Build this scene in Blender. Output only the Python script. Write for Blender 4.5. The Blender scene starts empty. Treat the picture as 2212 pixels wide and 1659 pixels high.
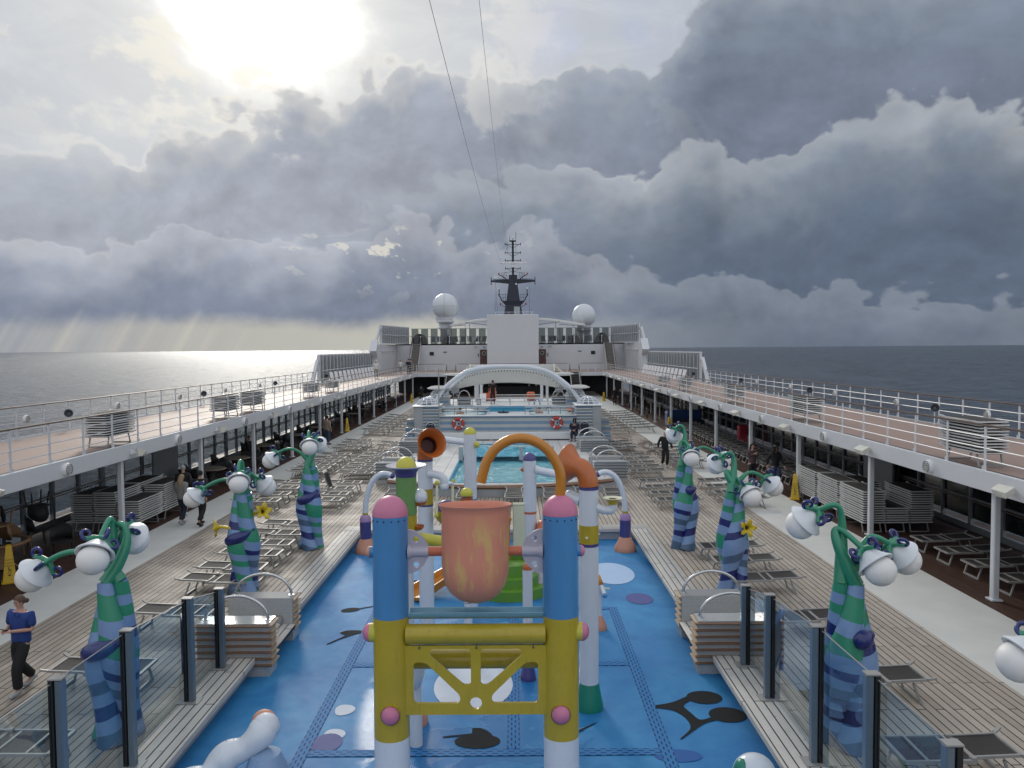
import bpy, bmesh, math, random
from mathutils import Vector, Matrix, Euler
from math import sin, cos, pi, radians as R, atan, atan2, sqrt
random.seed(7)
scene = bpy.context.scene
COL = scene.collection
# ------------------------------------------------------------------ camera
cam_d = bpy.data.cameras.new("camera"); cam = bpy.data.objects.new("camera", cam_d); COL.objects.link(cam)
cam_d.sensor_width = 36; cam_d.lens = 36*1661/2212; cam_d.clip_start = .05; cam_d.clip_end = 200000
cam.matrix_world = Matrix.Translation((.63, 0, 5.8)) @ Matrix.Rotation(R(.2268), 4, 'Z') @ Matrix.Rotation(R(90-2.635), 4, 'X') @ Matrix.Rotation(-.0075, 4, 'Z')
scene.camera = cam
# ------------------------------------------------------------------ exposure
scene.view_settings.view_transform = 'Standard'; scene.view_settings.look = 'None'
scene.view_settings.exposure = 0.0; 
cy = scene.cycles; cy.use_adaptive_sampling = True; cy.adaptive_threshold = .03; cy.max_bounces = 6; cy.diffuse_bounces = 3; cy.glossy_bounces = 3; cy.transmission_bounces = 4; cy.transparent_max_bounces = 12; cy.caustics_reflective = False; cy.caustics_refractive = False; cy.use_denoising = True
scene.view_settings.exposure = 0.0; scene.view_settings.gamma = 1.0
SUN_AZ, SUN_EL = R(-18.0), R(23.5)          # azimuth measured from +Y towards +X
# ------------------------------------------------------------------ node helpers
def srgb(r, g, b):
    f = lambda c: (c/255/12.92) if c/255 <= .04045 else ((c/255+.055)/1.055)**2.4
    return (f(r), f(g), f(b), 1)
class NT:
    def __init__(s, tree): s.t = tree; s.t.nodes.clear()
    def n(s, typ, **kw):
        nd = s.t.nodes.new(typ)
        for k, v in kw.items(): setattr(nd, k, v)
        return nd
    def link(s, a, b): s.t.links.new(a, b)
    def put(s, sock, v):
        if isinstance(v, bpy.types.NodeSocket): s.link(v, sock)
        elif v is not None: sock.default_value = v
    def m(s, op, a, b=None, c=None, clamp=False):
        nd = s.n('ShaderNodeMath', operation=op, use_clamp=clamp)
        s.put(nd.inputs[0], a); s.put(nd.inputs[1], b); s.put(nd.inputs[2], c)
        return nd.outputs[0]
    def vm(s, op, a, b=None):
        nd = s.n('ShaderNodeVectorMath', operation=op)
        s.put(nd.inputs[0], a); s.put(nd.inputs[1], b)
        return nd.outputs[1] if op in ('DOT_PRODUCT', 'LENGTH') else nd.outputs[0]
    def step(s, v, a, b, lo=0., hi=1.):
        nd = s.n('ShaderNodeMapRange', interpolation_type='SMOOTHSTEP')
        s.put(nd.inputs[0], v); s.put(nd.inputs[1], a); s.put(nd.inputs[2], b); s.put(nd.inputs[3], lo); s.put(nd.inputs[4], hi)
        return nd.outputs[0]
    def mix(s, f, a, b, blend='MIX'):
        nd = s.n('ShaderNodeMix', data_type='RGBA', blend_type=blend)
        s.put(nd.inputs[0], f); s.put(nd.inputs[6], a); s.put(nd.inputs[7], b)
        return nd.outputs[2]
    def ramp(s, v, stops, interp='LINEAR'):
        nd = s.n('ShaderNodeValToRGB'); cr = nd.color_ramp; cr.interpolation = interp
        while len(cr.elements) < len(stops): cr.elements.new(.5)
        for e, (p, c) in zip(cr.elements, stops):
            e.position = min(1, max(0, p)); e.color = c if len(c) == 4 else (*c, 1)
        s.put(nd.inputs[0], v); return nd.outputs[0]
    def noise(s, vec, scale, detail=4, rough=.55, dist=0., typ='FBM'):
        nd = s.n('ShaderNodeTexNoise', noise_type=typ)
        s.put(nd.inputs['Vector'], vec); nd.inputs['Scale'].default_value = scale; nd.inputs['Detail'].default_value = detail
        nd.inputs['Roughness'].default_value = rough; nd.inputs['Distortion'].default_value = dist
        return nd.outputs['Fac']
    def combine(s, x, y, z):
        nd = s.n('ShaderNodeCombineXYZ'); s.put(nd.inputs[0], x); s.put(nd.inputs[1], y); s.put(nd.inputs[2], z); return nd.outputs[0]
    def sep(s, v):
        nd = s.n('ShaderNodeSeparateXYZ'); s.put(nd.inputs[0], v); return nd.outputs
    def mapping(s, v, scale=(1, 1, 1), loc=(0, 0, 0), rot=(0, 0, 0)):
        nd = s.n('ShaderNodeMapping'); s.put(nd.inputs[0], v); nd.inputs['Scale'].default_value = scale
        nd.inputs['Location'].default_value = loc; nd.inputs['Rotation'].default_value = rot; return nd.outputs[0]
# ------------------------------------------------------------------ world: overcast sky with breaks
W = bpy.data.worlds.new("World"); scene.world = W; W.use_nodes = True; W.cycles.sampling_method = 'MANUAL'; W.cycles.sample_map_resolution = 512
q = NT(W.node_tree)
D = q.n('ShaderNodeTexCoord').outputs['Generated']
dx, dy, dz = q.sep(D)
az = q.m('ARCTAN2', dx, dy)
el = q.m('ARCSINE', q.m('MINIMUM', q.m('MAXIMUM', dz, -1.), 1.))
def ang(x, y):                                # a direction seen at photo position (2212 px scale)
    a = atan((x-1112)/1661); return a, atan((753-y)/1661*cos(a))
AZR, ELR = R(44), R(60)
t_az = q.m('ADD', q.m('DIVIDE', az, 2*AZR), .5, clamp=True)
def edge(pts):                                # cloud-bank top as a curve of azimuth
    st = []
    for x, y in pts:
        a, e = ang(x, y); st.append((a/(2*AZR)+.5, ((e/ELR+.2),)*3))
    r = q.ramp(t_az, st)
    return q.m('MULTIPLY', q.m('SUBTRACT', r, .2), ELR)
Ds = q.vm('MULTIPLY', D, (1, 1, 1.3))
warp = q.n('ShaderNodeTexNoise'); q.put(warp.inputs['Vector'], Ds); warp.inputs['Scale'].default_value = 5; warp.inputs['Detail'].default_value = 1
Dw = q.vm('ADD', Ds, q.vm('MULTIPLY', q.vm('SUBTRACT', warp.outputs['Color'], (.5, .5, .5)), (.09, .09, .05)))
fb = q.noise(Dw, 7, 6, .57)
fb2 = q.noise(Dw, 3.1, 3, .5)
fine = q.noise(Dw, 26, 4, .6)
vor = q.n('ShaderNodeTexVoronoi', feature='SMOOTH_F1'); q.put(vor.inputs['Vector'], Dw)
vor.inputs['Scale'].default_value = 15; vor.inputs['Detail'].default_value = 2; vor.inputs['Roughness'].default_value = .55; vor.inputs['Smoothness'].default_value = .3
puff = q.m('SUBTRACT', .5, vor.outputs['Distance'])
c0 = lambda v: q.m('SUBTRACT', v, .5)
sunv = (sin(SUN_AZ)*cos(SUN_EL), cos(SUN_AZ)*cos(SUN_EL), sin(SUN_EL))
sang = q.m('ARCCOSINE', q.m('MINIMUM', q.vm('DOT_PRODUCT', D, sunv), 1.))
def gauss(v, w): return q.m('EXPONENT', q.m('MULTIPLY', q.m('POWER', q.m('DIVIDE', v, w), 2.), -1.))
sangw = q.m('ADD', sang, q.m('MULTIPLY', c0(fb), .12))
near_sun = gauss(sang, R(13)); wide_sun = gauss(sang, R(34))
sky = q.n('ShaderNodeTexSky', sky_type='NISHITA'); sky.sun_disc = False; sky.sun_elevation = SUN_EL; sky.sun_rotation = SUN_AZ
sky.dust_density = 2.0
clear = q.vm('MULTIPLY', sky.outputs[0], (.09, .09, .09))
# thin high veil over the clear sky
veil = q.mix(wide_sun, srgb(170, 180, 196), srgb(214, 217, 220))
stre = q.noise(q.vm('MULTIPLY', Dw, (1, 1, 2.2)), 6, 5, .62, 1.2)
veil = q.mix(q.step(stre, .35, .7), q.mix(.25, veil, srgb(150, 158, 175)), veil)
gx, ge = ang(1275, 95)
gap = q.m('MULTIPLY', gauss(q.m('ADD', q.m('ABSOLUTE', q.m('SUBTRACT', az, gx)), q.m('ABSOLUTE', q.m('SUBTRACT', el, ge))), R(4.5)), q.step(fb, .42, .58))
col = q.mix(q.m('MULTIPLY', gap, .8), veil, q.mix(.6, clear, srgb(120, 150, 205)))
col = q.mix(q.m('MULTIPLY', near_sun, .45), col, (.98, .95, .88, 1))
core = q.m('MULTIPLY', gauss(sangw, R(3.5)), 6.)
corec = q.vm('MULTIPLY', q.combine(core, core, core), (1, .95, .84))
col = q.vm('ADD', col, corec)
tang = (-.012, -.002, .022)                   # towards the sun across the cloud faces
fbS = q.noise(q.vm('ADD', Dw, tang), 7, 6, .57)
fineS = q.noise(q.vm('ADD', Dw, (-.004, 0, .007)), 26, 4, .6)
relief = q.m('ADD', q.m('MULTIPLY', q.m('SUBTRACT', fb, fbS), 1.05), q.m('MULTIPLY', q.m('SUBTRACT', fine, fineS), .14))
def layer(col, pts, amp, pamp, soft, top, bot, depth, rim, var=.22):
    """one cloud bank in front of what is behind it: lit fringe at its ragged top, greyer belly below"""
    e = q.m('ADD', edge(pts), q.m('ADD', q.m('MULTIPLY', c0(fb), amp), q.m('MULTIPLY', puff, pamp)))
    e = q.m('ADD', e, q.m('MULTIPLY', c0(fine), pamp*.75))
    d = q.m('SUBTRACT', e, el)
    mask = q.step(d, -soft*.3, soft)
    body = q.mix(q.step(d, 0, depth), top, bot)
    shade = q.m('ADD', q.m('ADD', 1., relief), q.m('MULTIPLY', q.m('ADD', c0(fb2), q.m('MULTIPLY', puff, .35)), var*3))
    body = q.vm('MULTIPLY', body, q.combine(shade, shade, shade))
    fr = q.m('MULTIPLY', q.step(d, soft*1.9, 0.), q.m('MULTIPLY', rim, q.step(fb2, .30, .62)))
    fr2 = q.m('MULTIPLY', q.step(d, R(3.4), 0.), q.m('MULTIPLY', rim, .38))
    body = q.mix(q.m('MAXIMUM', fr, fr2), body, q.mix(near_sun, srgb(214, 215, 216), (1.15, 1.08, .95, 1)))
    return q.mix(mask, col, body)
tone = lambda l, c, r: q.ramp(t_az, [(.06, l), (.42, c), (.66, r), (.95, r)])
# upper banks
col = layer(col, [(-700, 230), (-200, 240), (0, 262), (130, 252), (250, 292), (310, 300), (350, 235), (470, 212), (560, 190), (640, 140), (730, 150), (850, 85), (960, 95), (1060, 120), (1150, 150), (1240, 112), (1330, 96), (1420, 110), (1480, 20), (1560, -90), (2400, -150), (2900, -200)],
            R(4.4), R(3.0), R(.75), tone(srgb(180, 186, 196), srgb(168, 175, 187), srgb(134, 146, 163)), tone(srgb(176, 180, 192), srgb(163, 168, 181), srgb(120, 130, 148)), R(8), q.m('ADD', .08, q.m('MULTIPLY', wide_sun, 1.1), clamp=True), .12)
# ragged bright tears through the upper bank, close to the sun
tear = q.m('MULTIPLY', q.m('MULTIPLY', q.step(q.m('ADD', fb, q.m('MULTIPLY', c0(fine), .22)), .525, .60), gauss(q.m('ADD', sang, q.m('MULTIPLY', c0(fb2), .3)), R(16))), q.step(el, R(11), R(16)))
col = q.mix(q.m('MULTIPLY', tear, .72), col, (.97, .92, .80, 1))
# second bank, climbing to the right, with sunlit heads
col = layer(col, [(-600, 400), (0, 470), (300, 470), (600, 470), (820, 400), (950, 350), (1100, 325), (1230, 325), (1330, 325), (1400, 345), (1480, 290), (1545, 268), (1570, 310), (1640, 300), (1720, 270), (1830, 215), (1910, 188), (1990, 205), (2050, 180), (2150, 190), (2300, 185), (2900, 150)],
            R(1.8), R(2.7), R(.45), tone(srgb(158, 165, 181), srgb(155, 163, 176), srgb(144, 153, 165)), tone(srgb(146, 155, 173), srgb(142, 152, 169), srgb(98, 111, 130)), R(8), q.ramp(t_az, [(.3, (.15,)*3), (.5, (.5,)*3), (.61, (.8,)*3), (.72, (.3,)*3), (.82, (.8,)*3), (.9, (.7,)*3), (1, (.2,)*3)]), .12)
# low cumulus bank
col = layer(col, [(-600, 420), (0, 432), (70, 448), (170, 462), (290, 442), (345, 415), (420, 430), (500, 455), (560, 492), (640, 452), (700, 482), (770, 440), (850, 438), (930, 436), (1000, 490), (1060, 486), (1120, 465), (1180, 455), (1230, 500), (1320, 540), (1500, 560), (1800, 585), (2212, 600), (2800, 600)],
            R(.9), R(2.9), R(.4), tone(srgb(178, 183, 195), srgb(164, 170, 183), srgb(122, 132, 147)), tone(srgb(130, 139, 158), srgb(128, 137, 155), srgb(94, 105, 124)), R(6), q.ramp(t_az, [(.06, (.95,)*3), (.14, (.7,)*3), (.24, (.32,)*3), (.5, (.3,)*3), (.7, (.1,)*3)]), .10)
# small sunlit cloud scraps and torn holes
hole = q.m('MULTIPLY', q.step(q.m('ADD', fine, q.m('MULTIPLY', c0(fb), .5)), .60, .66), q.m('MULTIPLY', gauss(q.m('SUBTRACT', az, R(-9)), R(8)), gauss(q.m('SUBTRACT', el, R(7)), R(2))))
col = q.mix(q.m('MULTIPLY', hole, .8), col, srgb(225, 222, 210))
# clear strip under the clouds, warm towards the sun
eb = q.m('ADD', R(2.1), q.m('MULTIPLY', c0(fb), R(3.2)))
low = q.m('MULTIPLY', q.step(q.m('SUBTRACT', eb, el), -R(.5), R(.9)), q.ramp(t_az, [(.0, (.5,)*3), (.15, (.6,)*3), (.3, (.85,)*3), (.46, (.9,)*3), (.58, (.6,)*3), (.72, (.3,)*3), (1, (.25,)*3)]))
strip = q.ramp(t_az, [(.05, srgb(160, 165, 173)), (.22, srgb(190, 187, 178)), (.42, srgb(198, 196, 184)), (.6, srgb(152, 158, 166)), (.75, srgb(118, 128, 141))])
col = q.mix(low, col, strip)
# slanting shafts of light under the left bank
ray = q.m('MULTIPLY', q.noise(q.combine(q.m('MULTIPLY', q.m('ADD', az, q.m('MULTIPLY', el, -.55)), 42.), 0., 0.), 1., 2), q.m('MULTIPLY', q.step(el, R(5.5), R(1)), q.step(az, R(-12), R(-22))))
col = q.mix(q.m('MULTIPLY', q.step(ray, .35, .8), .35), col, srgb(222, 215, 196))
# below the horizon and overhead/behind: unseen sky brightened there as fill light
up = q.step(el, R(28), R(50))
col = q.mix(up, col, q.mix(q.step(fb2, .35, .65), (.50, .54, .60, 1), (.86, .88, .90, 1)))
back = q.step(q.m('ABSOLUTE', az), R(45), R(80))
col = q.mix(back, col, q.mix(q.step(fb2, .35, .65), (.56, .62, .72, 1), (1.08, 1.10, 1.14, 1)))
bg = q.n('ShaderNodeBackground'); q.put(bg.inputs[0], col); bg.inputs[1].default_value = 1.0
wo = q.n('ShaderNodeOutputWorld'); q.link(bg.outputs[0], wo.inputs[0])
# ------------------------------------------------------------------ sun behind thin cloud
sd = bpy.data.lights.new("sun", 'SUN'); sd.energy = 1.1; sd.angle = R(12); sd.color = (1, .95, .86)
so = bpy.data.objects.new("sun", sd); COL.objects.link(so)
so.rotation_euler = Vector((-sunv[0], -sunv[1], -sunv[2])).to_track_quat('-Z', 'Y').to_euler()
# ------------------------------------------------------------------ materials
MATS = {}
def newmat(name):
    m = bpy.data.materials.new(name); m.use_nodes = True; t = NT(m.node_tree)
    out = t.n('ShaderNodeOutputMaterial'); b = t.n('ShaderNodeBsdfPrincipled'); t.link(b.outputs[0], out.inputs[0])
    MATS[name] = m; return m, t, b
def obco(t): return t.n('ShaderNodeTexCoord').outputs['Object']
def geo(t): return t.n('ShaderNodeNewGeometry').outputs['Position']
def bump(t, b, h, dist=.01, strength=1.):
    nd = t.n('ShaderNodeBump'); nd.inputs['Distance'].default_value = dist; nd.inputs['Strength'].default_value = strength
    t.put(nd.inputs['Height'], h); t.link(nd.outputs[0], b.inputs['Normal'])
def paint(name, rgb, rough=.4, metal=0., var=.1, scale=3., bmp=0., grime=0., spec=.5, coat=0.):
    """a painted or moulded surface with faint mottling, wear and uneven gloss"""
    m, t, b = newmat(name); c = srgb(*rgb) if max(rgb) > 1 else (*rgb, 1)
    v = obco(t); n1 = t.noise(v, scale, 5, .6); n2 = t.noise(v, scale*9, 3, .6)
    f = t.m('ADD', 1-var, t.m('ADD', t.m('MULTIPLY', n1, var*1.4), t.m('MULTIPLY', n2, var*.6)))
    cc = t.vm('MULTIPLY', c[:3], t.combine(f, f, f))
    if grime:
        g = t.step(t.noise(t.mapping(v, (5, 5, .7)), 3, 6, .65), .52, .78)
        cc = t.mix(t.m('MULTIPLY', g, grime), cc, (c[0]*.45, c[1]*.42, c[2]*.38, 1))
    t.put(b.inputs['Base Color'], cc); b.inputs['Metallic'].default_value = metal
    t.put(b.inputs['Roughness'], t.m('ADD', rough-.06, t.m('MULTIPLY', n1, .14))); b.inputs['Specular IOR Level'].default_value = spec
    b.inputs['Coat Weight'].default_value = coat; b.inputs['Coat Roughness'].default_value = .12
    if bmp: bump(t, b, n2, bmp)
    return m
M = MATS
paint('white_paint', (.56, .575, .60), .35, var=.06, scale=.8, grime=.12)
paint('white_gloss', (.62, .65, .70), .22, var=.05, grime=.08, coat=.3)
paint('white_plastic', (.74, .74, .75), .45, var=.04)
paint('aluminium', (.31, .305, .295), .52, metal=.25, var=.14)
paint('steel', (.55, .56, .57), .25, metal=.9, var=.1)
paint('dark_steel', (.10, .12, .14), .35, metal=.5)
paint('bluegrey_steel', (.16, .21, .26), .3, metal=.5)
paint('black_rubber', (.012, .012, .014), .55)
paint('sling', (.024, .020, .019), .75, var=.25, scale=14, bmp=.002)
paint('sling_grey', (.16, .155, .15), .75, var=.25, scale=14, bmp=.002)
paint('rail_wood', (.10, .062, .045), .35, var=.3, scale=6)
paint('slat_wood', (.20, .11, .065), .5, var=.35, scale=8, bmp=.003)
paint('slat_wood_light', (.40, .29, .19), .55, var=.3, scale=8)
paint('cone_yellow', (.62, .40, .025), .4, var=.08)
paint('ink', (.012, .012, .012), .6)
paint('mast_navy', (.012, .016, .03), .5, var=.2)
paint('door_brown', (.075, .03, .025), .4)
paint('glass_dark', (.012, .016, .018), .08, var=.2, spec=.6)
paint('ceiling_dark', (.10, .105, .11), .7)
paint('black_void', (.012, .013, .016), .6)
paint('window_frame', (.17, .18, .19), .5, var=.1)
paint('throat', (.05, .006, .005), .6)
paint('grey_panel', (.34, .36, .38), .5, var=.1, grime=.15)
paint('red_buoy', (.42, .05, .035), .5, var=.15)
paint('coral_box', (.55, .13, .06), .55)
paint('wicker', (.22, .125, .06), .7, var=.3, scale=30, bmp=.004)
paint('dark_wicker', (.016, .016, .018), .6, var=.3, scale=30, bmp=.004)
paint('table_top', (.20, .17, .13), .45, var=.2)
paint('blue_board', (.015, .05, .16), .35)
paint('navy_board', (.01, .014, .035), .4)
paint('stair_grey', (.34, .32, .30), .6)
paint('stair_dark', (.09, .085, .08), .6)
paint('lamp_cream', (.66, .64, .56), .4)
paint('stage_white', (.62, .64, .64), .45, var=.08)
m, t, b = newmat('canvas'); out = [n for n in t.t.nodes if n.type == 'OUTPUT_MATERIAL'][0]; v = obco(t); nn = t.m('ADD', .92, t.m('MULTIPLY', t.noise(v, 1.5, 5), .14))
b.inputs['Base Color'].default_value = (.74, .74, .72, 1); b.inputs['Roughness'].default_value = .7; t.put(b.inputs['Base Color'], t.vm('MULTIPLY', (.74, .74, .72), t.combine(nn, nn, nn)))
tl = t.n('ShaderNodeBsdfTranslucent'); tl.inputs[0].default_value = (.75, .75, .73, 1); mx = t.n('ShaderNodeMixShader'); mx.inputs[0].default_value = .45; t.link(b.outputs[0], mx.inputs[1]); t.link(tl.outputs[0], mx.inputs[2]); t.link(mx.outputs[0], out.inputs[0])
paint('radome', (.60, .63, .66), .35, var=.05)
# play equipment colours
paint('play_blue', (.060, .225, .47), .30, var=.14, scale=2, grime=.2, coat=.2)
paint('play_yellow', (.42, .32, .022), .34, var=.2, scale=3, grime=.4, coat=.2)
paint('play_lemon', (.50, .47, .06), .35, var=.1, scale=3, grime=.1)
paint('play_pink', (.52, .17, .28), .38, var=.08, scale=4)
paint('play_peach', (.55, .26, .17), .45, var=.16, scale=5, grime=.15)
paint('play_orange', (.44, .115, .022), .32, var=.12, scale=3, grime=.18, coat=.2)
paint('play_amber', (.50, .19, .016), .3, var=.1, scale=3, coat=.2)
paint('play_coral', (.52, .14, .07), .4, var=.1)
paint('play_lavender', (.42, .40, .47), .35, var=.08)
paint('play_lilac', (.36, .22, .42), .4)
paint('play_purple', (.055, .05, .19), .32, var=.1, coat=.2)
paint('play_green', (.14, .28, .09), .35, var=.12, grime=.1)
paint('play_green_dark', (.012, .20, .13), .35, var=.1)
paint('slide_green', (.13, .29, .035), .35, var=.1)
paint('play_white', (.62, .655, .71), .3, var=.08, scale=2, grime=.22, coat=.3)
paint('play_cream', (.62, .62, .45), .4)
paint('play_teal', (.16, .33, .43), .35, var=.1, grime=.2)
paint('play_skyblue', (.22, .33, .50), .35)
paint('play_red', (.40, .03, .05), .4)
paint('globe', (.74, .73, .71), .5, var=.03)
paint('cap_white', (.66, .69, .72), .4, var=.05)
paint('leaf_green', (.022, .225, .125), .32, var=.12, coat=.3)
paint('curl_navy', (.010, .018, .13), .3, coat=.3)
paint('flower_yellow', (.60, .44, .012), .3, var=.1, coat=.3)
# people
paint('skin_light', (.48, .27, .20), .5, var=.08); paint('skin_tan', (.36, .20, .14), .5, var=.08)
for nm, c in dict(cloth_black=(.008, .008, .009), cloth_navy=(.010, .013, .03), cloth_blue=(.016, .045, .20), cloth_denim=(.03, .05, .10), cloth_grey=(.22, .21, .20), cloth_plum=(.08, .05, .055), cloth_white=(.6, .6, .58), cloth_tan=(.30, .24, .18), hair_brown=(.10, .055, .035), hair_dark=(.012, .009, .008), hair_blond=(.30, .22, .13), hair_grey=(.30, .29, .28), shoe_grey=(.34, .36, .38)).items():
    paint(nm, c, .8, var=.2, scale=10, bmp=.003)
paint('towel_white', (.8, .8, .8), .8)
# teak planking: boards along Y with dark caulking
def planks(name, c1, c2, w=.16, ln=2.6, rough=.5, seam=.014, seamc=(.02, .018, .016), wet=False, grey=.5, axis='Y'):
    m, t, b = newmat(name); p = geo(t); x, y, z = t.sep(p)
    v = t.combine(y, x, 0.) if axis == 'Y' else t.combine(x, y, 0.)
    br = t.n('ShaderNodeTexBrick'); br.offset = .37; br.offset_frequency = 2
    t.put(br.inputs['Vector'], v); br.inputs['Scale'].default_value = 1; br.inputs['Brick Width'].default_value = ln; br.inputs['Row Height'].default_value = w
    br.inputs['Mortar Size'].default_value = seam/2; br.inputs['Mortar Smooth'].default_value = .1; br.inputs['Bias'].default_value = 0
    br.inputs['Color1'].default_value = (*c1, 1); br.inputs['Color2'].default_value = (*c2, 1); br.inputs['Mortar'].default_value = (*seamc, 1)
    gr = t.noise(t.mapping(v, (2.2, 40, 1)), 1, 5, .65)
    big = t.noise(p, .55, 6, .6); mid = t.noise(p, 3.2, 5, .65)
    f = t.m('ADD', .55, t.m('ADD', t.m('MULTIPLY', gr, .3), t.m('ADD', t.m('MULTIPLY', big, .35), t.m('MULTIPLY', mid, .3))))
    c = t.vm('MULTIPLY', br.outputs['Color'], t.combine(f, f, f))
    c = t.mix(t.m('MULTIPLY', t.step(big, .42, .62), grey), c, t.vm('MULTIPLY', c, (.80, .84, .88)))
    spots = t.step(t.noise(p, 8.5, 2, .5), .70, .77)
    c = t.mix(t.m('MULTIPLY', spots, .45), c, (c1[0]*.35, c1[1]*.32, c1[2]*.3, 1))
    rg = t.m('ADD', rough-.16, t.m('MULTIPLY', t.step(big, .3, .7), .28))
    if wet:
        dx_ = t.m('DIVIDE', t.m('SUBTRACT', x, 8.0), 2.1); dy_ = t.m('DIVIDE', t.m('SUBTRACT', y, 46.0), 6.0)
        reg = t.step(t.m('ADD', t.m('POWER', dx_, 2.), t.m('POWER', dy_, 2.)), 1.25, .35)
        wp = t.m('MULTIPLY', reg, t.step(t.noise(t.mapping(p, (1, .55, 1)), 1.15, 5, .6, .6), .47, .55))
        c = t.mix(wp, c, t.vm('MULTIPLY', c, (.30, .20, .15)))
        rg = t.m('SUBTRACT', rg, t.m('MULTIPLY', wp, .2))
    if wet:  # boards toned darker in noisy patches towards the left side
        left_tone = t.m('MULTIPLY', t.step(x, -4.2, -6.2), t.step(t.noise(t.mapping(p, (1, .5, 1)), .8, 5, .6), .30, .52))
        c = t.mix(t.m('MULTIPLY', left_tone, .75), c, t.vm('MULTIPLY', c, (.62, .61, .60)))
    b.inputs['Specular IOR Level'].default_value = .3
    t.put(b.inputs['Base Color'], c); t.put(b.inputs['Roughness'], rg)
    bump(t, b, t.m('SUBTRACT', t.m('MULTIPLY', gr, .25), br.outputs['Fac']), .006)
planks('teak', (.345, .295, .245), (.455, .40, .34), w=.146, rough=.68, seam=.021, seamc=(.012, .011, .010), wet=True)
planks('teak_pale', (.46, .44, .41), (.52, .50, .47), w=.15, ln=3.4, rough=.62, seam=.022, grey=.3)
planks('teak_pale_x', (.46, .44, .41), (.52, .50, .47), w=.15, ln=3.4, rough=.62, seam=.022, grey=.3, axis='X')
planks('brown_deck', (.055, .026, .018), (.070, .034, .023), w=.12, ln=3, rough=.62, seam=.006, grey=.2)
planks('pool_planks', (.50, .50, .49), (.55, .55, .54), w=.62, ln=30, rough=.4, seam=.03, seamc=(.2, .2, .2), grey=.2)
def rough_coat(name, rgb, rough, sc=1.2, var=.2, bmp=.002):
    m, t, b = newmat(name); p = geo(t); a = t.noise(p, sc, 7, .62); c = t.noise(p, 60, 2, .6)
    f = t.m('ADD', 1-var, t.m('ADD', t.m('MULTIPLY', a, var*1.5), t.m('MULTIPLY', c, var*.5)))
    b.inputs['Specular IOR Level'].default_value = .28; t.put(b.inputs['Base Color'], t.vm('MULTIPLY', rgb, t.combine(f, f, f))); t.put(b.inputs['Roughness'], t.m('ADD', rough-.12, t.m('MULTIPLY', a, .24))); bump(t, b, c, bmp)
rough_coat('path_coat', (.58, .585, .555), .6)
rough_coat('upper_coat', (.30, .205, .165), .5, .6)
# soft blue pool floor, with scuffs and a wet film
m, t, b = newmat('pool_floor'); p = geo(t)
a = t.noise(p, .9, 7, .62, .4); a2 = t.noise(p, 5, 6, .65); a3 = t.noise(p, .35, 3, .5)
c = t.mix(t.step(a, .3, .72), (.018, .16, .40, 1), (.044, .25, .50, 1))
c = t.mix(t.m('MULTIPLY', t.step(a3, .4, .7), .35), c, (.02, .135, .36, 1))
c = t.mix(t.m('MULTIPLY', t.step(a2, .6, .75), .25), c, (.10, .30, .56, 1))
fx_, fy_, fz_ = t.sep(p); wetm = t.m('MULTIPLY', t.step(t.noise(p, .8, 5, .55, .3), .47, .50), t.step(t.m('ADD', t.m('POWER', t.m('DIVIDE', fx_, 2.1), 2.), t.m('POWER', t.m('DIVIDE', t.m('SUBTRACT', fy_, 13.5), 4.2), 2.)), 1.1, .8))
c = t.mix(t.m('MULTIPLY', wetm, .35), c, (.010, .10, .30, 1))
t.put(b.inputs['Base Color'], c); t.put(b.inputs['Roughness'], t.m('SUBTRACT', t.m('ADD', .50, t.m('MULTIPLY', a2, .2)), t.m('MULTIPLY', wetm, .38))); b.inputs['Specular IOR Level'].default_value = .32; bump(t, b, t.noise(p, 90, 2), .0015)
# drain strips of the pool floor: blue with dark slots
m, t, b = newmat('drain_blue'); v = obco(t)
br = t.n('ShaderNodeTexBrick'); br.offset = .5; t.put(br.inputs['Vector'], v); br.inputs['Scale'].default_value = 1
br.inputs['Brick Width'].default_value = .165; br.inputs['Row Height'].default_value = .055; br.inputs['Mortar Size'].default_value = .0
vx, vy, vz = t.sep(v)
fx = t.m('FRACT', t.m('ADD', t.m('DIVIDE', vx, .165), t.m('MULTIPLY', t.m('FLOOR', t.m('DIVIDE', vy, .06)), .5)))
fy = t.m('FRACT', t.m('DIVIDE', vy, .06))
slot = t.m('MULTIPLY', t.m('LESS_THAN', t.m('ABSOLUTE', t.m('SUBTRACT', fx, .5)), .27), t.m('LESS_THAN', t.m('ABSOLUTE', t.m('SUBTRACT', fy, .5)), .17))
t.put(b.inputs['Base Color'], t.mix(slot, (.028, .17, .42, 1), (.004, .012, .04, 1))); b.inputs['Roughness'].default_value = .65; b.inputs['Specular IOR Level'].default_value = .25
# glass
def glass(name, tint, rough=.0, mixf=.82, spec=(1, 1, 1, 1)):
    m, t, b = newmat(name); out = [n for n in t.t.nodes if n.type == 'OUTPUT_MATERIAL'][0]
    tr = t.n('ShaderNodeBsdfTransparent'); tr.inputs[0].default_value = (*tint, 1)
    gl = t.n('ShaderNodeBsdfGlossy'); gl.inputs['Roughness'].default_value = rough; gl.inputs[0].default_value = spec
    fr = t.n('ShaderNodeFresnel'); fr.inputs[0].default_value = 1.5
    mx = t.n('ShaderNodeMixShader'); gm = t.n('ShaderNodeNewGeometry'); t.put(mx.inputs[0], t.m('MULTIPLY', t.m('MULTIPLY', fr.outputs[0], t.m('SUBTRACT', 1., gm.outputs['Backfacing'])), 1.15, clamp=True)); t.link(tr.outputs[0], mx.inputs[1]); t.link(gl.outputs[0], mx.inputs[2]); t.link(mx.outputs[0], out.inputs[0])
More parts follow.
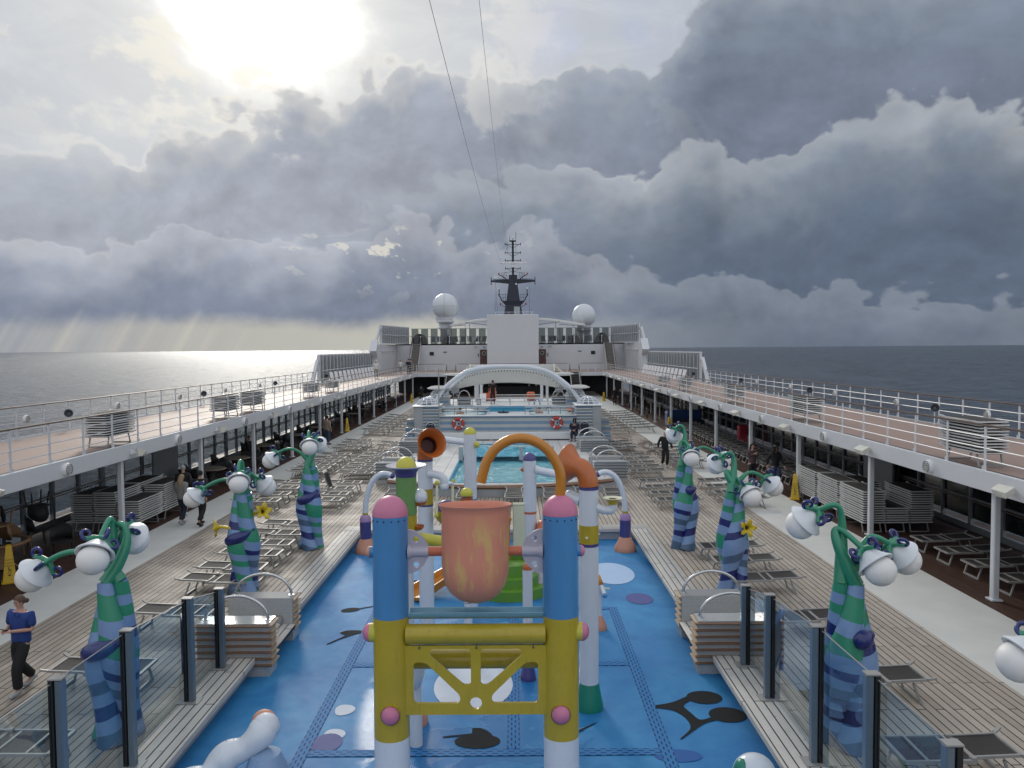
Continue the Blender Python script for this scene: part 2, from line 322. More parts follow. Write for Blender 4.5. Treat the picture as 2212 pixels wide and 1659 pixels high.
glass('glass_clear', (.80, .87, .90)); glass('glass_tint', (.40, .44, .44), .02); glass('glass_pool', (.72, .88, .94)); glass('glass_window', (.50, .54, .57), .03)
# sea
m, t, b = newmat('sea_water'); p = geo(t)
n1 = t.noise(t.mapping(p, (1, 1.6, 1), rot=(0, 0, R(25))), .045, 5, .6, .5); n2 = t.noise(t.mapping(p, (1, 1.5, 1), rot=(0, 0, R(35))), .22, 6, .66, .6)
n3 = t.noise(t.mapping(p, (1, .32, 1), rot=(0, 0, R(12))), .011, 6, .68); n4 = t.noise(t.mapping(p, (1, .5, 1), rot=(0, 0, R(-8))), .05, 6, .7)
h = t.m('ADD', t.m('MULTIPLY', n1, 3.4), t.m('MULTIPLY', n2, 2.0))
chop = t.m('ADD', t.m('MULTIPLY', n3, .5), t.m('MULTIPLY', n4, .6))
base = t.mix(t.step(chop, .45, .66), (.006, .014, .028, 1), (.045, .068, .098, 1))
rip = t.noise(t.mapping(p, (.45, 1.5, 1), rot=(0, 0, R(10))), .10, 6, .72)
base = t.mix(t.m('MULTIPLY', t.step(rip, .50, .64), .8), base, (.085, .115, .150, 1)); base = t.mix(t.m('MULTIPLY', t.step(rip, .47, .34), .85), base, (.002, .006, .014, 1))
caps = t.m('MULTIPLY', t.step(t.noise(t.mapping(p, (1, 2.4, 1)), .12, 6, .7), .745, .785), .7)
t.put(b.inputs['Base Color'], t.mix(caps, base, (.55, .57, .58, 1)))
t.put(b.inputs['Roughness'], t.m('SUBTRACT', t.step(chop, .38, .72, .26, .42), t.m('MULTIPLY', t.m('SUBTRACT', rip, .5), .5))); b.inputs['IOR'].default_value = 1.33; b.inputs['Specular IOR Level'].default_value = .38
bump(t, b, h, 1.3, 1.)
# pool water
m, t, b = newmat('pool_water'); p = geo(t)
n1 = t.noise(p, 2.6, 5, .6, .8); n2 = t.noise(p, 9, 4, .6)
t.put(b.inputs['Base Color'], t.mix(t.step(n1, .35, .65), (.09, .40, .50, 1), (.25, .60, .68, 1))); b.inputs['Roughness'].default_value = .08
bump(t, b, t.m('ADD', n1, t.m('MULTIPLY', n2, .35)), .22)
m, t, b = newmat('foam_water'); p = geo(t); n1 = t.noise(p, 6, 6, .7)
t.put(b.inputs['Base Color'], t.mix(t.step(n1, .35, .6), (.30, .55, .58, 1), (.75, .78, .74, 1))); b.inputs['Roughness'].default_value = .3; bump(t, b, n1, .08)
# mosaic tile
m, t, b = newmat('mosaic'); v = obco(t); vx, vy, vz = t.sep(v)
g = lambda s: t.m('LESS_THAN', t.m('FRACT', t.m('DIVIDE', s, .03)), .12)
gg = t.m('MAXIMUM', t.m('MAXIMUM', g(t.m('ADD', vx, 50.)), g(t.m('ADD', vy, 50.))), g(t.m('ADD', vz, 50.)))
f = t.m('ADD', .8, t.m('MULTIPLY', t.noise(v, 14, 3), .35))
t.put(b.inputs['Base Color'], t.mix(gg, t.vm('MULTIPLY', (.44, .45, .45), t.combine(f, f, f)), (.24, .25, .26, 1))); t.put(b.inputs['Roughness'], t.m('ADD', .12, t.m('MULTIPLY', gg, .5)))
def stripes_h(name, ca, cb, period, duty=.5, off=0., rough=.35):
    m, t, b = newmat(name); vx, vy, vz = t.sep(geo(t)); f = t.m('LESS_THAN', t.m('FRACT', t.m('DIVIDE', t.m('ADD', vz, off+20), period)), duty)
    n = t.m('ADD', .85, t.m('MULTIPLY', t.noise(geo(t), 2, 5), .3))
    t.put(b.inputs['Base Color'], t.vm('MULTIPLY', t.mix(f, (*ca, 1), (*cb, 1)), t.combine(n, n, n))); b.inputs['Roughness'].default_value = rough
stripes_h('stage_stripes', (.17, .27, .38), (.42, .43, .43), .36, .5, .07)
stripes_h('tower_stripes', (.15, .24, .34), (.32, .33, .33), .34, .5)
# tipping bucket: weathered coral with yellow showing through in streaks
m, t, b = newmat('bucket_coral'); v = obco(t)
s1 = t.noise(t.mapping(v, (4, 4, 1.1)), 1.6, 6, .62); s2 = t.noise(t.mapping(v, (9, 9, 1.6)), 2, 5, .7); vz = t.sep(v)[2]
band = t.m('MULTIPLY', t.step(vz, -.75, -.35), t.step(vz, .62, .2))
f = t.m('MULTIPLY', t.step(t.m('ADD', s1, t.m('MULTIPLY', t.m('SUBTRACT', s2, .5), .5)), .48, .66), band)
c = t.mix(t.m('MULTIPLY', f, .75), (.60, .235, .155, 1), (.60, .41, .14, 1))
c = t.mix(t.m('MULTIPLY', t.step(vz, -.35, -.75), .45), c, (.50, .27, .22, 1))
t.put(b.inputs['Base Color'], c); t.put(b.inputs['Roughness'], t.m('ADD', .38, t.m('MULTIPLY', s2, .2))); bump(t, b, s2, .002)
# striped lamp-stalk skins: bands that climb the stalk
GR, LB, NV, SL, MB_ = (.024, .24, .14), (.175, .28, .49), (.006, .014, .13), (.065, .12, .21), (.05, .13, .28)
def bands(name, seq, seed, slant):
    m, t, b = newmat(name); v = obco(t); vx, vy, vz = t.sep(v)
    w = t.m('ADD', vz, t.m('ADD', t.m('MULTIPLY', vx, slant), t.m('MULTIPLY', t.m('SUBTRACT', t.noise(v, 2.2, 1), .5), .12)))
    rnd = random.Random(seed); st = []; z = 0
    for i, c in enumerate(seq):
        st.append((z/3.6, c)); z += rnd.uniform(.13, .22)
    cc = t.ramp(t.m('DIVIDE', w, 3.6), st, 'CONSTANT')
    n = t.m('ADD', .84, t.m('MULTIPLY', t.noise(v, 5, 4), .3))
    t.put(b.inputs['Base Color'], t.vm('MULTIPLY', cc, t.combine(n, n, n))); b.inputs['Roughness'].default_value = .42; b.inputs['Coat Weight'].default_value = .15
bands('stalk_a', [SL, LB, NV, LB, SL, LB, NV, LB, GR, GR, LB, GR, GR, LB, GR, LB, GR, GR], 3, .25)
bands('stalk_b', [SL, LB, NV, LB, SL, LB, LB, NV, LB, GR, LB, GR, LB, GR, LB, GR, GR, GR], 5, -.3)
bands('stalk_c', [GR, LB, GR, LB, GR, LB, GR, GR, LB, NV, LB, GR, LB, GR, LB, GR, GR, GR], 8, .2)
# ------------------------------------------------------------------ mesh building
class MB:
    def __init__(s): s.v = []; s.f = []
    def add(s, vs, fs, M_=None):
        o = len(s.v); s.v += [tuple(M_ @ Vector(p)) if M_ else tuple(p) for p in vs]; s.f += [tuple(o+i for i in f) for f in fs]; return s
    def box(s, c, d, rz=0., M_=None, ch=0.):
        x, y, z = d[0]/2, d[1]/2, d[2]/2
        k = min(ch, x*.49, y*.49, z*.49)
        T = Matrix.Translation(c) @ Matrix.Rotation(rz, 4, 'Z')
        if M_: T = M_ @ T
        if k <= 0:
            vs = [(-x, -y, -z), (x, -y, -z), (x, y, -z), (-x, y, -z), (-x, -y, z), (x, -y, z), (x, y, z), (-x, y, z)]
            return s.add(vs, [(3, 2, 1, 0), (4, 5, 6, 7), (0, 1, 5, 4), (1, 2, 6, 5), (2, 3, 7, 6), (3, 0, 4, 7)], T)
        def ring(a, b_, zz):
            return [(-a+k, -b_, zz), (a-k, -b_, zz), (a, -b_+k, zz), (a, b_-k, zz), (a-k, b_, zz), (-a+k, b_, zz), (-a, b_-k, zz), (-a, -b_+k, zz)]
        vs = ring(x-k, y-k, -z) + ring(x, y, -z+k) + ring(x, y, z-k) + ring(x-k, y-k, z)
        fs = [tuple(range(7, -1, -1)), tuple(range(24, 32))]
        for r in range(3):
            for i in range(8): j = (i+1) % 8; fs.append((r*8+i, r*8+j, r*8+8+j, r*8+8+i))
        return s.add(vs, fs, T)
    def tube(s, pts, r, n=10, caps=True, M_=None, flat=None):
        P = [Vector(p) for p in pts]; L = len(P); rs = r if isinstance(r, (list, tuple)) else [r]*L
        up = None; vs = []; fs = []
        for i in range(L):
            d = (P[min(i+1, L-1)] - P[max(i-1, 0)]).normalized()
            if up is None: up = d.orthogonal().normalized() if abs(d.z) > .9 else Vector((0, 0, 1))
            a = d.cross(up)
            if a.length < 1e-4: a = d.orthogonal()
            a.normalize(); up = a.cross(d).normalized()
            for k in range(n):
                th = 2*pi*k/n
                vs.append(P[i] + rs[i]*(cos(th)*a + sin(th)*up))
        for i in range(L-1):
            for k in range(n):
                j = (k+1) % n; fs.append((i*n+k, i*n+j, (i+1)*n+j, (i+1)*n+k))
        if caps: fs += [tuple(range(n-1, -1, -1)), tuple((L-1)*n+k for k in range(n))]
        return s.add(vs, fs, M_)
    def rod(s, a, b, r, n=8, r2=None): return s.tube([a, b], [r, r if r2 is None else r2], n)
    def bar(s, a, b, w, h):                    # rectangular bar from a to b
        a, b = Vector(a), Vector(b); d = (b-a); L = d.length; d.normalize()
        u = Vector((0, 0, 1)) if abs(d.z) < .95 else Vector((0, 1, 0))
        x = d.cross(u).normalized(); y = x.cross(d).normalized()
        vs = [p + x*sx*w/2 + y*sy*h/2 for p in (a, b) for sx, sy in ((-1, -1), (1, -1), (1, 1), (-1, 1))]
        return s.add(vs, [(3, 2, 1, 0), (4, 5, 6, 7), (0, 1, 5, 4), (1, 2, 6, 5), (2, 3, 7, 6), (3, 0, 4, 7)])
    def lathe(s, prof, c=(0, 0, 0), n=24, M_=None, a0=0., a1=2*pi):
        T = Matrix.Translation(c); T = T @ M_ if M_ else T
        full = abs(a1-a0-2*pi) < 1e-6; m_ = n if full else n+1; vs = []; fs = []
        for r, z in prof:
            for k in range(m_): th = a0+(a1-a0)*k/n; vs.append((max(r, 1e-4)*cos(th), max(r, 1e-4)*sin(th), z))
        for i in range(len(prof)-1):
            for k in range(n):
                j = (k+1) % m_; fs.append((i*m_+k, i*m_+j, (i+1)*m_+j, (i+1)*m_+k))
        return s.add(vs, fs, T)
    def ball(s, c, r, n=20, sc=(1, 1, 1), z0=-1., z1=1., M_=None):
        a0, a1 = math.asin(z0), math.asin(z1)
        prof = [(r*cos(a0+(a1-a0)*i/12), r*sin(a0+(a1-a0)*i/12)) for i in range(13)]
        T = Matrix.Diagonal((*sc, 1)); T = M_ @ T if M_ else T
        return s.lathe(prof, c, n, T)
    def prism(s, poly, a, b, axis='Z'):        # polygon extruded between a and b along an axis
        n = len(poly); mk = {'Z': lambda p, h: (p[0], p[1], h), 'Y': lambda p, h: (p[0], h, p[1]), 'X': lambda p, h: (h, p[0], p[1])}[axis]
        return s.add([mk(p, a) for p in poly]+[mk(p, b) for p in poly], [tuple(range(n-1, -1, -1)), tuple(range(n, 2*n))]+[(i, (i+1) % n, n+(i+1) % n, n+i) for i in range(n)])
    def quad(s, *p): return s.add(p, [tuple(range(len(p)))])
    def mesh(s, name, mat, smooth=38):
        me = bpy.data.meshes.new(name); me.from_pydata(s.v, [], s.f); me.update()
        bm = bmesh.new(); bm.from_mesh(me); bmesh.ops.recalc_face_normals(bm, faces=bm.faces); bm.to_mesh(me); bm.free()
        if smooth:
            me.polygons.foreach_set('use_smooth', [True]*len(me.polygons)); me.set_sharp_from_angle(angle=R(smooth))
        if mat: me.materials.append(MATS[mat] if isinstance(mat, str) else mat)
        return me
    def build(s, name, mat, parent=None, smooth=38, loc=None):
        o = bpy.data.objects.new(name, s.mesh(name, mat, smooth)); COL.objects.link(o)
        if parent is not None: o.parent = parent
        if loc: o.location = loc
        return o
def tag(o, label=None, cat=None, group=None, kind=None):
    if label: o['label'] = label
    if cat: o['category'] = cat
    if group: o['group'] = group
    if kind: o['kind'] = kind
    return o
def thing(name, label, cat, loc=(0, 0, 0), rz=0., group=None):
    o = bpy.data.objects.new(name, None); COL.objects.link(o); o.location = loc; o.rotation_euler = (0, 0, rz); o.empty_display_size = .2
    return tag(o, label, cat, group)
def struct(name, mb, mat, smooth=38): return tag(mb.build(name, mat, None, smooth), kind='structure')
def kids(o): return [c for c in bpy.data.objects if c.parent is o] if False else list(o.children)
def dup(root, loc, rz=0., label=None, group=None, scale=None):
    r = root.copy(); COL.objects.link(r); r.location = loc; r.rotation_euler = (0, 0, rz)
    if label: r['label'] = label
    if group: r['group'] = group
    if scale: r.scale = scale
    for ch in list(root.children):
        c = ch.copy(); COL.objects.link(c); c.parent = r
        for g in list(ch.children):
            d = g.copy(); COL.objects.link(d); d.parent = c
    return r
ORD = ['', 'first', 'second', 'third', 'fourth', 'fifth', 'sixth', 'seventh', 'eighth', 'ninth', 'tenth', 'eleventh', 'twelfth', 'thirteenth', 'fourteenth', 'fifteenth', 'sixteenth', 'seventeenth', 'eighteenth', 'nineteenth', 'twentieth']
def ordn(i): return ORD[i] if i <= 20 else 'twenty-'+ORD[i-20] if i < 30 else 'thirty-'+ORD[i-30] if i > 30 and i < 40 else {30: 'thirtieth', 40: 'fortieth'}.get(i, 'forty-'+ORD[(i-40) % 20])
def bez(a, b, c, d, n=14):
    a, b, c, d = map(Vector, (a, b, c, d))
    return [a*(1-t)**3 + b*3*t*(1-t)**2 + c*3*t*t*(1-t) + d*t**3 for t in [i/n for i in range(n+1)]]
def spline(pts, n=6):                          # Catmull-Rom through the points
    P = [Vector(p) for p in pts]; P = [2*P[0]-P[1]] + P + [2*P[-1]-P[-2]]; out = []
    for i in range(1, len(P)-2):
        for k in range(n):
            t = k/n; a, b, c, d = P[i-1:i+3]
            out.append(.5*((2*b) + (c-a)*t + (2*a-5*b+4*c-d)*t*t + (3*b-a-3*c+d)*t**3))
    return out + [P[-2]]
def plate(loops, thick, axis='Y'):              # flat plate with holes: first loop is the outline; returns an MB standing in XZ
    cu = bpy.data.curves.new('tmp', 'CURVE'); cu.dimensions = '2D'; cu.fill_mode = 'BOTH'; cu.extrude = thick/2
    for lp in loops:
        sp = cu.splines.new('POLY'); sp.points.add(len(lp)-1); sp.use_cyclic_u = True
        for p_, (x, y) in zip(sp.points, lp): p_.co = (x, y, 0, 1)
    o = bpy.data.objects.new('tmp', cu); COL.objects.link(o)
    me = o.evaluated_get(bpy.context.evaluated_depsgraph_get()).to_mesh()
    mb = MB(); Rm = Matrix.Rotation(R(90), 4, 'X') if axis == 'Y' else Matrix()
    mb.add([v.co.copy() for v in me.vertices], [tuple(f.vertices) for f in me.polygons], Rm)
    bpy.data.objects.remove(o); bpy.data.curves.remove(cu); return mb
def circ(cx, cy, r, n=20, ry=None): return [(cx+r*cos(2*pi*i/n), cy+(ry or r)*sin(2*pi*i/n)) for i in range(n)]
def text(body, size, name, mat, parent, M_, align='CENTER', depth=.002):
    cu = bpy.data.curves.new('tmp', 'FONT'); cu.body = body; cu.size = size; cu.align_x = align; cu.align_y = 'CENTER'; cu.extrude = depth
    o = bpy.data.objects.new('tmp', cu); COL.objects.link(o)
    me = o.evaluated_get(bpy.context.evaluated_depsgraph_get()).to_mesh()
    mb = MB(); mb.add([v.co.copy() for v in me.vertices], [tuple(f.vertices) for f in me.polygons], M_)
    bpy.data.objects.remove(o); bpy.data.curves.remove(cu)
    return mb.build(name, mat, parent, 0)
# ================================================================== SEA AND DECKS
SEA = -31.
mb = MB(); mb.quad((-90000, -20000, SEA), (90000, -20000, SEA), (90000, 120000, SEA), (-90000, 120000, SEA)); struct('sea', mb, 'sea_water', 0)
mb = MB()
for sx in (-1, 1): mb.box((sx*15.95, 55, -14.6), (.2, 150, 29), 0)
struct('hull', mb, 'white_paint')
FZ = -.35
PX, PY0, PY1 = 4.3, 4.0, 24.4                  # splash pool opening
mb = MB()
def sheet(mb, x0, y0, x1, y1, z): mb.quad((x0, y0, z), (x1, y0, z), (x1, y1, z), (x0, y1, z))
LW = .62
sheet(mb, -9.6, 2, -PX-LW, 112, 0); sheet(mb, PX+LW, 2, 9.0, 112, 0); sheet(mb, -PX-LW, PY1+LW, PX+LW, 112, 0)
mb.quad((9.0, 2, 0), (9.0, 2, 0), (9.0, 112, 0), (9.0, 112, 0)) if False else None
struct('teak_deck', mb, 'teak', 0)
mb = MB()
for sx in (-1, 1): sheet(mb, *((-11.2, 2, -9.6, 112) if sx < 0 else (9.0, 2, 11.1, 112)), 0)
struct('side_path', mb, 'path_coat', 0)
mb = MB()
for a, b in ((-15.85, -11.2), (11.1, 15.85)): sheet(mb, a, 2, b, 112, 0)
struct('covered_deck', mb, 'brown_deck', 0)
# splash pool: floor, pale board border (a raised lip), drain strips
mb = MB(); sheet(mb, -PX-.3, PY0, PX+.3, PY1+.4, FZ); struct('splash_pool_floor', mb, 'pool_floor', 0)
mb = MB()
for sx in (-1, 1):
    mb.box((sx*(PX+LW/2), (PY0+PY1)/2, -.045), (LW, PY1-PY0, .11), ch=.01)
struct('pool_border_side', mb, 'teak_pale')
mb = MB(); mb.box((0, PY1+LW/2, -.045), (2*(PX+LW), LW-.004, .11), ch=.01); struct('pool_border_end', mb, 'teak_pale_x')
mb = MB()
for sx in (-1, 1): mb.box((sx*(PX+.22), (PY0+PY1)/2, -.24), (.1, PY1-PY0, .26))
mb.box((0, PY1+.16, -.24), (2*PX+.3, .1, .26)); struct('pool_side_wall', mb, 'grey_panel')
def drain(a, b, w, z=.004):
    a, b = Vector(a), Vector(b); L = (b-a).length; mb = MB()
    mb.box((0, 0, 0), (L, w, .006))
    o = struct('drain_strip', mb, 'drain_blue', 0); o.location = ((a.x+b.x)/2, (a.y+b.y)/2, FZ+z+.003); o.rotation_euler = (0, 0, atan2(b.y-a.y, b.x-a.x)); return o
DW = .19
drain((-2.66, 8.2), (-2.66, 18.0), DW); drain((2.9, 8.2), (2.9, 18.0), DW); drain((.565, 11.55), (.565, 17.9), DW, .0005)
drain((-2.56, 11.44), (2.80, 11.44), DW, .0045); drain((-2.56, 14.72), (2.80, 14.72), DW, .0048); drain((-2.56, 17.9), (2.8, 17.9), DW, .0051); drain((-2.56, 9.3), (2.8, 9.3), DW, .0042)
# painted shapes on the floor
paint('floor_white', (.55, .60, .68), .6, var=.15, scale=3, spec=.2); paint('floor_pale', (.38, .52, .72), .6, var=.08, spec=.2); paint('floor_purple', (.085, .10, .27), .6, var=.15, spec=.2); paint('floor_black', (.014, .016, .018), .75, var=.3, scale=3, spec=.15); paint('floor_deepblue', (.02, .10, .32), .5, spec=.25)
def decal(name, poly, mat, z=.008):
    mb = MB(); mb.add([(x, y, FZ+z) for x, y in poly], [tuple(range(len(poly)))]); return struct(name, mb, mat, 0)
decal('pale_spot', circ(3.22, 20.75, .62, 36, 1.0), 'floor_pale'); decal('purple_spot', circ(3.64, 18.6, .33, 30, .42), 'floor_purple')
decal('white_spot', circ(-.17, 13.8, .72, 36, 1.02), 'floor_white', .0105); decal('purple_spot', circ(-2.36, 11.75, .24, 30, .30), 'floor_purple', .009); decal('blue_spot', circ(3.05, 11.32, .36, 30, .18), 'floor_deepblue')
for x, y in ((-2.35, 12.85), (-2.33, 12.0)): decal('white_petal', [(x+.17*cos(a)*(1+.25*sin(a+1)), y+.20*sin(a)) for a in [2*pi*i/22 for i in range(22)]], 'floor_white', .0075)
def arcpoly(outer): return [(Vector(p).x, Vector(p).y) for p in spline([(*p, 0) for p in outer], 5)]
# music notes
def note(cx, cy, s, ang, kind):
    def tr(p): x, y = p[0]*s, p[1]*s; return (cx+x*cos(ang)-y*sin(ang), cy+x*sin(ang)+y*cos(ang))
    if kind == 'quaver':
        decal('note_shape', [tr(p) for p in circ(0, 0, .26, 26, .17)], 'floor_black', .009)
        decal('note_shape', [tr(p) for p in [(.2, .05), (.26, -.02), (1.05, .16), (1.02, .2)]], 'floor_black', .0095)
    elif kind == 'beam':
        decal('note_shape', [tr(p) for p in circ(.42, .66, .42, 30, .34)], 'floor_black', .009)
        decal('note_shape', [tr(p) for p in circ(.70, -.22, .42, 30, .36)], 'floor_black', .0092)
        decal('note_shape', [tr(p) for p in arcpoly([(.05, .75), (-.45, .42), (-.98, .28), (-1.0, .22), (-.5, .05), (-.28, -.35), (-.3, -.8), (-.62, -1.22), (-.55, -1.2), (.05, -.62), (.4, -.45), (.34, -.32), (.02, -.42), (-.10, -.1), (-.18, .2), (-.1, .38), (.15, .58)])], 'floor_black', .0096)
    else:
        decal('note_shape', [tr(p) for p in arcpoly([(-.35, .1), (-.1, .28), (.35, .22), (.62, .0), (.35, -.06), (.1, -.2), (-.3, -.55), (-.62, -.9), (-.68, -.86), (-.3, -.4), (-.12, -.16)])], 'floor_black', .009)
note(-3.3, 17.9, .85, R(18), 'quaver'); note(-3.0, 16.4, .62, R(8), 'eighth'); note(3.62, 12.75, .74, R(2), 'beam')
note(-.0, 12.05, .5, R(-40), 'eighth'); decal('note_shape', circ(.0, 11.78, .36, 26, .22), 'floor_black', .0092)
note(-2.2, 20.0, .6, R(20), 'eighth'); decal('note_shape', [(1.35, 11.9), (1.9, 12.35), (1.95, 12.37), (1.42, 11.86)], 'floor_black')
# ================================================================== UPPER WALKWAYS (both sides)
UZ, XI, XO = 2.95, 11.3, 15.95
for sx, nm in ((-1, 'left'), (1, 'right')):
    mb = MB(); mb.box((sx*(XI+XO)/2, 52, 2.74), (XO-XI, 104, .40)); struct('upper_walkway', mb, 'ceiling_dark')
    mb = MB(); mb.box((sx*(XO-.0), 52, 2.74), (.06, 104, .44)); struct('walkway_edge', mb, 'white_paint')
    mb = MB(); sheet(mb, *sorted((sx*(XI+.16), sx*(XO-.1)))[:1], 0, sorted((sx*(XI+.16), sx*(XO-.1)))[1], 104, UZ-.004); struct('walkway_coating', mb, 'upper_coat', 0)
    mb = MB(); mb.box((sx*(XI+.02), 52, 2.715), (.10, 104, .47), ch=.012); struct('walkway_fascia', mb, 'white_paint')
# walkway bridging the two sides at the far end
mb = MB(); mb.box((0, 98, 2.72), (2*XI+.2, 11.8, .44)); 
struct('cross_walkway', mb, 'white_paint')
mb = MB(); sheet(mb, -XI-.2, 92.4, XI+.2, 104, UZ-.002); struct('walkway_coating', mb, 'upper_coat', 0)
# pillars
pill = MB(); pill.box((0, 0, 1.24), (.15, .15, 2.48), ch=.02); pill.box((0, 0, .02), (.26, .26, .04), ch=.006)
pm = pill.mesh('support_pillar', 'white_paint')
for sx, nm in ((-1, 'left'), (1, 'right')):
    ys = [17.3, 23.4, 29.4, 35.4, 41.5, 47.5, 53.5, 59.6, 65.8, 71.8, 77.8, 84.4, 91]
    for i, y in enumerate(ys):
        o = bpy.data.objects.new('support_pillar', pm); COL.objects.link(o); o.location = (sx*11.5, y, 0)
        tag(o, 'white square pillar under the %s upper walkway, %s counted from the camera' % (nm, ordn(i+1)), 'pillar', 'pillars under the upper walkways')
# window walls behind the covered decks
for sx, nm in ((-1, 'left'), (1, 'right')):
    t_ = thing('window_wall', 'long row of tall framed windows behind the covered deck on the %s side' % nm, 'window wall', (sx*14.9, 10, 0))
    fr = MB(); n = 55; st = 1.55
    for i in range(n+1):
        fr.box((0, i*st, 1.27), (.12, .12 if i % 4 else .24, 2.54))
    fr.box((0, n*st/2, .10), (.10, n*st, .20)); fr.box((0, n*st/2, 2.49), (.11, n*st, .12)); fr.box((0, n*st/2, 1.02), (.08, n*st, .06))
    fr.build('frame', 'window_frame', t_)
    hr = MB(); hr.rod((-sx*.16, 0, .98), (-sx*.16, n*st, .98), .025); hr.build('handrail', 'rail_wood', t_)
    w = MB(); w.box((0, 0, 1.39), (.02, st-.12, 2.0)); wm = w.mesh('window', 'glass_window' if sx < 0 else 'glass_dark')
    for i in range(n):
        o = bpy.data.objects.new('window', wm); COL.objects.link(o); o.parent = t_; o.location = (sx*.02, (i+.5)*st, 0)
# curved screen panels standing inside the covered decks
for sx, y, nm in ((-1, 31.5, 'grey curved steel screen on the left covered deck behind the stacked loungers'), (1, 27.8, 'grey curved steel screen on the right covered deck behind the stacked loungers'), (-1, 57.5, 'pale steel screen under the left walkway near the far tables'), (1, 57.5, 'pale steel screen with noticeboard under the right walkway near blue sofa')):
    mb = MB(); P = [(-.0, 0), (2.3, 0), (2.3, 2.3), (1.9, 2.4), (0, 2.46)]
    mb.prism([(p[0]*1.0, p[1]) for p in P], -.04, .04, 'X'); o = mb.build('screen_panel', 'window_frame'); o.location = (sx*14.35, y, 0); tag(o, nm, 'screen', 'steel screens on the covered decks')
# ---------------- railings
def railing(name, label, x, y0, y1, z, first, step, wood='rail_wood', wires=3, h=1.05, group='deck railings along the upper walkways', foot=True):
    t_ = thing(name, label, 'railing', (x, y0, z), 0, group)
    hr = MB(); hr.box((0, (y1-y0)/2, h), (.075, y1-y0, .045), ch=.015); hr.build('handrail', wood, t_)
    for k in range(wires):
        w = MB(); zz = h*(k+1)/(wires+1); w.rod((0, 0, zz), (0, y1-y0, zz), .014, 6); w.build('rail_wire', 'white_paint', t_)
    p = MB(); p.box((0, 0, h/2-.012), (.022, .075, h-.024)); p.box((0, .05, .06), (.02, .10, .10)); pmesh = p.mesh('post', 'white_paint')
    y = first
    while y < y1:
        o = bpy.data.objects.new('post', pmesh); COL.objects.link(o); o.parent = t_; o.location = (0, y-y0, 0); y += step
    return t_
railing('deck_railing', 'white inner railing with dark wooden handrail along the right upper walkway', XI+.02, 8, 91.5, UZ-.02, 8.3, 1.525)
railing('deck_railing', 'white inner railing with dark wooden handrail along the left upper walkway', -XI-.02, 8, 91.5, UZ-.02, 8.8, 1.54)
railing('deck_railing', 'white outer railing beside the open sea on the right', XO, 8, 62, UZ-.02, 8.6, 1.475)
railing('deck_railing', 'white outer railing beside the open sea on the left', -XO, 8, 63.5, UZ-.02, 8.9, 1.5)
# ---------------- lights on the walkway edge
def head_rot(sx): return 0 if sx > 0 else pi
def bulk_lamp():
    t_ = thing('bulkhead_lamp', 'x', 'lamp')
    Rm = Matrix.Rotation(R(-90), 4, 'Y')
    a = MB(); a.lathe([(0, 0), (.17, 0), (.17, .07), (.14, .11), (.0, .11)], n=20, M_=Rm); a.build('housing', 'white_plastic', t_)
    g = MB()
    for k in (-1.5, -.5, .5, 1.5): g.box((-.125, 0, k*.055), (.03, 2*sqrt(.13**2-(k*.055)**2), .02))
    g.lathe([(.12, .105), (.145, .13), (.15, .105)], n=20, M_=Rm); g.build('grille', 'aluminium', t_); return t_
def flood():
    t_ = thing('floodlight', 'x', 'floodlight')
    a = MB(); a.box((-.05, 0, .03), (.1, .10, .14), ch=.01); a.rod((-.08, 0, .03), (-.2, -.05, .0), .03); a.build('bracket', 'white_plastic', t_)
    b_ = MB(); Mx = Matrix.Translation((-.27, -.1, 0)) @ Matrix.Rotation(R(25), 4, 'Z') @ Matrix.Rotation(R(-18), 4, 'Y')
    b_.add([(-.16, -.17, .08), (.16, -.17, .08), (.14, .15, .12), (-.14, .15, .12), (-.16, -.17, -.05), (.16, -.17, -.05), (.05, .13, -.09), (-.05, .13, -.09)], [(0, 1, 2, 3), (7, 6, 5, 4), (0, 4, 5, 1), (1, 5, 6, 2), (2, 6, 7, 3), (3, 7, 4, 0)], Mx); b_.build('lamp_head', 'lamp_cream', t_); return t_
bl, fl = bulk_lamp(), flood()
first = {'b': True, 'f': True}
def place_lamp(src, key, loc, rz, label, group):
    if first[key]: first[key] = False; src.location = loc; src.rotation_euler = (0, 0, rz); src['label'] = label; src['group'] = group; return src
    return dup(src, loc, rz, label, group)
for sx, nm, y0, per in ((1, 'right', 16.4, 6.67), (-1, 'left', 10.2, 6.7)):
    for i in range(12):
        y = y0+per*i
        place_lamp(fl, 'f', (sx*(XI-.03), y, 2.66), 0 if sx > 0 else pi, 'cream floodlight bracketed to the edge of the %s upper walkway, %s from the camera' % (nm, ordn(i+1)), 'floodlights on the walkway edges')
        place_lamp(bl, 'b', (sx*(XI-.03), y+3.25, 2.70), 0 if sx > 0 else pi, 'round white grilled lamp on the edge of the %s upper walkway, %s from the camera' % (nm, ordn(i+1)), 'round lamps on the walkway edges')
for sx, nm in ((1, 'right'), (-1, 'left')):
    for i in range(6):
        o = dup(bl, (sx*(XO-.02), (18.9 if sx > 0 else 19.9)+5.95*i, 3.55), head_rot(sx), 'round white lamp clamped to the outer %s railing, %s from the camera' % (nm, ordn(i+1)), 'round lamps on the outer railings'); o.scale = (.8, .8, .8)
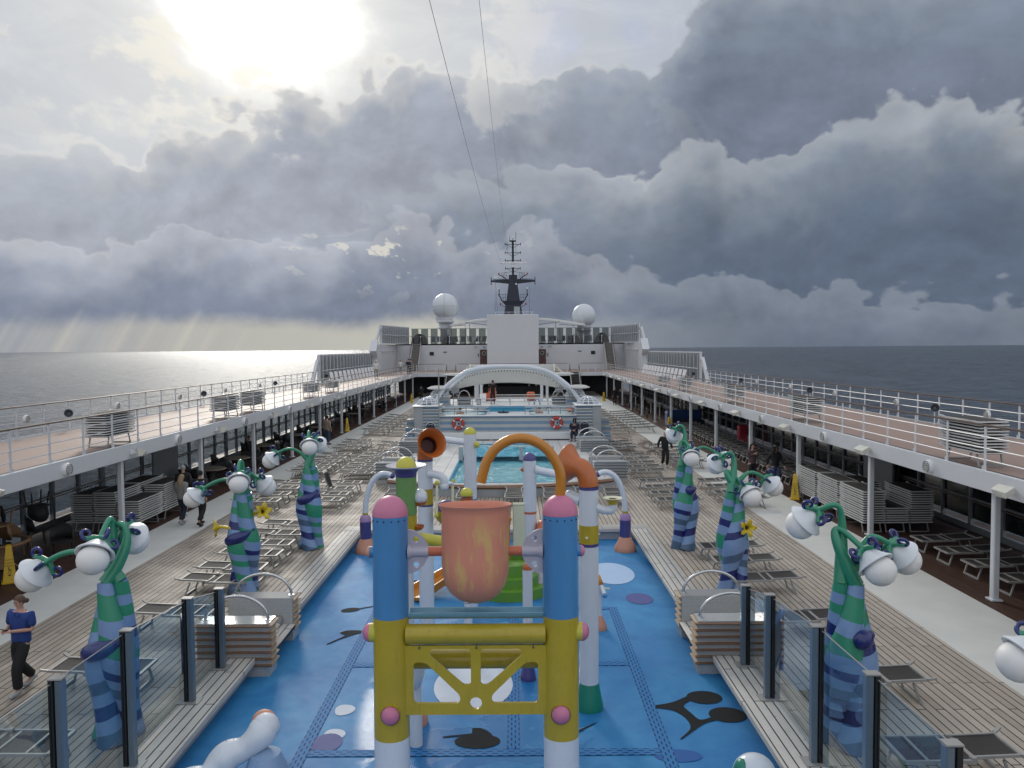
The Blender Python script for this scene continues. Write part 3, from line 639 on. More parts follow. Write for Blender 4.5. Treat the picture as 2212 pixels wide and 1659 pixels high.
# horns (dark loudspeakers) on posts at the outer railing
hp = thing('horn_speaker', 'x', 'loudspeaker', group='horn loudspeakers along the outer railings')
a = MB(); a.lathe([(.03, .12), (.05, .02), (.09, -.06), (.15, -.14), (.135, -.14), (.05, -.03), (.0, -.02)], n=18, M_=Matrix.Rotation(R(-90), 4, 'X')); a.build('horn', 'dark_steel', hp)
a = MB(); a.rod((0, .1, 0), (0, .22, 0), .05, 10); a.build('driver', 'white_plastic', hp)
a = MB(); a.rod((0, .1, -.62), (0, .1, -.02), .02, 8); a.build('stand', 'white_plastic', hp)
k = 0
for sx, nm, ys in ((1, 'right', (27.6, 39.3, 51.2, 64.8, 77.6)), (-1, 'left', (28.0, 40.2, 52.2, 66.3))):
    for i, y in enumerate(ys):
        lab = 'dark horn loudspeaker on a white stem at the outer %s railing, %s from the camera' % (nm, ordn(i+1))
        if k == 0: hp.location = (sx*15.7, y, 3.57); hp['label'] = lab; hp.rotation_euler = (0, 0, R(-25*sx))
        else: dup(hp, (sx*15.7, y, 3.57), R(-25*sx), lab)
        k += 1
# ================================================================== FAR SUPERSTRUCTURE
# low and high louvred wind screens
def louvre(label, pts, x, z0, slant, top, zb=0., n=17, rz=0.):
    """pts: (y0, y1); vertical fins between a top and a bottom rail"""
    y0, y1 = pts; sx = 1 if x > 0 else -1
    t_ = thing('louvre_screen', label, 'wind screen', (x, y0, z0), rz, 'louvred wind screens')
    f = MB(); h = top-z0
    f.box((0, (y1-y0)/2, h), (.16, y1-y0+.1, .10)); f.box((0, (y1-y0)/2, zb+.05), (.14, y1-y0, .10))
    f.box((0, 0, (h+zb)/2), (.2, .16, h-zb+.1)); f.build('frame', 'white_paint', t_)
    g = MB(); g.bar((0, -.9-slant, zb), (0, -.55, h*.80), .22, .34); g.bar((0, -.55, h*.80), (0, -.1, h*.80), .2, .2); g.build('end_brace', 'white_paint', t_)
    fm = MB(); fm.box((0, 0, (h+zb)/2), (.34, .045, h-zb-.1), rz=R(32*sx)); fmesh = fm.mesh('fin', 'white_paint')
    gl = MB(); gl.box((sx*.2, (y1-y0)/2, (h+zb)/2), (.02, y1-y0-.2, h-zb-.14)); gl.build('tinted_pane', 'glass_tint', t_)
    for i in range(n):
        o = bpy.data.objects.new('fin', fmesh); COL.objects.link(o); o.parent = t_; o.location = (0, (i+.6)*(y1-y0)/n, 0)
    r = MB(); r.box((-sx*.3, (y1-y0)/2, 1.12+zb), (.06, y1-y0, .06)); r.build('handrail', 'white_gloss', t_)
louvre('low louvred white wind screen along the right walkway edge, ahead of open railing', (63.2, 88.4), 15.9, UZ, 1.6, 5.38, n=19)
louvre('low louvred white wind screen along the left walkway edge, ahead of open railing', (64.9, 90.5), -15.9, UZ, 1.6, 5.38, n=19)
louvre('high louvred wind screen above the right corner stairs of the far deckhouse', (93, 104.6), 15.7, 6.5, 1.0, 8.7, n=16, rz=R(10))
louvre('high louvred wind screen above the left corner stairs of the far deckhouse', (94, 105.0), -15.7, 6.5, 1.0, 8.75, n=16, rz=R(-10))
# side wings carrying the high screens
for sx, nm in ((1, 'right'), (-1, 'left')):
    t_ = thing('deckhouse_wing', 'white %s side wing of the far deckhouse with a ribbed recess' % nm, 'deckhouse wing', (sx*15.6, 97.5, UZ))
    a = MB(); a.prism([(-9.2, 0), (9, 0), (9, 3.5), (-6.5, 3.5), (-8.2, 2.5)], -.25*1, .25, 'X'); a.build('wall', 'white_paint', t_)
    b_ = MB()
    for i in range(14): b_.box((-sx*.30, -5.5+i*.7, 1.45), (.1, .1, 2.3))
    b_.box((-sx*.28, -1, 2.65), (.12, 10, .12)); b_.build('ribs', 'white_paint', t_)
    c_ = MB(); c_.bar((0, -9.4, 2.35), (0, -8.0, 3.6), .8, .9) ; c_.build('buttress', 'white_paint', t_)
dk = thing('deckhouse', 'wide white far deckhouse with a plain tall centre block and two brown doors', 'deckhouse', (0, 104, 0))
a = MB(); a.box((0, .6, 4.7), (31, 1.2, 3.6)); a.box((0, 6, 6.42), (31, 12, .16)); a.build('wall', 'white_paint', dk)
a = MB(); a.box((.38, -1.5, 6.6), (6.72, 5.0, 7.25), ch=.03); a.build('centre_block', 'white_paint', dk)
for sx, x in ((-1, -3.55), (1, 4.32)):
    d = MB(); d.box((x, -.04, 4.62), (1.05, .10, 2.16), ch=.02); dd = d.build('door', 'door_brown', dk)
    p = MB(); p.lathe([(.27, 0), (.27, .05), (.19, .05), (.19, .0)], (x, -.09, 5.2), 20, Matrix.Rotation(R(90), 4, 'X')); p.build('porthole', 'aluminium', dd)
    p = MB(); p.lathe([(0, .02), (.19, .02)], (x, -.09, 5.2), 20, Matrix.Rotation(R(90), 4, 'X')); p.build('pane', 'glass_dark', dd)
    h = MB(); h.box((x-sx*-.4, -.12, 4.55), (.05, .05, .3)); h.build('handle', 'aluminium', dd)
    l = MB(); l.ball((x, -.1, 6.05), .12); l.box((x+sx*1.1, -.1, 6.1), (.3, .2, .16)); l.build('door_lamp', 'grey_panel', dk)
    v = MB(); v.box((x+sx*.75, -.03, 5.1), (.22, .06, .12)); v.box((x+sx*.75, -.03, 4.85), (.16, .05, .25)); v.build('notice', 'dark_steel', dk)
    v = MB(); v.box((sx*10.9+.3, -.03, 5.2), (.56, .08, .46)); v.build('vent', 'black_void', dk)
    v = MB(); v.box((sx*9.1+.3, -.02, 5.4), (.5, .05, .14)); v.build('plate', 'dark_steel', dk)
# dark bar area under the cross walkway
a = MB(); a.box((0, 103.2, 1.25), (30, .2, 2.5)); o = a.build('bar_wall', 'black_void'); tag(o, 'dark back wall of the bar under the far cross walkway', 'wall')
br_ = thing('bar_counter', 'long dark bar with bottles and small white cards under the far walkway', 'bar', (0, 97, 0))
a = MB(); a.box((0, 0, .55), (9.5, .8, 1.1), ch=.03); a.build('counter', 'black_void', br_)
a = MB(); a.box((0, 2.2, 1.3), (9, .3, .05)); a.box((0, 2.2, 1.75), (9, .3, .05)); a.build('shelf', 'grey_panel', br_)
rb = random.Random(4); a = MB()
for i in range(46): x = rb.uniform(-4.4, 4.4); a.lathe([(.0, 0), (.04, 0), (.04, .18), (.015, .22), (.015, .3)], (x, 2.2, rb.choice((1.325, 1.775))), 8)
a.build('bottles', 'bluegrey_steel', br_)['kind'] = 'stuff'
for i, x in enumerate((-3.4, -2.6, 2.4, 3.3)):
    a = MB(); a.box((x, -.2, 1.19), (.22, .03, .17)); tag(a.build('menu_card', 'white_plastic', None), None).location = (0, 97, 0)
    tag(bpy.data.objects[-1] if False else [o for o in COL.objects if o.name.startswith('menu_card')][-1], 'small white card on the far dark bar counter, %s from the left' % ordn(i+1), 'card', 'cards on the far bar')
# windbreak glass along the top of the wall
for sx, x0, x1, nm in ((-1, -13.4, -3.0, 'left'), (1, 3.8, 13.6, 'right')):
    t_ = thing('glass_windbreak', 'tinted glass windbreak on top of the far deckhouse, %s of its centre block' % nm, 'windbreak', (0, 104.2, 6.5), 0, 'tinted glass windbreaks on the deckhouse')
    n = 8; st = (x1-x0)/n
    for i in range(n):
        g = MB(); g.box((x0+(i+.42)*st, 0, 1.02), (st*.72, .03, 2.04)); g.build('pane', 'glass_tint', t_)
        p = MB(); p.box((x0+i*st, -.1, .52), (.07, .07, 1.04)); p.box((x0+i*st, -.1, 1.04), (.2, .09, .06)); p.box((x0+i*st, -.1, .3), (.2, .09, .05)); p.build('post', 'white_gloss', t_)
    g = MB(); g.box(((x0+x1)/2, -.02, 2.07), (x1-x0, .05, .05)); g.box(((x0+x1)/2, -.1, 1.0), (x1-x0, .04, .04)); g.build('top_rail', 'dark_steel', t_)
# upper deck behind glass: dark furniture masses and side hoods
for i, (x, w, h) in enumerate(((-12.6, 2.0, 1.45), (-8.6, 1.6, 1.2), (8.9, 1.6, 1.2), (12.7, 2.0, 1.45))):
    a = MB(); P = [(w/2*cos(k*pi/14), h*sin(k*pi/14)) for k in range(15)]; a.prism(P, 0, 2.2, 'Y'); o = a.build('cabana_hood', 'black_void'); o.location = (x, 106.5, 6.5)
    tag(o, 'dark rounded cabana behind the glass on the far deckhouse, %s from the left' % ordn(i+1), 'cabana', 'dark cabanas on the deckhouse roof')
lr = random.Random(5); dc = MB(); dc.box((0, 0, .35), (.6, 1.5, .1)); dc.bar((0, .5, .4), (0, 1.0, 1.05), .6, .08); dc.box((-.25, -.5, .17), (.06, .06, .34)); dc.box((.25, -.5, .17), (.06, .06, .34)); dcm = dc.mesh('deck_chair', 'dark_steel')
for i, x in enumerate([-10.6, -9.7, -7.4, -6.5, -5.6, -4.6, -3.7, 4.6, 5.5, 6.4, 7.3, 8.1, 10.4, 11.2]):
    o = bpy.data.objects.new('deck_chair', dcm); COL.objects.link(o); o.location = (x, 105.6+lr.random(), 6.5); o.rotation_euler = (0, 0, lr.uniform(-.3, .3))
    tag(o, 'dark deck chair behind the deckhouse windbreak, %s from the left' % ordn(i+1), 'deck chair', 'deck chairs behind the windbreak')
# canopies beside the block
for sx, nm in ((-1, 'left'), (1, 'right')):
    t_ = thing('fabric_canopy', 'white fabric canopy on thin poles above the far deckhouse, %s of the block' % nm, 'canopy', (sx*.1+.35, 107.5, 0), 0, 'fabric canopies on the deckhouse')
    a = MB(); n = 14; vs = []
    for i in range(n+1):
        u = i/n; x = sx*(3.2+u*(5.2 if sx < 0 else 6.6)); z = 10.0-.15*u-.62*u*u+.05*sin(u*pi*2.2)
        for k, y in enumerate((-3.2, -1.6, 0, 1.6)): vs.append((x, y, z-.28*(k in (0,))-.10*abs(k-1.5)))
    a.add(vs, [(i*4+k, i*4+k+1, (i+1)*4+k+1, (i+1)*4+k) for i in range(n) for k in range(3)])
    o = a.build('fabric', 'canvas', t_); sm = o.modifiers.new('thickness', 'SOLIDIFY'); sm.thickness = .06
    for x, y in ((6.3, -3.1), (8.2, -3.0), (6.0, 1.5)):
        p = MB(); p.rod((sx*x, y, 6.5), (sx*x, y, 9.45 if x < 7 else 9.1), .05); p.build('pole', 'white_gloss', t_)
    p = MB(); p.bar((sx*3.2, -3.1, 9.0), (sx*6.3, -3.15, 9.40), .08, .08); p.bar((sx*6.3, -3.15, 9.05), (sx*8.4, -3.1, 8.85), .07, .07); p.build('strut', 'dark_steel', t_)
# radomes
def radome(label, x, y, zc, r, base=True, seam=True):
    t_ = thing('radome', label, 'radome', (x, y, 6.5), 0, 'white radomes')
    a = MB(); a.ball((0, 0, zc-6.5), r, 32); s_ = a.build('dome', 'radome', t_)
    if seam:
        b_ = MB(); b_.lathe([(r*1.004, -.02), (r*1.004, .02)], (0, 0, zc-6.5), 40)
        b_.lathe([(r*1.004, -.02), (r*1.004, .02)], (0, 0, zc-6.5), 40, Matrix.Rotation(R(90), 4, 'Y')); b_.build('seam', 'grey_panel', s_)
    a = MB(); zb = zc-6.5-r*.78; a.lathe([(r*.60, zb), (r*.56, zb-.55), (r*.66, zb-.6), (r*.66, zb-.75), (r*.4, zb-1.1), (r*.28, 0)], n=24); a.build('pedestal', 'white_paint', t_); return t_
radome('largest white radome with cross seams left of the mast', -9.05, 108, 11.75, 1.85); radome('plain white radome standing alone right of the mast', 10.35, 108, 10.32, 1.66, seam=False)
radome('smaller radome half hidden behind the large left radome', -9.9, 114, 10.6, 1.2, seam=False)
# mast
mt = thing('signal_mast', 'tall black ship mast with crosstrees and radar above the white centre block', 'mast', (.46, 106, 10.2))
a = MB()
def frus(mb, w0, d0, z0, w1, d1, z1): mb.add([(-w0/2, -d0/2, z0), (w0/2, -d0/2, z0), (w0/2, d0/2, z0), (-w0/2, d0/2, z0), (-w1/2, -d1/2, z1), (w1/2, -d1/2, z1), (w1/2, d1/2, z1), (-w1/2, d1/2, z1)], [(3, 2, 1, 0), (4, 5, 6, 7), (0, 1, 5, 4), (1, 2, 6, 5), (2, 3, 7, 6), (3, 0, 4, 7)])
frus(a, 2.75, 2.2, 0, 2.75, 2.2, .3); frus(a, 2.5, 2, .3, 2.1, 1.7, 1.55); frus(a, 2.1, 1.7, 1.55, 3.1, 1.9, 2.1); frus(a, 1.85, 1.6, 2.1, 1.2, 1.2, 4.5); frus(a, 1.2, 1.2, 4.5, 1.14, 1.14, 5.65); a.build('tower', 'mast_navy', mt)
a = MB(); a.rod((0, 0, 5.6), (0, 0, 10.3), .15, 10); a.box((0, 0, 10.3), (.9, .5, .15)); a.build('topmast', 'mast_navy', mt)
for i, (z, w) in enumerate(((9.85, 1.05), (8.7, 1.05), (7.65, 1.05), (6.55, 1.0))):
    a = MB(); a.box((0, 0, z), (2*w, .07, .07)); 
    for s_ in (-1, 1): a.bar((s_*.12, 0, z-.45), (s_*w*.85, 0, z), .05, .05); a.box((s_*w, 0, z), (.07, .07, .36)); a.box((s_*w, 0, z+.1), (.14, .14, .1))
    a.build('crosstree', 'mast_navy', mt)
a = MB(); a.box((0, -.4, 7.3), (3.7, .3, .24), rz=R(3)); a.box((0, -.2, 6.95), (.5, .45, .5)); a.build('radar_scanner', 'white_plastic', mt)
a = MB()
for s_ in (-1, 1):
    a.box((0, 0, 4.8), (1.3, .5, .5)); a.add([(s_*.6, -.3, 4.5), (s_*.6, .3, 4.5), (s_*3.0, .12, 4.75), (s_*3.0, -.12, 4.75), (s_*.6, -.3, 5.1), (s_*.6, .3, 5.1), (s_*3.0, .12, 4.98), (s_*3.0, -.12, 4.98)], [(0, 1, 2, 3), (4, 7, 6, 5), (0, 3, 7, 4), (1, 5, 6, 2), (2, 6, 7, 3), (0, 4, 5, 1)])
    a.rod((s_*3.0, 0, 4.35), (s_*3.0, 0, 5.4), .06); a.rod((s_*1.2, 0, 5.15), (s_*2.8, 0, 5.1), .04)
a.build('yardarm', 'mast_navy', mt)
a = MB()
for s_ in (-1, 1):
    a.bar((s_*.7, 0, 4.9), (s_*1.5, 0, 5.55), .3, .12); a.bar((s_*1.5, 0, 5.55), (s_*1.9, 0, 5.7), .25, .1)
    a.bar((s_*1.45, 0, 2.1), (s_*2.05, 0, 3.05), .25, .12); a.rod((s_*1.92, 0, 2.9), (s_*1.92, 0, 3.75), .06)
    for k in range(4): a.rod((s_*(.75+k*.2), -.4, 4.95+k*.12), (s_*(.95+k*.24), -.4, 6.0), .022, 5)
    a.rod((s_*.2, -.4, 6.05), (s_*1.3, -.4, 6.0), .025, 5); a.rod((s_*.9, -.5, 3.02), (s_*2.0, -.5, 3.02), .025, 5); a.rod((s_*1.0, -.5, 2.6), (s_*1.8, -.5, 2.6), .02, 5)
    for k in range(3): a.rod((s_*(1.05+k*.3), -.5, 2.1), (s_*(1.05+k*.36), -.5, 3.0), .022, 5)
    a.bar((s_*1.05, 0, 1.3), (s_*1.7, 0, 1.6), .06, .06)
a.build('platform_frame', 'mast_navy', mt)
for s_ in (-1, 1):
    b_ = MB(); b_.ball((s_*1.92, 0, 3.85), .13); b_.build('lamp', 'white_plastic', mt); b_ = MB(); b_.box((s_*1.75, 0, 1.72), (.2, .2, .3)); b_.box((s_*1.95, 0, 5.85), (.2, .2, .25)); b_.build('red_lamp', 'play_red', mt)
a = MB(); a.ball((.42, -.62, 4.4), .13); a.ball((0, 0, 10.75), .14); a.build('lamp', 'white_plastic', mt)
a = MB(); a.rod((-.45, 0, 10.3), (-.45, 0, 10.95), .03); a.rod((.42, 0, 10.3), (.42, 0, 11.5), .03); a.rod((0, 0, 10.3), (0, 0, 10.6), .04); a.rod((.42, 0, 8.7), (.42, 0, 10.2), .02); a.rod((-.8, 0, 8.7), (-.8, 0, 10.2), .03); a.build('antenna', 'dark_steel', mt)
a = MB(); a.box((.5, -1.12, .75), (.8, .1, 1.1)); a.build('locker', 'grey_panel', mt)
a = MB()
for zz in (.25, .55): a.box((.1, -1.5, zz), (5.2, .04, .04))
for x in (-2.4, -.6, .3, 1.4, 2.5): a.box((x, -1.5, .28), (.05, .05, .56))
a.build('safety_rail', 'white_gloss', mt)
for i, (x, z0, z1, tl) in enumerate(((-2.1, .1, 5.2, -.35), (-2.45, .2, 3.4, 0), (2.5, .2, 1.2, 0), (2.2, 0, 4.6, 0))):
    a = MB(); a.rod((x, -.8, z0), (x+tl, -.8, z1), .03, 5, .012); o = a.build('whip_antenna', 'dark_steel'); o.location = (.46, 106, 10.2)
    tag(o, ('slanted tall whip antenna left of the black mast', 'straight whip antenna at the left end of the block', 'short whip antenna at the right end of the block', 'tall thin whip antenna right of the black mast')[i], 'antenna', 'whip antennas beside the mast')
# stays from the mast to above the camera
for i, (p0, p1) in enumerate((((-.85, 106, 17.0), (-1.30, 16.5, 13.9)), ((-.3, 106, 19.7), (-.15, 16.5, 14.0)))):
    a = MB(); a.tube([Vector(p0).lerp(Vector(p1), k/24) - Vector((0, 0, .9*4*(k/24)*(1-k/24))) for k in range(25)], .006 if i else .008, 5); o = a.build('stay_wire', 'grey_panel')
    tag(o, ('thicker dark stay wire slanting down to the mast from upper left', 'thin steep stay wire running down to the mast top')[i], 'wire', 'stay wires')
# stairs
def stairs(label, x, y0, z0, y1, z1, w, mat, n=11):
    t_ = thing('staircase', label, 'staircase', (x, y0, z0)); a = MB()
    for i in range(n):
        f0 = i/n; a.box((0, (y1-y0)*(i+.5)/n, (z1-z0)*(i+1)/n-.04), (w, abs(y1-y0)/n+.06, .06)); a.box((0, (y1-y0)*(i+.98)/n, (z1-z0)*(i+.5)/n), (w, .02, (z1-z0)/n))
    a.build('steps', mat, t_)
    for s_ in (-1, 1):
        b_ = MB(); b_.bar((s_*(w/2+.03), 0, .05), (s_*(w/2+.03), y1-y0, z1-z0), .05, .28); b_.build('stringer', 'white_paint', t_)
        h = MB(); h.rod((s_*(w/2+.05), 0, 1.0), (s_*(w/2+.05), y1-y0, z1-z0+1.0), .035); h.rod((s_*(w/2+.05), 0, 0), (s_*(w/2+.05), 0, 1.0), .03); h.rod((s_*(w/2+.05), y1-y0, z1-z0), (s_*(w/2+.05), y1-y0, z1-z0+1.0), .03); h.build('handrail', 'rail_wood', t_)
stairs('grey staircase climbing to the deckhouse roof at the right corner', 13.2, 100, UZ, 104, 6.5, 1.05, 'stair_grey'); stairs('grey staircase climbing to the deckhouse roof at the left corner', -12.6, 100, UZ, 104, 6.5, 1.05, 'stair_grey')
stairs('dark staircase down from the cross walkway, right of the arch', 7.75, 87.6, 0, 92.2, UZ, 1.0, 'stair_dark'); stairs('dark staircase down from the cross walkway, left of the arch', -7.0, 87.6, 0, 92.2, UZ, 1.0, 'stair_dark')
# cross railing
def xrail(label, x0, x1, y, z, n):
    t_ = thing('deck_railing', label, 'railing', (0, y, z), 0, 'railings of the far cross walkway')
    a = MB(); a.box(((x0+x1)/2, 0, 1.05), (x1-x0, .07, .05)); a.build('handrail', 'rail_wood', t_)
    for k in (1, 2, 3): a = MB(); a.rod((x0, 0, .26*k), (x1, 0, .26*k), .014, 6); a.build('rail_wire', 'white_paint', t_)
    for i in range(n+1): a = MB(); a.box((x0+(x1-x0)*i/n, 0, .51), (.07, .02, 1.02)); a.build('post', 'white_gloss', t_)
xrail('white railing with dark handrail across the far walkway below the block', -6.2, 6.9, 92.3, UZ, 9); xrail('short railing of the far walkway left of the left stairs', -11.2, -7.8, 92.3, UZ, 3); xrail('short railing of the far walkway right of the right stairs', 8.5, 11.2, 92.3, UZ, 3)
# ================================================================== SPLASH PLAY EQUIPMENT
def column(parent, x, y, segs, n=28, base=None):
    """stacked round segments: (part name, material, z0, z1, r0, r1)"""
    for nm, mat, z0, z1, r0, r1 in segs:
        a = MB(); a.lathe([(0, z0), (r0, z0), (r1, z1), (0, z1)], (x, y, 0), n); a.build(nm, mat, parent)
def dome(parent, nm, mat, c, r, h, n=28): a = MB(); a.ball(c, 1, n, (r, r, h), 0, 1); return a.build(nm, mat, parent)
def bell(parent, mat, x, y, z0, z1, r0, r1, nm='foot'):
    a = MB(); a.lathe([(0, z0), (r0, z0), (r0*1.02, z0+.05), (r0*.93, z0+(z1-z0)*.35), (r1+(r0-r1)*.35, z0+(z1-z0)*.7), (r1, z1), (0, z1)], (x, y, 0), 28); return a.build(nm, mat, parent)
# ---- tipping-bucket frame
PYY = 10.0
bf = thing('bucket_frame', 'tall blue and yellow play frame with pink domed posts standing in front', 'play frame', (.085, PYY, FZ))
LEAN = Matrix.Rotation(R(-2.5), 4, 'X')
frame_parts = []
def bpart(mb, nm, mat, par=None):
    o = mb.build(nm, mat, par or bf); return o
zz = lambda z: z-FZ
for sx in (-1, 1):
    x = sx*1.13; y = 0
    for nm, mat, z0, z1 in (('post_foot', 'play_white', FZ, .66), ('post_middle', 'play_yellow', .66, 2.26), ('post_upper', 'play_blue', 2.26, 3.60)):
        a = MB(); a.lathe([(0, zz(z0)), (.235, zz(z0)), (.235, zz(z1)), (0, zz(z1))], (x, y, 0), 36); o = bpart(a, nm, mat)
        if nm == 'post_upper':
            b_ = MB()
            for k in range(6): th = -pi/2+(k-2.5)*.42; b_.ball((x+.236*cos(th), y+.236*sin(th), zz(3.55)), .011, 6)
            b_.build('bolts', 'ink', o)
    a = MB(); a.ball((x, y, zz(3.60)), 1, 36, (.238, .238, .265), 0, 1); bpart(a, 'dome_cap', 'play_pink')
    Ry = Matrix.Rotation(R(90*sx), 4, 'Y')
    a = MB(); a.lathe([(.075, 0), (.075, .06)], (x+sx*.21, y, zz(3.11)), 20, Ry); kk = bpart(a, 'side_stub', 'play_blue')
    a = MB(); a.ball((x+sx*.27, y, zz(3.11)), .08, 20, (1, 1, .75), 0, 1, Ry); a.build('knob', 'play_pink' if sx > 0 else 'play_peach', kk)
    a = MB(); a.lathe([(.125, 0), (.125, .08)], (x+sx*.20, y, zz(2.035)), 20, Ry); kk = bpart(a, 'side_stub', 'play_lemon')
    a = MB(); a.ball((x+sx*.28, y, zz(2.035)), .125, 24, (1, 1, .8), 0, 1, Ry); a.build('knob', 'play_pink', kk)
    Rf = Matrix.Rotation(R(90), 4, 'X')
    a = MB(); a.lathe([(.125, -.06), (.128, .06)], (x-.02*sx, y-.205, zz(1.03)), 20, Rf); kk = bpart(a, 'front_stub', 'play_yellow')
    a = MB(); a.ball((x-.02*sx, y-.25, zz(1.03)), .122, 24, (1, 1, .85), 0, 1, Rf); a.build('knob', 'play_pink', kk)
a = MB(); a.tube([(-.92, -.06, zz(2.03)), (.92, -.06, zz(2.03))], .13, 28); bpart(a, 'front_beam', 'play_yellow')
a = MB(); a.tube([(-.98, .42, zz(1.52)), (.98, .42, zz(1.52))], .13, 24)
for s_ in (-1, 1): a.bar((s_*.98, .10, zz(1.52)), (s_*.98, .45, zz(1.52)), .16, .16)
bpart(a, 'rear_beam', 'play_yellow')
a = MB()
for s_ in (.0, .75, -.75): a.rod((s_+.01, -.10, zz(1.90)), (s_+.01, -.14, zz(1.86)), .012, 8)
bpart(a, 'beam_bolts', 'dark_steel')
a = MB(); prof = [(.06+.13*cos(th), zz(2.31)-.0+.11*sin(th)) for th in [pi+pi*k/10 for k in range(11)]]
prof2 = [(.06+.115*cos(th), zz(2.31)+.10*sin(th)*.9) for th in [2*pi-pi*k/10 for k in range(11)]]
a.prism([(p[0], p[1]) for p in prof+prof2], -.90, .90, 'X'); bpart(a, 'splash_trough', 'play_teal')
def rc(poly, r, n=5):                          # round the corners of a polygon
    out = []; P = [Vector((*p, 0)) for p in poly]; L = len(P)
    for i in range(L):
        a_, b_, c_ = P[i-1], P[i], P[(i+1) % L]; u, v = (a_-b_), (c_-b_); k = min(r, u.length*.45, v.length*.45); u.normalize(); v.normalize()
        p0, p1 = b_+u*k, b_+v*k
        for j in range(n+1): t = j/n; q_ = p0*(1-t)**2 + b_*2*t*(1-t) + p1*t*t; out.append((q_.x, q_.y))
    return out
px_ = lambda u, v: ((u-1012)/416, zz(.98+(990-v)/410))
mir = lambda P: [(-x, y) for x, y in reversed(P)]
outer = [px_(*p) for p in ((625, 615), (1399, 615), (1399, 990), (625, 990))]
Aa = rc([px_(*p) for p in ((762, 633), (985, 633), (985, 830), (945, 830), (762, 672))], .05)
Cc = rc([px_(*p) for p in ((670, 705), (735, 705), (925, 885), (925, 928), (670, 928))], .06)
hole = [((1012-1012)/416+.08*cos(2*pi*i/24), zz(1.13)+.08*sin(2*pi*i/24)) for i in range(24)]
pl = plate([outer, Aa, mir(Aa), Cc, mir(Cc), hole], .05)
o = bpart(pl, 'truss_plate', 'play_yellow'); o.location = (0, -.10, 0)
for sx in (-1, 1):
    fin = [(0, .29), (.04, .285), (.11, .25), (.19, .18), (.245, .08), (.26, 0), (.245, -.08), (.19, -.18), (.11, -.25), (.04, -.285), (0, -.29), (-.06, -.29), (-.06, .29)]
    F = plate([[(sx*-1*(x), z) for x, z in (fin if sx < 0 else fin)], circ(sx*-.085, .165, .04, 18), circ(sx*-.085, -.175, .04, 18)], .035)
    o = bpart(F, 'bearing_fin', 'play_lavender'); o.location = (sx*.872, 0, zz(3.115))
    a = MB(); a.tube([(sx*.88, 0, zz(3.115)), (sx*.62, 0, zz(3.115))], .073, 20); a.lathe([(.1, -.03), (.075, .03)], (sx*.865, 0, zz(3.115)), 20, Matrix.Rotation(R(-90*sx), 4, 'Y')); bpart(a, 'axle_sleeve', 'play_lavender')
    a = MB(); a.tube([(sx*.62, 0, zz(3.115)), (sx*.40, 0, zz(3.115))], .064, 20); bpart(a, 'axle', 'play_coral')
arc = spline([(1.13, 0, zz(3.82)), (1.14, 0, zz(4.12)), (1.06, 0, zz(4.33)), (.92, 0, zz(4.50)), (.72, 0, zz(4.60)), (.50, 0, zz(4.60)), (.30, 0, zz(4.49)), (.16, 0, zz(4.30)), (.08, 0, zz(4.03))], 8)
a = MB(); a.tube(arc, .068, 20); o = bpart(a, 'spray_arch', 'play_amber')
a = MB(); a.lathe([(0, .001), (.062, .001)], arc[-1], 16, (arc[-1]-arc[-2]).to_track_quat('Z', 'Y').to_matrix().to_4x4()); a.build('spray_mouth', 'black_void', o)
bf.rotation_euler = (R(-2.0), 0, 0)
bk = thing('tipping_bucket', 'big weathered coral tipping bucket hanging between the two blue posts', 'tipping bucket', (.085, PYY+.14, 3.11))
a = MB(); B0 = [(.0, -.68), (.12, -.665), (.23, -.625), (.33, -.545), (.40, -.44), (.438, -.30), (.448, -.15), (.45, 0), (.45, .5), (.455, .54), (.475, .585), (.493, .612), (.490, .622), (.46, .59), (.44, .54), (.432, .5), (.432, -.2), (.35, -.45), (.0, -.62)]
a.lathe(B0, n=56); a.build('shell', 'bucket_coral', bk)
bk.rotation_euler = (R(-6), 0, 0)
# ---- green column with dish and yellow ball
E2x, E2y = -1.15, 12.4
t_ = thing('dish_fountain', 'green and yellow play column with lavender dish and yellow ball on top', 'play column', (0, 0, 0))
column(t_, E2x, E2y, [('lower_pipe', 'play_white', FZ, 2.6, .10, .10), ('yellow_ring', 'play_yellow', 2.56, 3.12, .165, .165), ('green_pipe', 'play_green', 3.12, 3.76, .168, .168)])
bell(t_, 'play_peach', E2x+.02, E2y, FZ, .15, .28, .13)
a = MB(); a.lathe([(.17, 3.74), (.172, 3.80), (.20, 3.85), (.26, 3.89), (.165, 3.90)], (E2x, E2y, 0), 32); a.build('collar', 'play_purple', t_)
a = MB(); a.lathe([(.17, 3.875), (.26, 3.885), (.33, 3.915), (.328, 3.925), (.25, 3.905), (.15, 3.90)], (E2x, E2y, 0), 36); a.build('dish', 'play_lavender', t_)
a = MB(); a.ball((E2x, E2y, 3.90), 1, 30, (.165, .165, .165), -.2, 1); a.build('ball', 'play_lemon', t_)
a = MB(); a.tube(spline([(E2x, E2y, 2.95), (E2x+.02, E2y, 2.75), (E2x+.2, E2y, 2.72), (E2x+.7, E2y+.05, 2.62), (E2x+1.15, E2y+.1, 2.5)], 6), .10, 20); a.build('side_pipe', 'play_lemon', t_)
a = MB(); a.ball((E2x+.22, E2y+.02, 3.40), .12, 20, (1, 1, 1.1)); o = a.build('side_bulb', 'play_white', t_)
a = MB(); a.ball((E2x+.22, E2y+.02, 3.375), .122, 20, (1, 1, 1.1), -1, -.35); a.build('bulb_tip', 'play_orange', o)
a = MB(); a.ball((E2x+.20, E2y-.02, 2.94), .085, 18, (1, 1, 1), -1, 0); a.build('cup', 'play_orange', t_)
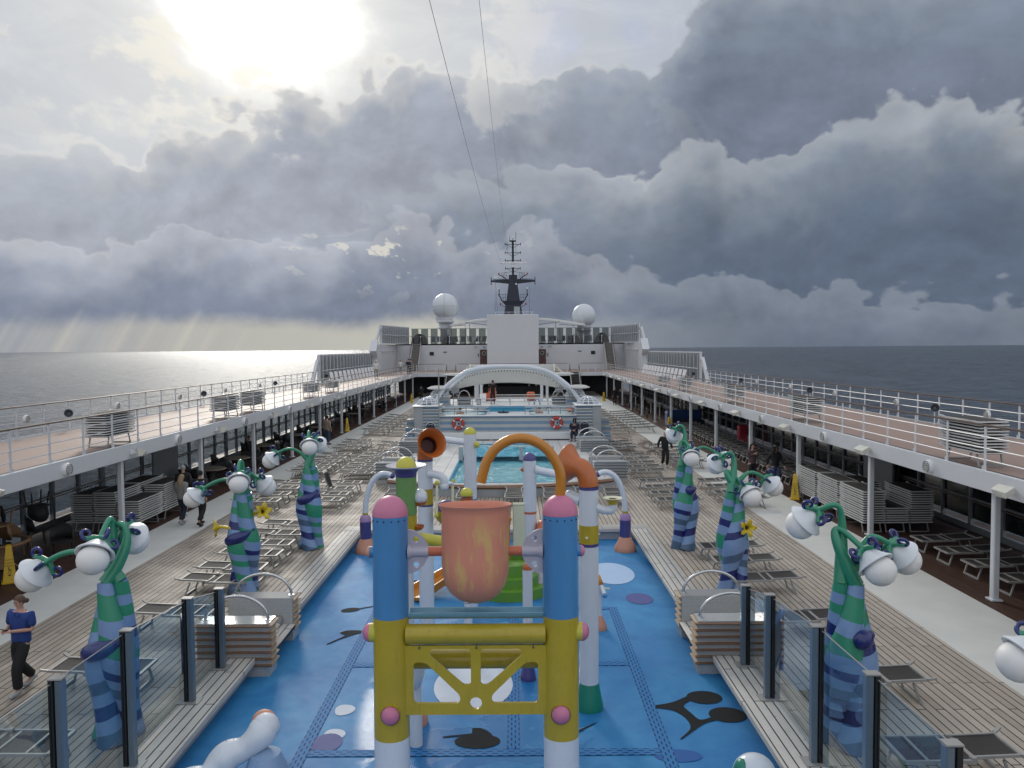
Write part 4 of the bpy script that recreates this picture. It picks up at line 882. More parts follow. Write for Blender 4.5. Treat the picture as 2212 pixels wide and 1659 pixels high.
# ---- elbow horn builder
def horn(parent, x, y, z, r, az_, mat, tilt, flare, L=.30, drop=0.):
    """an elbow rising from (x,y,z) and turning to open along azimuth az_"""
    d = Vector((cos(az_), sin(az_), 0)); P = []
    for k in range(9):
        th = (pi/2-tilt)*k/8; P.append(Vector((x, y, z)) + d*(r*1.15*(1-cos(th))) + Vector((0, 0, r*1.8*sin(th))))
    a = MB(); a.tube(P, r, 26, False); a.build('elbow', mat, parent)
    ax = (P[-1]-P[-2]).normalized(); q_ = ax.to_track_quat('Z', 'Y').to_matrix().to_4x4()
    pr = [(r*.98, -.03), (r*1.02, L*.10), (r*1.2, L*.30), (r*1.55, L*.56), (flare*.86, L*.84), (flare, L), (flare*.985, L+.014), (flare*.84, L*.88), (r*1.45, L*.60), (r*1.08, L*.30), (r*.90, -.06)]
    a = MB(); a.lathe(pr, P[-1], 40, q_); a.build('horn', mat, parent)
    a = MB(); a.lathe([(r*1.10, L*.33), (r*.88, -.05), (0, -.05)], P[-1], 28, q_); a.build('throat', 'throat', parent)
# ---- left horn pole
Hx, Hy = -1.30, 16.3
t_ = thing('horn_pole', 'white play pole with orange horn facing the camera and a hanging drum', 'play pole', (0, 0, 0))
column(t_, Hx, Hy, [('pole', 'play_white', FZ, 2.46, .16, .16), ('navy_ring', 'play_purple', 2.46, 2.50, .164, .164), ('yellow_band', 'play_yellow', 2.50, 2.83, .162, .162), ('upper_pole', 'play_white', 2.83, 3.42, .16, .16), ('navy_ring', 'play_purple', 3.42, 3.47, .165, .165)])
horn(t_, Hx, Hy, 3.47, .165, R(-62), 'play_orange', R(8), .32, .26)
a = MB(); a.tube(spline([(Hx+.1, Hy-.1, 3.16), (Hx+.28, Hy-.2, 3.15), (Hx+.40, Hy-.22, 3.08), (Hx+.42, Hy-.22, 2.92)], 6), .085, 18); a.ball((Hx+.42, Hy-.22, 2.92), .1, 16); a.rod((Hx+.28, Hy-.22, 2.95), (Hx+.62, Hy-.22, 2.98), .04, 12); a.build('branch_pipe', 'play_white', t_)
a = MB(); a.bar((Hx+.28, Hy-.3, 2.98), (Hx+.27, Hy-.36, 2.35), .05, .03); a.bar((Hx+.60, Hy-.2, 2.98), (Hx+.60, Hy-.25, 2.4), .05, .03); a.build('hanger', 'play_cream', t_)
a = MB(); a.ball((Hx+.28, Hy-.3, 3.0), .05, 14); a.ball((Hx+.27, Hy-.38, 2.33), .05, 14); a.ball((Hx+.61, Hy-.2, 3.02), .045, 14); a.build('knobs', 'play_lemon', t_)
a = MB(); Md = Matrix.Rotation(R(20), 4, 'Y'); a.ball((Hx+.46, Hy-.15, 2.36), .25, 28, (1, .75, 1), -.1, 1, Md); o = a.build('drum', 'play_purple', t_)
a = MB(); a.ball((Hx+.46, Hy-.15, 2.36), .252, 28, (1, .76, 1.1), -1, -.05, Md); a.build('drum_bowl', 'play_yellow', o)
# ---- tall white pole with yellow dome
t_ = thing('spray_pole', 'tallest white play pole with yellow dome and a yellow side ball', 'play pole', (0, 0, 0))
Tx, Ty = -.41, 17.5
column(t_, Tx, Ty, [('pole', 'play_white', FZ, 2.33, .145, .145), ('blue_ring', 'play_blue', 2.33, 2.38, .15, .15), ('upper_pole', 'play_white', 2.38, 3.86, .145, .145)])
dome(t_, 'dome_cap', 'play_lemon', (Tx, Ty, 3.86), .147, .15); a = MB(); a.ball((Tx+.15, Ty-.07, 3.62), .072, 18); a.build('side_ball', 'play_lemon', t_)
a = MB(); a.tube([(Tx-.1, Ty, 3.67), (Tx-.95, Ty+.3, 3.74)], .075, 18); a.build('side_pipe', 'play_white', t_)
# ---- short post with yellow ball
t_ = thing('ball_post', 'thin white post topped by a yellow and orange ball behind the bucket', 'play post', (0, 0, 0))
Bx, By = -.36, 15.5
column(t_, Bx, By, [('post', 'play_white', FZ, .62, .082, .082), ('ring', 'ink', .62, .63, .084, .084), ('upper_post', 'play_white', .63, 2.55, .082, .082), ('orange_neck', 'play_orange', 2.55, 2.80, .07, .125)])
a = MB(); a.ball((Bx-.01, By, 2.86), .132, 22, (1, 1, .95), -.25, 1); a.build('ball', 'play_lemon', t_)
# ---- purple domed pole
t_ = thing('spray_pole', 'white play pole with purple dome and long white arm toward the horn', 'play pole', (0, 0, 0))
Px, Py = .985, 19.4
column(t_, Px, Py, [('pole', 'play_white', .0, 1.61, .165, .165), ('orange_ring', 'play_coral', 1.61, 1.67, .169, .169), ('upper_pole', 'play_white', 1.67, 2.97, .165, .165)])
dome(t_, 'dome_cap', 'play_purple', (Px, Py, 2.97), .168, .20); bell(t_, 'play_lavender', Px+.25, Py, FZ, .25, .36, .17)
a = MB(); a.tube([(Px+.1, Py, 2.73), (Px+.75, Py-.1, 2.60)], .10, 20); a.lathe([(.14, -.02), (.10, .06)], (Px+.15, Py, 2.72), 18, Matrix.Rotation(R(98), 4, 'Y')); a.build('arm', 'play_white', t_)
a = MB(); a.ball((Px-.175, Py, 2.73), .06, 14); a.build('side_ball', 'play_orange', t_)
a = MB(); a.ball((Px+.3, Py-.1, 1.2), .26, 22, (.6, 1, 1)); a.build('side_disc', 'play_coral', t_)
# ---- right horn pole with green foot
t_ = thing('horn_pole', 'white play pole with big orange horn turned left and a green foot', 'play pole', (0, 0, 0))
Gx, Gy = 1.86, 12.9
column(t_, Gx, Gy, [('pole', 'play_white', -.1, 2.46, .165, .165), ('navy_ring', 'play_purple', 2.46, 2.51, .170, .170), ('yellow_band', 'play_yellow', 2.51, 2.82, .167, .167), ('upper_pole', 'play_white', 2.82, 3.42, .165, .165), ('navy_ring', 'play_purple', 3.42, 3.47, .170, .170)])
bell(t_, 'play_green_dark', Gx, Gy, FZ, .10, .235, .165)
horn(t_, Gx, Gy, 3.47, .168, R(146), 'play_orange', R(0), .36, .235)
a = MB(); a.tube(spline([(Gx+.12, Gy-.05, 3.13), (Gx+.22, Gy-.06, 3.08), (Gx+.36, Gy-.06, 3.07), (Gx+.40, Gy-.06, 3.12), (Gx+.41, Gy-.06, 3.2)], 6), [.07]*25, 18); o = a.build('branch_pipe', 'play_white', t_)
a = MB(); a.lathe([(.075, 3.17), (.085, 3.25), (.1, 3.255)], (Gx+.40, Gy-.06, 0), 22); a.build('cup', 'play_yellow', t_); a = MB(); a.lathe([(.08, 3.25), (.165, 3.275), (.16, 3.285), (.07, 3.265)], (Gx+.40, Gy-.06, 0), 26); a.build('cup_rim', 'play_cream', t_)
a = MB(); a.tube([(Gx-.12, Gy+.1, 3.2), (Gx-.3, Gy+.25, 3.27)], .09, 16); a.ball((Gx-.3, Gy+.25, 3.27), .092, 14); a.build('rear_stub', 'play_white', t_)
a = MB(); a.ball((Gx-.05, Gy-.165, 2.62), .026, 10); a.ball((Gx+.165, Gy-.04, 2.66), .022, 10); a.build('pegs', 'play_cream', t_)
# ---- bent spouts in the two far corners
for sx, nm in ((-1, 'left'), (1, 'right')):
    t_ = thing('bent_spout', 'white bent water spout on a purple and peach base in the far %s corner' % nm, 'water spout', (sx*3.94, 23.1, 0), 0, 'bent spouts at the far pool corners')
    bell(t_, 'play_peach', 0, 0, FZ, .08, .33, .17)
    a = MB(); a.lathe([(0, .06), (.17, .06), (.17, .60), (0, .6)], n=24); a.build('purple_body', 'play_purple', t_)
    a = MB(); a.lathe([(.17, .60), (.168, .68), (.14, .76), (.105, .80), (0, .8)], n=24); a.build('lilac_shoulder', 'play_lilac', t_)
    a = MB(); a.lathe([(0, .8), (.088, .8), (.088, .86), (0, .86)], n=20); a.build('yellow_ring', 'play_yellow', t_)
    a = MB(); a.tube(spline([(0, 0, .86), (-sx*.03, 0, 1.2), (-sx*.13, 0, 1.6), (-sx*.28, 0, 1.88), (-sx*.48, 0, 2.03), (-sx*.66, 0, 2.05), (-sx*.80, 0, 2.0)], 6), .082, 20); o = a.build('bent_pipe', 'play_white', t_)
    a = MB(); a.ball((-sx*.83, 0, 1.985), .092, 18); a.build('nozzle_ball', 'play_purple', o)
# ---- small posts and floor nozzles
t_ = thing('short_post', 'slim white post with orange dome cap rising from a blue foot', 'play post', (0, 0, 0))
column(t_, .835, 14.06, [('post', 'play_white', -.2, 1.72, .092, .092)]); dome(t_, 'dome_cap', 'play_orange', (.835, 14.06, 1.72), .095, .13); bell(t_, 'play_purple', .835, 14.06, FZ, -.06, .145, .1)
t_ = thing('water_cannon', 'small orange and white water cannon on a thin post with peach foot', 'water cannon', (2.45, 16.58, 0))
a = MB(); a.rod((0, 0, -.1), (0, 0, .62), .045, 14); a.build('post', 'play_white', t_); bell(t_, 'play_peach', 0, 0, FZ, -.05, .15, .06)
a = MB(); a.lathe([(.13, -.05), (.14, 0), (.13, .05), (0, .05)], (0, 0, .72), 20, Matrix.Rotation(R(70), 4, 'Y')); a.build('wheel', 'play_amber', t_)
a = MB(); a.tube([(0, -.02, .70), (.07, -.25, .5)], .05, 14); o = a.build('barrel', 'play_white', t_); a = MB(); a.ball((.075, -.27, .48), .055, 14); a.build('tip', 'play_blue', o); a = MB(); a.rod((.05, -.15, .6), (.2, -.12, .58), .02); a.build('handle', 'play_cream', t_)
t_ = thing('floor_bell', 'round white fountain bulb with peach skirt behind the left blue post', 'floor fountain', (0, 0, 0))
a = MB(); a.ball((-.95, 11.6, 1.0), .3, 22, (.6, .6, 1.45)); a.build('bulb', 'play_white', t_); column(t_, -.95, 11.7, [('stem', 'play_white', FZ, .7, .1, .1)])
# ---- slide set behind the bucket
t_ = thing('toddler_slide', 'green stepped toddler slide with curved amber chute and cream panel', 'slide', (.45, 19.2, FZ))
a = MB()
for i, (r, h) in enumerate(((.98, .24), (.74, .48), (.50, .76))):
    P = [(r*cos(th), r*.85*sin(th)) for th in [pi*1.0+pi*k/16 for k in range(17)]]+[(r, .35), (-r, .35)]
    z0 = (0, .24, .48)[i]; a.prism(P, z0, h, 'Z')
a.box((0, .6, .45), (1.0, .7, .9), ch=.04); a.build('steps', 'slide_green', t_)
a = MB(); a.box((.28, .15, 1.55), (.36, .08, 1.25), ch=.02); a.rod((.1, .15, 2.2), (.46, .15, 2.2), .05, 12); a.build('cream_panel', 'play_cream', t_)
a = MB(); P = rc([(-.07, .82), (-.07, 2.17), (-.25, 2.17), (-.25, 1.6), (-.20, 1.3), (-.17, .82)], .05); a.prism([(p[0]+.10, p[1]) for p in P], .02, .10, 'Y'); a.ball((-.02, .02, 1.85), .09, 16, (1, .4, 1)); a.build('amber_side', 'play_amber', t_)
a = MB(); a.rod((-.55, .3, .9), (-.55, .3, 1.6), .05); a.ball((-.1, .0, 1.05), .09); a.build('red_post', 'play_red', t_)
ch = [Vector(p) for p in spline([(-.3, .4, .85), (-.9, .3, .70), (-1.5, .1, .42), (-2.0, -.25, .2), (-2.35, -.7, .12)], 6)]
a = MB(); vs = []; n = len(ch)
for i, p in enumerate(ch):
    d = (ch[min(i+1, n-1)]-ch[max(i-1, 0)]).normalized(); s_ = d.cross(Vector((0, 0, 1))).normalized()
    for k, (w, h) in enumerate(((-.30, .16), (-.26, .16), (-.22, .02), (0, -.02), (.22, .02), (.26, .16), (.30, .16), (.27, -.05), (0, -.10), (-.27, -.05))): vs.append(p+s_*w+Vector((0, 0, h)))
a.add(vs, [(i*10+k, i*10+(k+1) % 10, (i+1)*10+(k+1) % 10, (i+1)*10+k) for i in range(n-1) for k in range(10)]+[tuple(range(9, -1, -1)), tuple((n-1)*10+k for k in range(10))]); a.build('chute', 'play_amber', t_)
# ---- white serpent in the near left corner and ball head at the near right
t_ = thing('serpent_sculpture', 'fat white wavy serpent sculpture lying in the near left pool corner', 'play sculpture', (0, 0, 0))
pts = spline([(-2.62, 10.5, .38), (-2.90, 10.42, .48), (-3.08, 10.40, .36), (-3.32, 10.36, .26), (-3.52, 10.30, .14), (-3.62, 10.22, .05), (-3.85, 10.15, .02), (-4.02, 10.02, -.08), (-4.12, 9.8, -.16), (-4.2, 9.5, -.3)], 6)
pts = spline([(-2.92, 10.58, .50), (-3.0, 10.50, .40), (-3.17, 10.45, .27), (-3.36, 10.42, .20), (-3.50, 10.36, .10), (-3.62, 10.26, -.02), (-3.84, 10.2, -.08), (-4.02, 10.1, -.16), (-4.12, 9.9, -.26)], 6)
a = MB(); rr = [.185+.022*sin(i*.36+.6) for i in range(len(pts))]; a.tube(pts, rr, 28); a.ball(pts[0], rr[0], 26); a.build('body', 'play_white', t_)
a = MB(); a.ball((-2.97, 10.69, .52), .18, 24, (1, .8, 1)); a.build('snout', 'play_peach', t_)
a = MB()
for i in range(3, len(pts)-2, 3):
    for s_ in (-.05,): a.ball(pts[i]+Vector((-.05, 0, rr[i]-.012)), .012, 8)
a.build('bolts', 'grey_panel', t_)
a = MB(); a.lathe([(0, FZ), (.36, FZ), (.36, -.22), (.29, -.02), (.2, .2), (.0, .26)], (-2.88, 10.45, 0), 28); a.build('pedestal', 'play_skyblue', t_)
a = MB(); a.ball((-3.62, 9.92, .1), .1, 18, (1.3, 1, .6)); a.build('blue_spot', 'play_blue', t_)
t_ = thing('ball_sculpture', 'white ball with a green cap at the very bottom right of the pool', 'play sculpture', (3.9, 10.45, 0))
a = MB(); a.ball((.02, 0, -.13), .27, 30, (1.1, 1, 1), -.8, 1); a.build('ball', 'play_white', t_); a = MB(); a.ball((-.16, -.04, -.11), .155, 24, (.8, 1, 1.35)); a.build('cap', 'play_green_dark', t_)
# ================================================================== TWISTED LAMPS
def curl(mb, base, out, up, r0=.028, size=.075):
    """a navy tendril that rises and curls back on itself"""
    o, u = Vector(out).normalized(), Vector(up).normalized(); P = []
    for k in range(15):
        th = -pi*.5+k/14*pi*1.65; rad = size*(1-.35*k/14); P.append(Vector(base)+o*(rad*cos(th)+.0)+u*(size+rad*sin(th)))
    mb.tube(P, [r0*(1-.25*k/14) for k in range(15)], 10); mb.ball(P[-1], r0*.78, 10); mb.ball(P[0], r0, 10)
def lamp_head(parent, g, axis, r=.217, rot=0.):
    A = Vector(axis).normalized(); q_ = A.to_track_quat('Z', 'Y').to_matrix().to_4x4() @ Matrix.Rotation(rot, 4, 'Z'); g = Vector(g)
    a = MB(); a.ball(g, r, 32, (1, 1, .97), -1, 1, q_); a.build('globe', 'globe', parent)
    a = MB(); a.lathe([(0, .315), (.05, .312), (.10, .288), (.15, .24), (.19, .185), (.225, .145), (.262, .115), (.268, .098), (.258, .088), (.222, .10), (.19, .14)], g, 36, q_); a.build('cap', 'cap_white', parent)
    cl = MB(); top = g+q_.to_3x3() @ Vector((0, 0, .35))
    for k in range(4):
        th = k*pi/2+.4; dl = q_.to_3x3() @ Vector((cos(th), sin(th), 0)); up = q_.to_3x3() @ Vector((0, 0, 1))
        p1 = top+dl*.10-up*.015; p2 = top+dl*.19-up*.075
        cl.tube([top, p1, p2], [.05, .036, .03], 10); nv = MB(); curl(nv, p2+dl*.01-up*.005, dl, up); nv.build('tendril', 'curl_navy', parent)
    cl.ball(top, .056, 14); cl.build('claw', 'leaf_green', parent)
    return top, A
def flower(parent, p, d, s=1.):
    q_ = Vector(d).normalized().to_track_quat('Z', 'Y').to_matrix().to_4x4(); a = MB(); vs = []; n = 30
    prof = [(.02, -.10), (.035, -.02), (.05, .03), (.10, .085), (.17, .115)]
    for j, (r, z) in enumerate(prof):
        for k in range(n): th = 2*pi*k/n; w = 1+(.18*cos(5*th) if j > 2 else 0)*(j-2); vs.append((r*w*cos(th)*s, r*w*sin(th)*s, (z+(.018*sin(10*th) if j == 4 else 0))*s))
    T = Matrix.Translation(p) @ q_
    a.add(vs, [(j*n+k, j*n+(k+1) % n, (j+1)*n+(k+1) % n, (j+1)*n+k) for j in range(4) for k in range(n)], T)
    o = a.build('flower', 'flower_yellow', parent); so_ = o.modifiers.new('thickness', 'SOLIDIFY'); so_.thickness = .012
    b_ = MB(); b_.ball(T @ Vector((0, 0, .04*s)), .035*s, 12); b_.build('flower_centre', 'ink', o)
def lamp(label, x, y, heads, twist, phase, order='abc', flowers=(), saddle=None):
    t_ = thing('twisted_lamp', label, 'lamp', (x, y, 0), 0, 'twisted striped deck lamps')
    n = 22
    for i in range(3):
        g, mid, kind = heads[i]; g = Vector(g); ph = phase+i*2*pi/3; P = []; rs = []
        for k in range(n+1):
            z = 2.4*k/n; u = k/n; th = ph+twist*z
            sep = .185*(1-.20*sin(u*pi*1.0))*(1-.36*u**2)
            P.append(Vector((sep*cos(th), sep*sin(th)*.9, z))); rs.append((.222-.055*sin(min(1, u*2.2)*pi)+.045*sin(u*pi*1.05)**4)*(1-.52*max(0, u-.55)/.45))
        a = MB(); a.tube(P, rs, 22); a.build('stalk', 'stalk_'+order[i], t_)
        stem = P[-1]; cvec = Vector((stem.x-g.x, stem.y-g.y, 0)); cvec = cvec.normalized() if cvec.length > .05 else Vector((0, 1, 0))
        ax = (Vector((0, 0, 1))+cvec*1.05).normalized()
        top, A = lamp_head(t_, g, ax, rot=i*.7+phase)
        m_ = Vector(mid) if mid else None
        tg = Vector((g.x-stem.x, g.y-stem.y, 0)); c1 = stem+Vector((0, 0, .50 if g.z > 2.6 else .42))+tg*(.22 if g.z < 2.9 else .10); 
        bz = bez(P[-1]-(P[-1]-P[-3]).normalized()*.02, c1 if m_ is None else m_, top+A*.42+cvec*.12, top, 18)
        a = MB(); r0 = rs[-1]; a.tube(bz, [r0*(1-.62*min(1, k/9)) for k in range(19)], 18); a.build('neck', 'leaf_green', t_)
    if saddle:
        a = MB(); sp = spline([Vector(p) for p in saddle], 6); L = len(sp); a.tube(sp, [.04+.10*sin(pi*min(1, (k+2)/(L+2))) for k in range(L)], 16); a.ball(sp[0], .05); a.ball(sp[-1], .06); a.build('saddle_leaf', 'curl_navy', t_)
    for p, d, st in flowers:
        a = MB(); a.tube(spline([st, ((Vector(st)+Vector(p))/2+Vector((0, 0, .04))), p], 5), .035, 12); a.build('flower_stem', 'flower_yellow', t_); flower(t_, p, d)
    return t_
lamp('nearest striped lamp on the left, beside the woman in blue', -5.4, 11.3, [((-1.21, 0, 2.44), None, 't'), ((0.0, -.5, 2.84), (-.05, .25, 3.55), 't'), ((.05, .6, 2.84), (.45, .35, 3.2), 't')], -1.15, R(160), 'cba', saddle=[(-.34, -.12, 1.36), (-.2, -.27, 1.40), (.05, -.27, 1.48), (.25, -.16, 1.6)])
lamp('middle striped lamp on the left with two yellow flowers', -5.9, 18.2, [((-1.15, -.1, 2.29), None, 't'), ((.13, -.6, 2.72), (.05, .2, 3.4), 't'), ((.50, .3, 2.50), (.35, .1, 3.2), 't')], -1.15, R(190), 'bca', saddle=[(-.34, -.1, 1.25), (-.2, -.26, 1.33), (.05, -.27, 1.42), (.26, -.14, 1.55)], flowers=[((-.47, -.2, 1.64), (-1, -.2, -.1), (-.05, -.2, 1.50)), ((.42, .1, 1.93), (.7, -.6, .3), (.15, .1, 1.8))])
lamp('farthest striped lamp on the left, between the rows of loungers', -5.4, 22.3, [((-1.15, 0, 2.57), None, 't'), ((.18, -.6, 3.03), (.05, .2, 3.6), 't'), ((.16, .6, 2.93), (.45, .3, 3.5), 't')], -1.15, R(160), 'bac', saddle=[(-.3, -.12, 1.40), (-.15, -.26, 1.46), (.08, -.27, 1.55), (.25, -.14, 1.7)])
lamp('nearest striped lamp on the right, behind the glass balustrade', 5.45, 11.0, [((-.59, .35, 3.15), (-.05, .2, 3.4), 't'), ((.25, -.4, 2.67), (-.45, .05, 3.45), 't'), ((.91, .2, 2.65), (.3, .2, 2.95), 't')], 1.15, R(20), 'cab', saddle=[(-.05, -.26, 1.60), (.08, -.28, 1.65), (.2, -.24, 1.70)])
lamp('middle striped lamp on the right with one yellow flower', 5.75, 18.0, [((-.28, .5, 2.94), (.2, .3, 3.3), 't'), ((.32, -.4, 2.33), (-.42, .05, 3.15), 't'), ((1.06, .3, 2.43), (.35, .2, 2.8), 't')], 1.15, R(70), 'cba', flowers=[((.20, -.34, 1.62), (.25, -1, .1), (.05, -.2, 1.55))])
lamp('farthest striped lamp on the right, beside the man in black', 5.5, 22.0, [((-.21, .6, 3.19), (.2, .3, 3.5), 't'), ((.07, -.5, 2.66), (-.40, .05, 3.3), 't'), ((1.16, .2, 2.51), (.4, .2, 2.95), 't')], 1.15, R(40), 'cab', saddle=[(-.02, -.24, 1.70), (.1, -.27, 1.74), (.22, -.22, 1.78)])
lamp('striped lamp cut by the right picture edge, only one globe showing', 6.75, 8.1, [((-.76, 0, 2.41), None, 't'), ((.5, -.5, 2.6), None, 't'), ((.4, .7, 3.0), None, 't')], 1.15, R(0), 'abc')
# ================================================================== GLASS BALUSTRADES BY THE SPLASH POOL
for sx, nm in ((-1, 'left'), (1, 'right')):
    t_ = thing('glass_balustrade', 'glass balustrade with dark steel posts on the %s pool border' % nm, 'balustrade', (sx*4.78, 0, .012))
    ps = [(7.2, 1.98), (8.85, 1.95), (10.48, 1.92), (12.45, 1.72), (13.78, 1.46)]
    for i, (y, h) in enumerate(ps):
        a = MB(); a.box((-sx*.035, y, h/2), (.09, .11, h), ch=.012); o = a.build('post', 'bluegrey_steel', t_)
        b_ = MB(); b_.box((sx*.05, y-.01, h/2), (.055, .10, h)); b_.build('glazing_channel', 'black_rubber', o)
        b_ = MB(); b_.box((0, y, h+.012), (.17, .13, .018)); b_.build('post_cap', 'aluminium', o)
        b_ = MB(); b_.box((0, y, .008), (.34, .26, .014)); b_.build('base_plate', 'aluminium', o)
        if i:
            y0, h0 = ps[i-1]; g = MB()
            P = [(y0+.06, .06), (y-.06, .06), (y-.06, h-.05), (y0+.06, h0-.05)]
            g.prism(P, sx*.05-.007, sx*.05+.007, 'X'); g.build('glass_pane', 'glass_clear', t_, 0)
            e = MB(); e.bar((sx*.05, y0+.05, h0-.045), (sx*.05, y-.05, h-.045), .016, .008); e.build('glass_edge', 'aluminium', t_)
# low blue notice boards outside the balustrades
for sx, nm in ((-1, 'left'), (1, 'right')):
    t_ = thing('notice_board', 'blue framed notice board standing behind the %s glass balustrade' % nm, 'notice board', (sx*5.12, 13.1, 0), R(-28*sx), 'blue notice boards')
    a = MB(); a.box((0, .1, .70), (.03, .86, .72)); a.build('panel', 'navy_board', t_)
    a = MB()
    for y in (-.36, .56): a.box((0, y, .54), (.07, .07, 1.08))
    a.box((0, .1, 1.06), (.07, .92, .07)); a.box((0, .1, .34), (.06, .92, .06)); a.build('frame', 'blue_board', t_)
# ================================================================== TILED ENTRANCE WALLS WITH HOOPS
def tile_wall(label, cx, y, z0, z1, w=1.36, d=.44, slats='front', mats=('slat_wood', 'slat_wood_light'), nsl=8, group='tiled walls with steel hoops', sx=1, top='mosaic', hw=.6, step=.125):
    t_ = thing('tiled_wall', label, 'tiled wall', (cx, y, z0), 0, group); H = z1-z0
    a = MB(); a.box((0, 0, H/2), (w, d, H)); a.build('block', 'mosaic', t_)
    for i in range(nsl):
        z = H-.04-i*step
        if z < .16: break
        f = -1 if slats == 'front' else 1
        if slats in ('front', 'back'):
            a = MB(); a.prism([(f*(d/2+.002), z-.016), (f*(d/2+.05), z-.014), (f*(d/2+.058), z+.004), (f*(d/2+.002), z+.018)], -w/2-.055, w/2+.055, 'X'); a.build('slat', mats[0], t_)
        for q in (-1, 1):
            a = MB(); a.prism([(q*(w/2+.003), z-.018), (q*(w/2+.055), z-.014), (q*(w/2+.062), z+.006), (q*(w/2+.003), z+.022)], -d/2+.002, d/2-.002, 'Y'); a.build('slat_end', mats[1], t_)
    hp = MB(); P = [(hw*cos(pi-pi*k/18), 0, H+.02+.44*sin(pi*k/18)) for k in range(19)]; hp.tube([(P[0][0], 0, H-.01)]+P+[(P[-1][0], 0, H-.01)], .03, 14)
    for q in (-1, 1): hp.lathe([(.06, 0), (.055, .012), (0, .012)], (q*hw, 0, H+.001), 16)
    hp.build('hoop', 'steel', t_)
    if slats == 'back':
        a = MB(); a.lathe([(.11, 0), (.11, .02), (.075, .025), (.075, 0)], (sx*-.38, -d/2-.001, H*.5), 22, Matrix.Rotation(R(90), 4, 'X')); a.build('pool_jet', 'aluminium', t_)
    return t_
for sx, nm in ((-1, 'left'), (1, 'right')):
    tile_wall('nearer slatted tiled wall with hoop at the %s splash pool entrance' % nm, sx*4.72, 14.45, FZ, .66, slats='front', sx=sx)
    tile_wall('plain faced tiled wall with hoop behind the nearer %s one' % nm, sx*4.80, 16.25, FZ, .56, slats='back', sx=sx)
    mb = MB(); mb.box((sx*4.21, 15.4, -.03), (.30, 1.25, .08), ch=.008); struct('entrance_step', mb, 'teak_pale')
# ================================================================== MAIN POOL PLATFORM
PZ = .45
mb = MB(); n = 16
front = [(-4.62+9.24*i/n, 31.25-1.45*(1-((i/n)*2-1)**2)) for i in range(n+1)]
# platform with the pool cut out: front apron, side strips, rear
px0, px1, py0, py1 = -2.08, 2.40, 30.55, 41.6
def top(mb, P, z): mb.add([(x, y, z) for x, y in P], [tuple(range(len(P)))])
mb2 = MB()
top(mb2, front+[(4.62, 31.3), (px1, 31.3), (px1, py0), (px0, py0), (px0, 31.3), (-4.62, 31.3)], PZ)
top(mb2, [(-4.62, 31.3), (px0, 31.3), (px0, 50), (-4.62, 50)], PZ); top(mb2, [(px1, 31.3), (4.62, 31.3), (4.62, 50), (px1, 50)], PZ); top(mb2, [(px0, py1), (px1, py1), (px1, 50), (px0, 50)], PZ)
struct('main_pool_deck', mb2, 'pool_planks', 0)
mb = MB()
for i in range(n): (x0, y0), (x1, y1) = front[i], front[i+1]; mb.quad((x0, y0, 0), (x1, y1, 0), (x1, y1, PZ), (x0, y0, PZ))
for sx in (-1, 1): mb.quad((sx*4.62, 31.25, 0), (sx*4.62, 50, 0), (sx*4.62, 50, PZ), (sx*4.62, 31.25, PZ))
struct('main_pool_side', mb, 'grey_panel', 0)
mb = MB(); mb.tube([(x, y-.03, PZ-.05) for x, y in front], .075, 4); 
struct('main_pool_edge', mb, 'slat_wood')
mb = MB()
for i in range(n): (x0, y0), (x1, y1) = front[i], front[i+1]; mb.quad((x0, y0-.02, PZ+.03), (x1, y1-.02, PZ+.03), (x1, y1+.34, PZ+.03), (x0, y0+.34, PZ+.03))
struct('main_pool_coping', mb, 'teak_pale_x', 0)
mb = MB(); sheet(mb, px0, py0, px1, py1, PZ-.12); struct('pool_water', mb, 'pool_water', 0)
mb = MB(); paint('pool_tile_blue', (.06, .33, .50), .2)
for x in (px0, px1): mb.box((x, (py0+py1)/2, PZ-.10), (.06, py1-py0, .24))
mb.box(((px0+px1)/2, py1, PZ-.1), (px1-px0, .06, .24)); mb.box(((px0+px1)/2, py0, PZ-.1), (px1-px0, .06, .24)); struct('pool_rim', mb, 'pool_tile_blue')
gw = thing('pool_glass_screen', 'glass screen wall with grey piers across the main pool', 'glass screen', (0, 37, PZ))
for x in (-2.02, -.58, .9, 2.38):
    a = MB(); a.box((x, 0, .30), (.2, .25, .66), ch=.01); a.build('pier', 'grey_panel', gw)
for x0, x1 in ((-1.9, -.70), (-.46, .78), (1.02, 2.26)): a = MB(); a.box(((x0+x1)/2, 0, .26), (x1-x0, .03, .66)); a.build('glass', 'glass_pool', gw)
mb = MB(); sheet(mb, px0+.02, 37.1, px1-.02, 41.5, PZ+.12); struct('upper_pool_water', mb, 'pool_water', 0)
a = MB(); a.tube([(px0, 41.62, PZ+.02), (px0, 41.62, PZ+.16), (px1, 41.62, PZ+.16), (px1, 41.62, PZ+.02)], .035, 8); o = a.build('pool_rail', 'pool_tile_blue'); tag(o, 'blue tubular rail along the far edge of the main pool', 'rail')
a = MB()
for dy in (0, .5): a.tube([(2.75, 33.4+dy, PZ)]+[(2.58+.17*cos(pi*k/8), 33.4+dy, PZ+.5+.14*sin(pi*k/8)) for k in range(9)]+[(2.41, 33.4+dy, PZ-.1)], .025, 8)
o = a.build('pool_ladder', 'play_skyblue'); tag(o, 'pale blue pool ladder hoops at the right edge of the main pool', 'pool ladder')
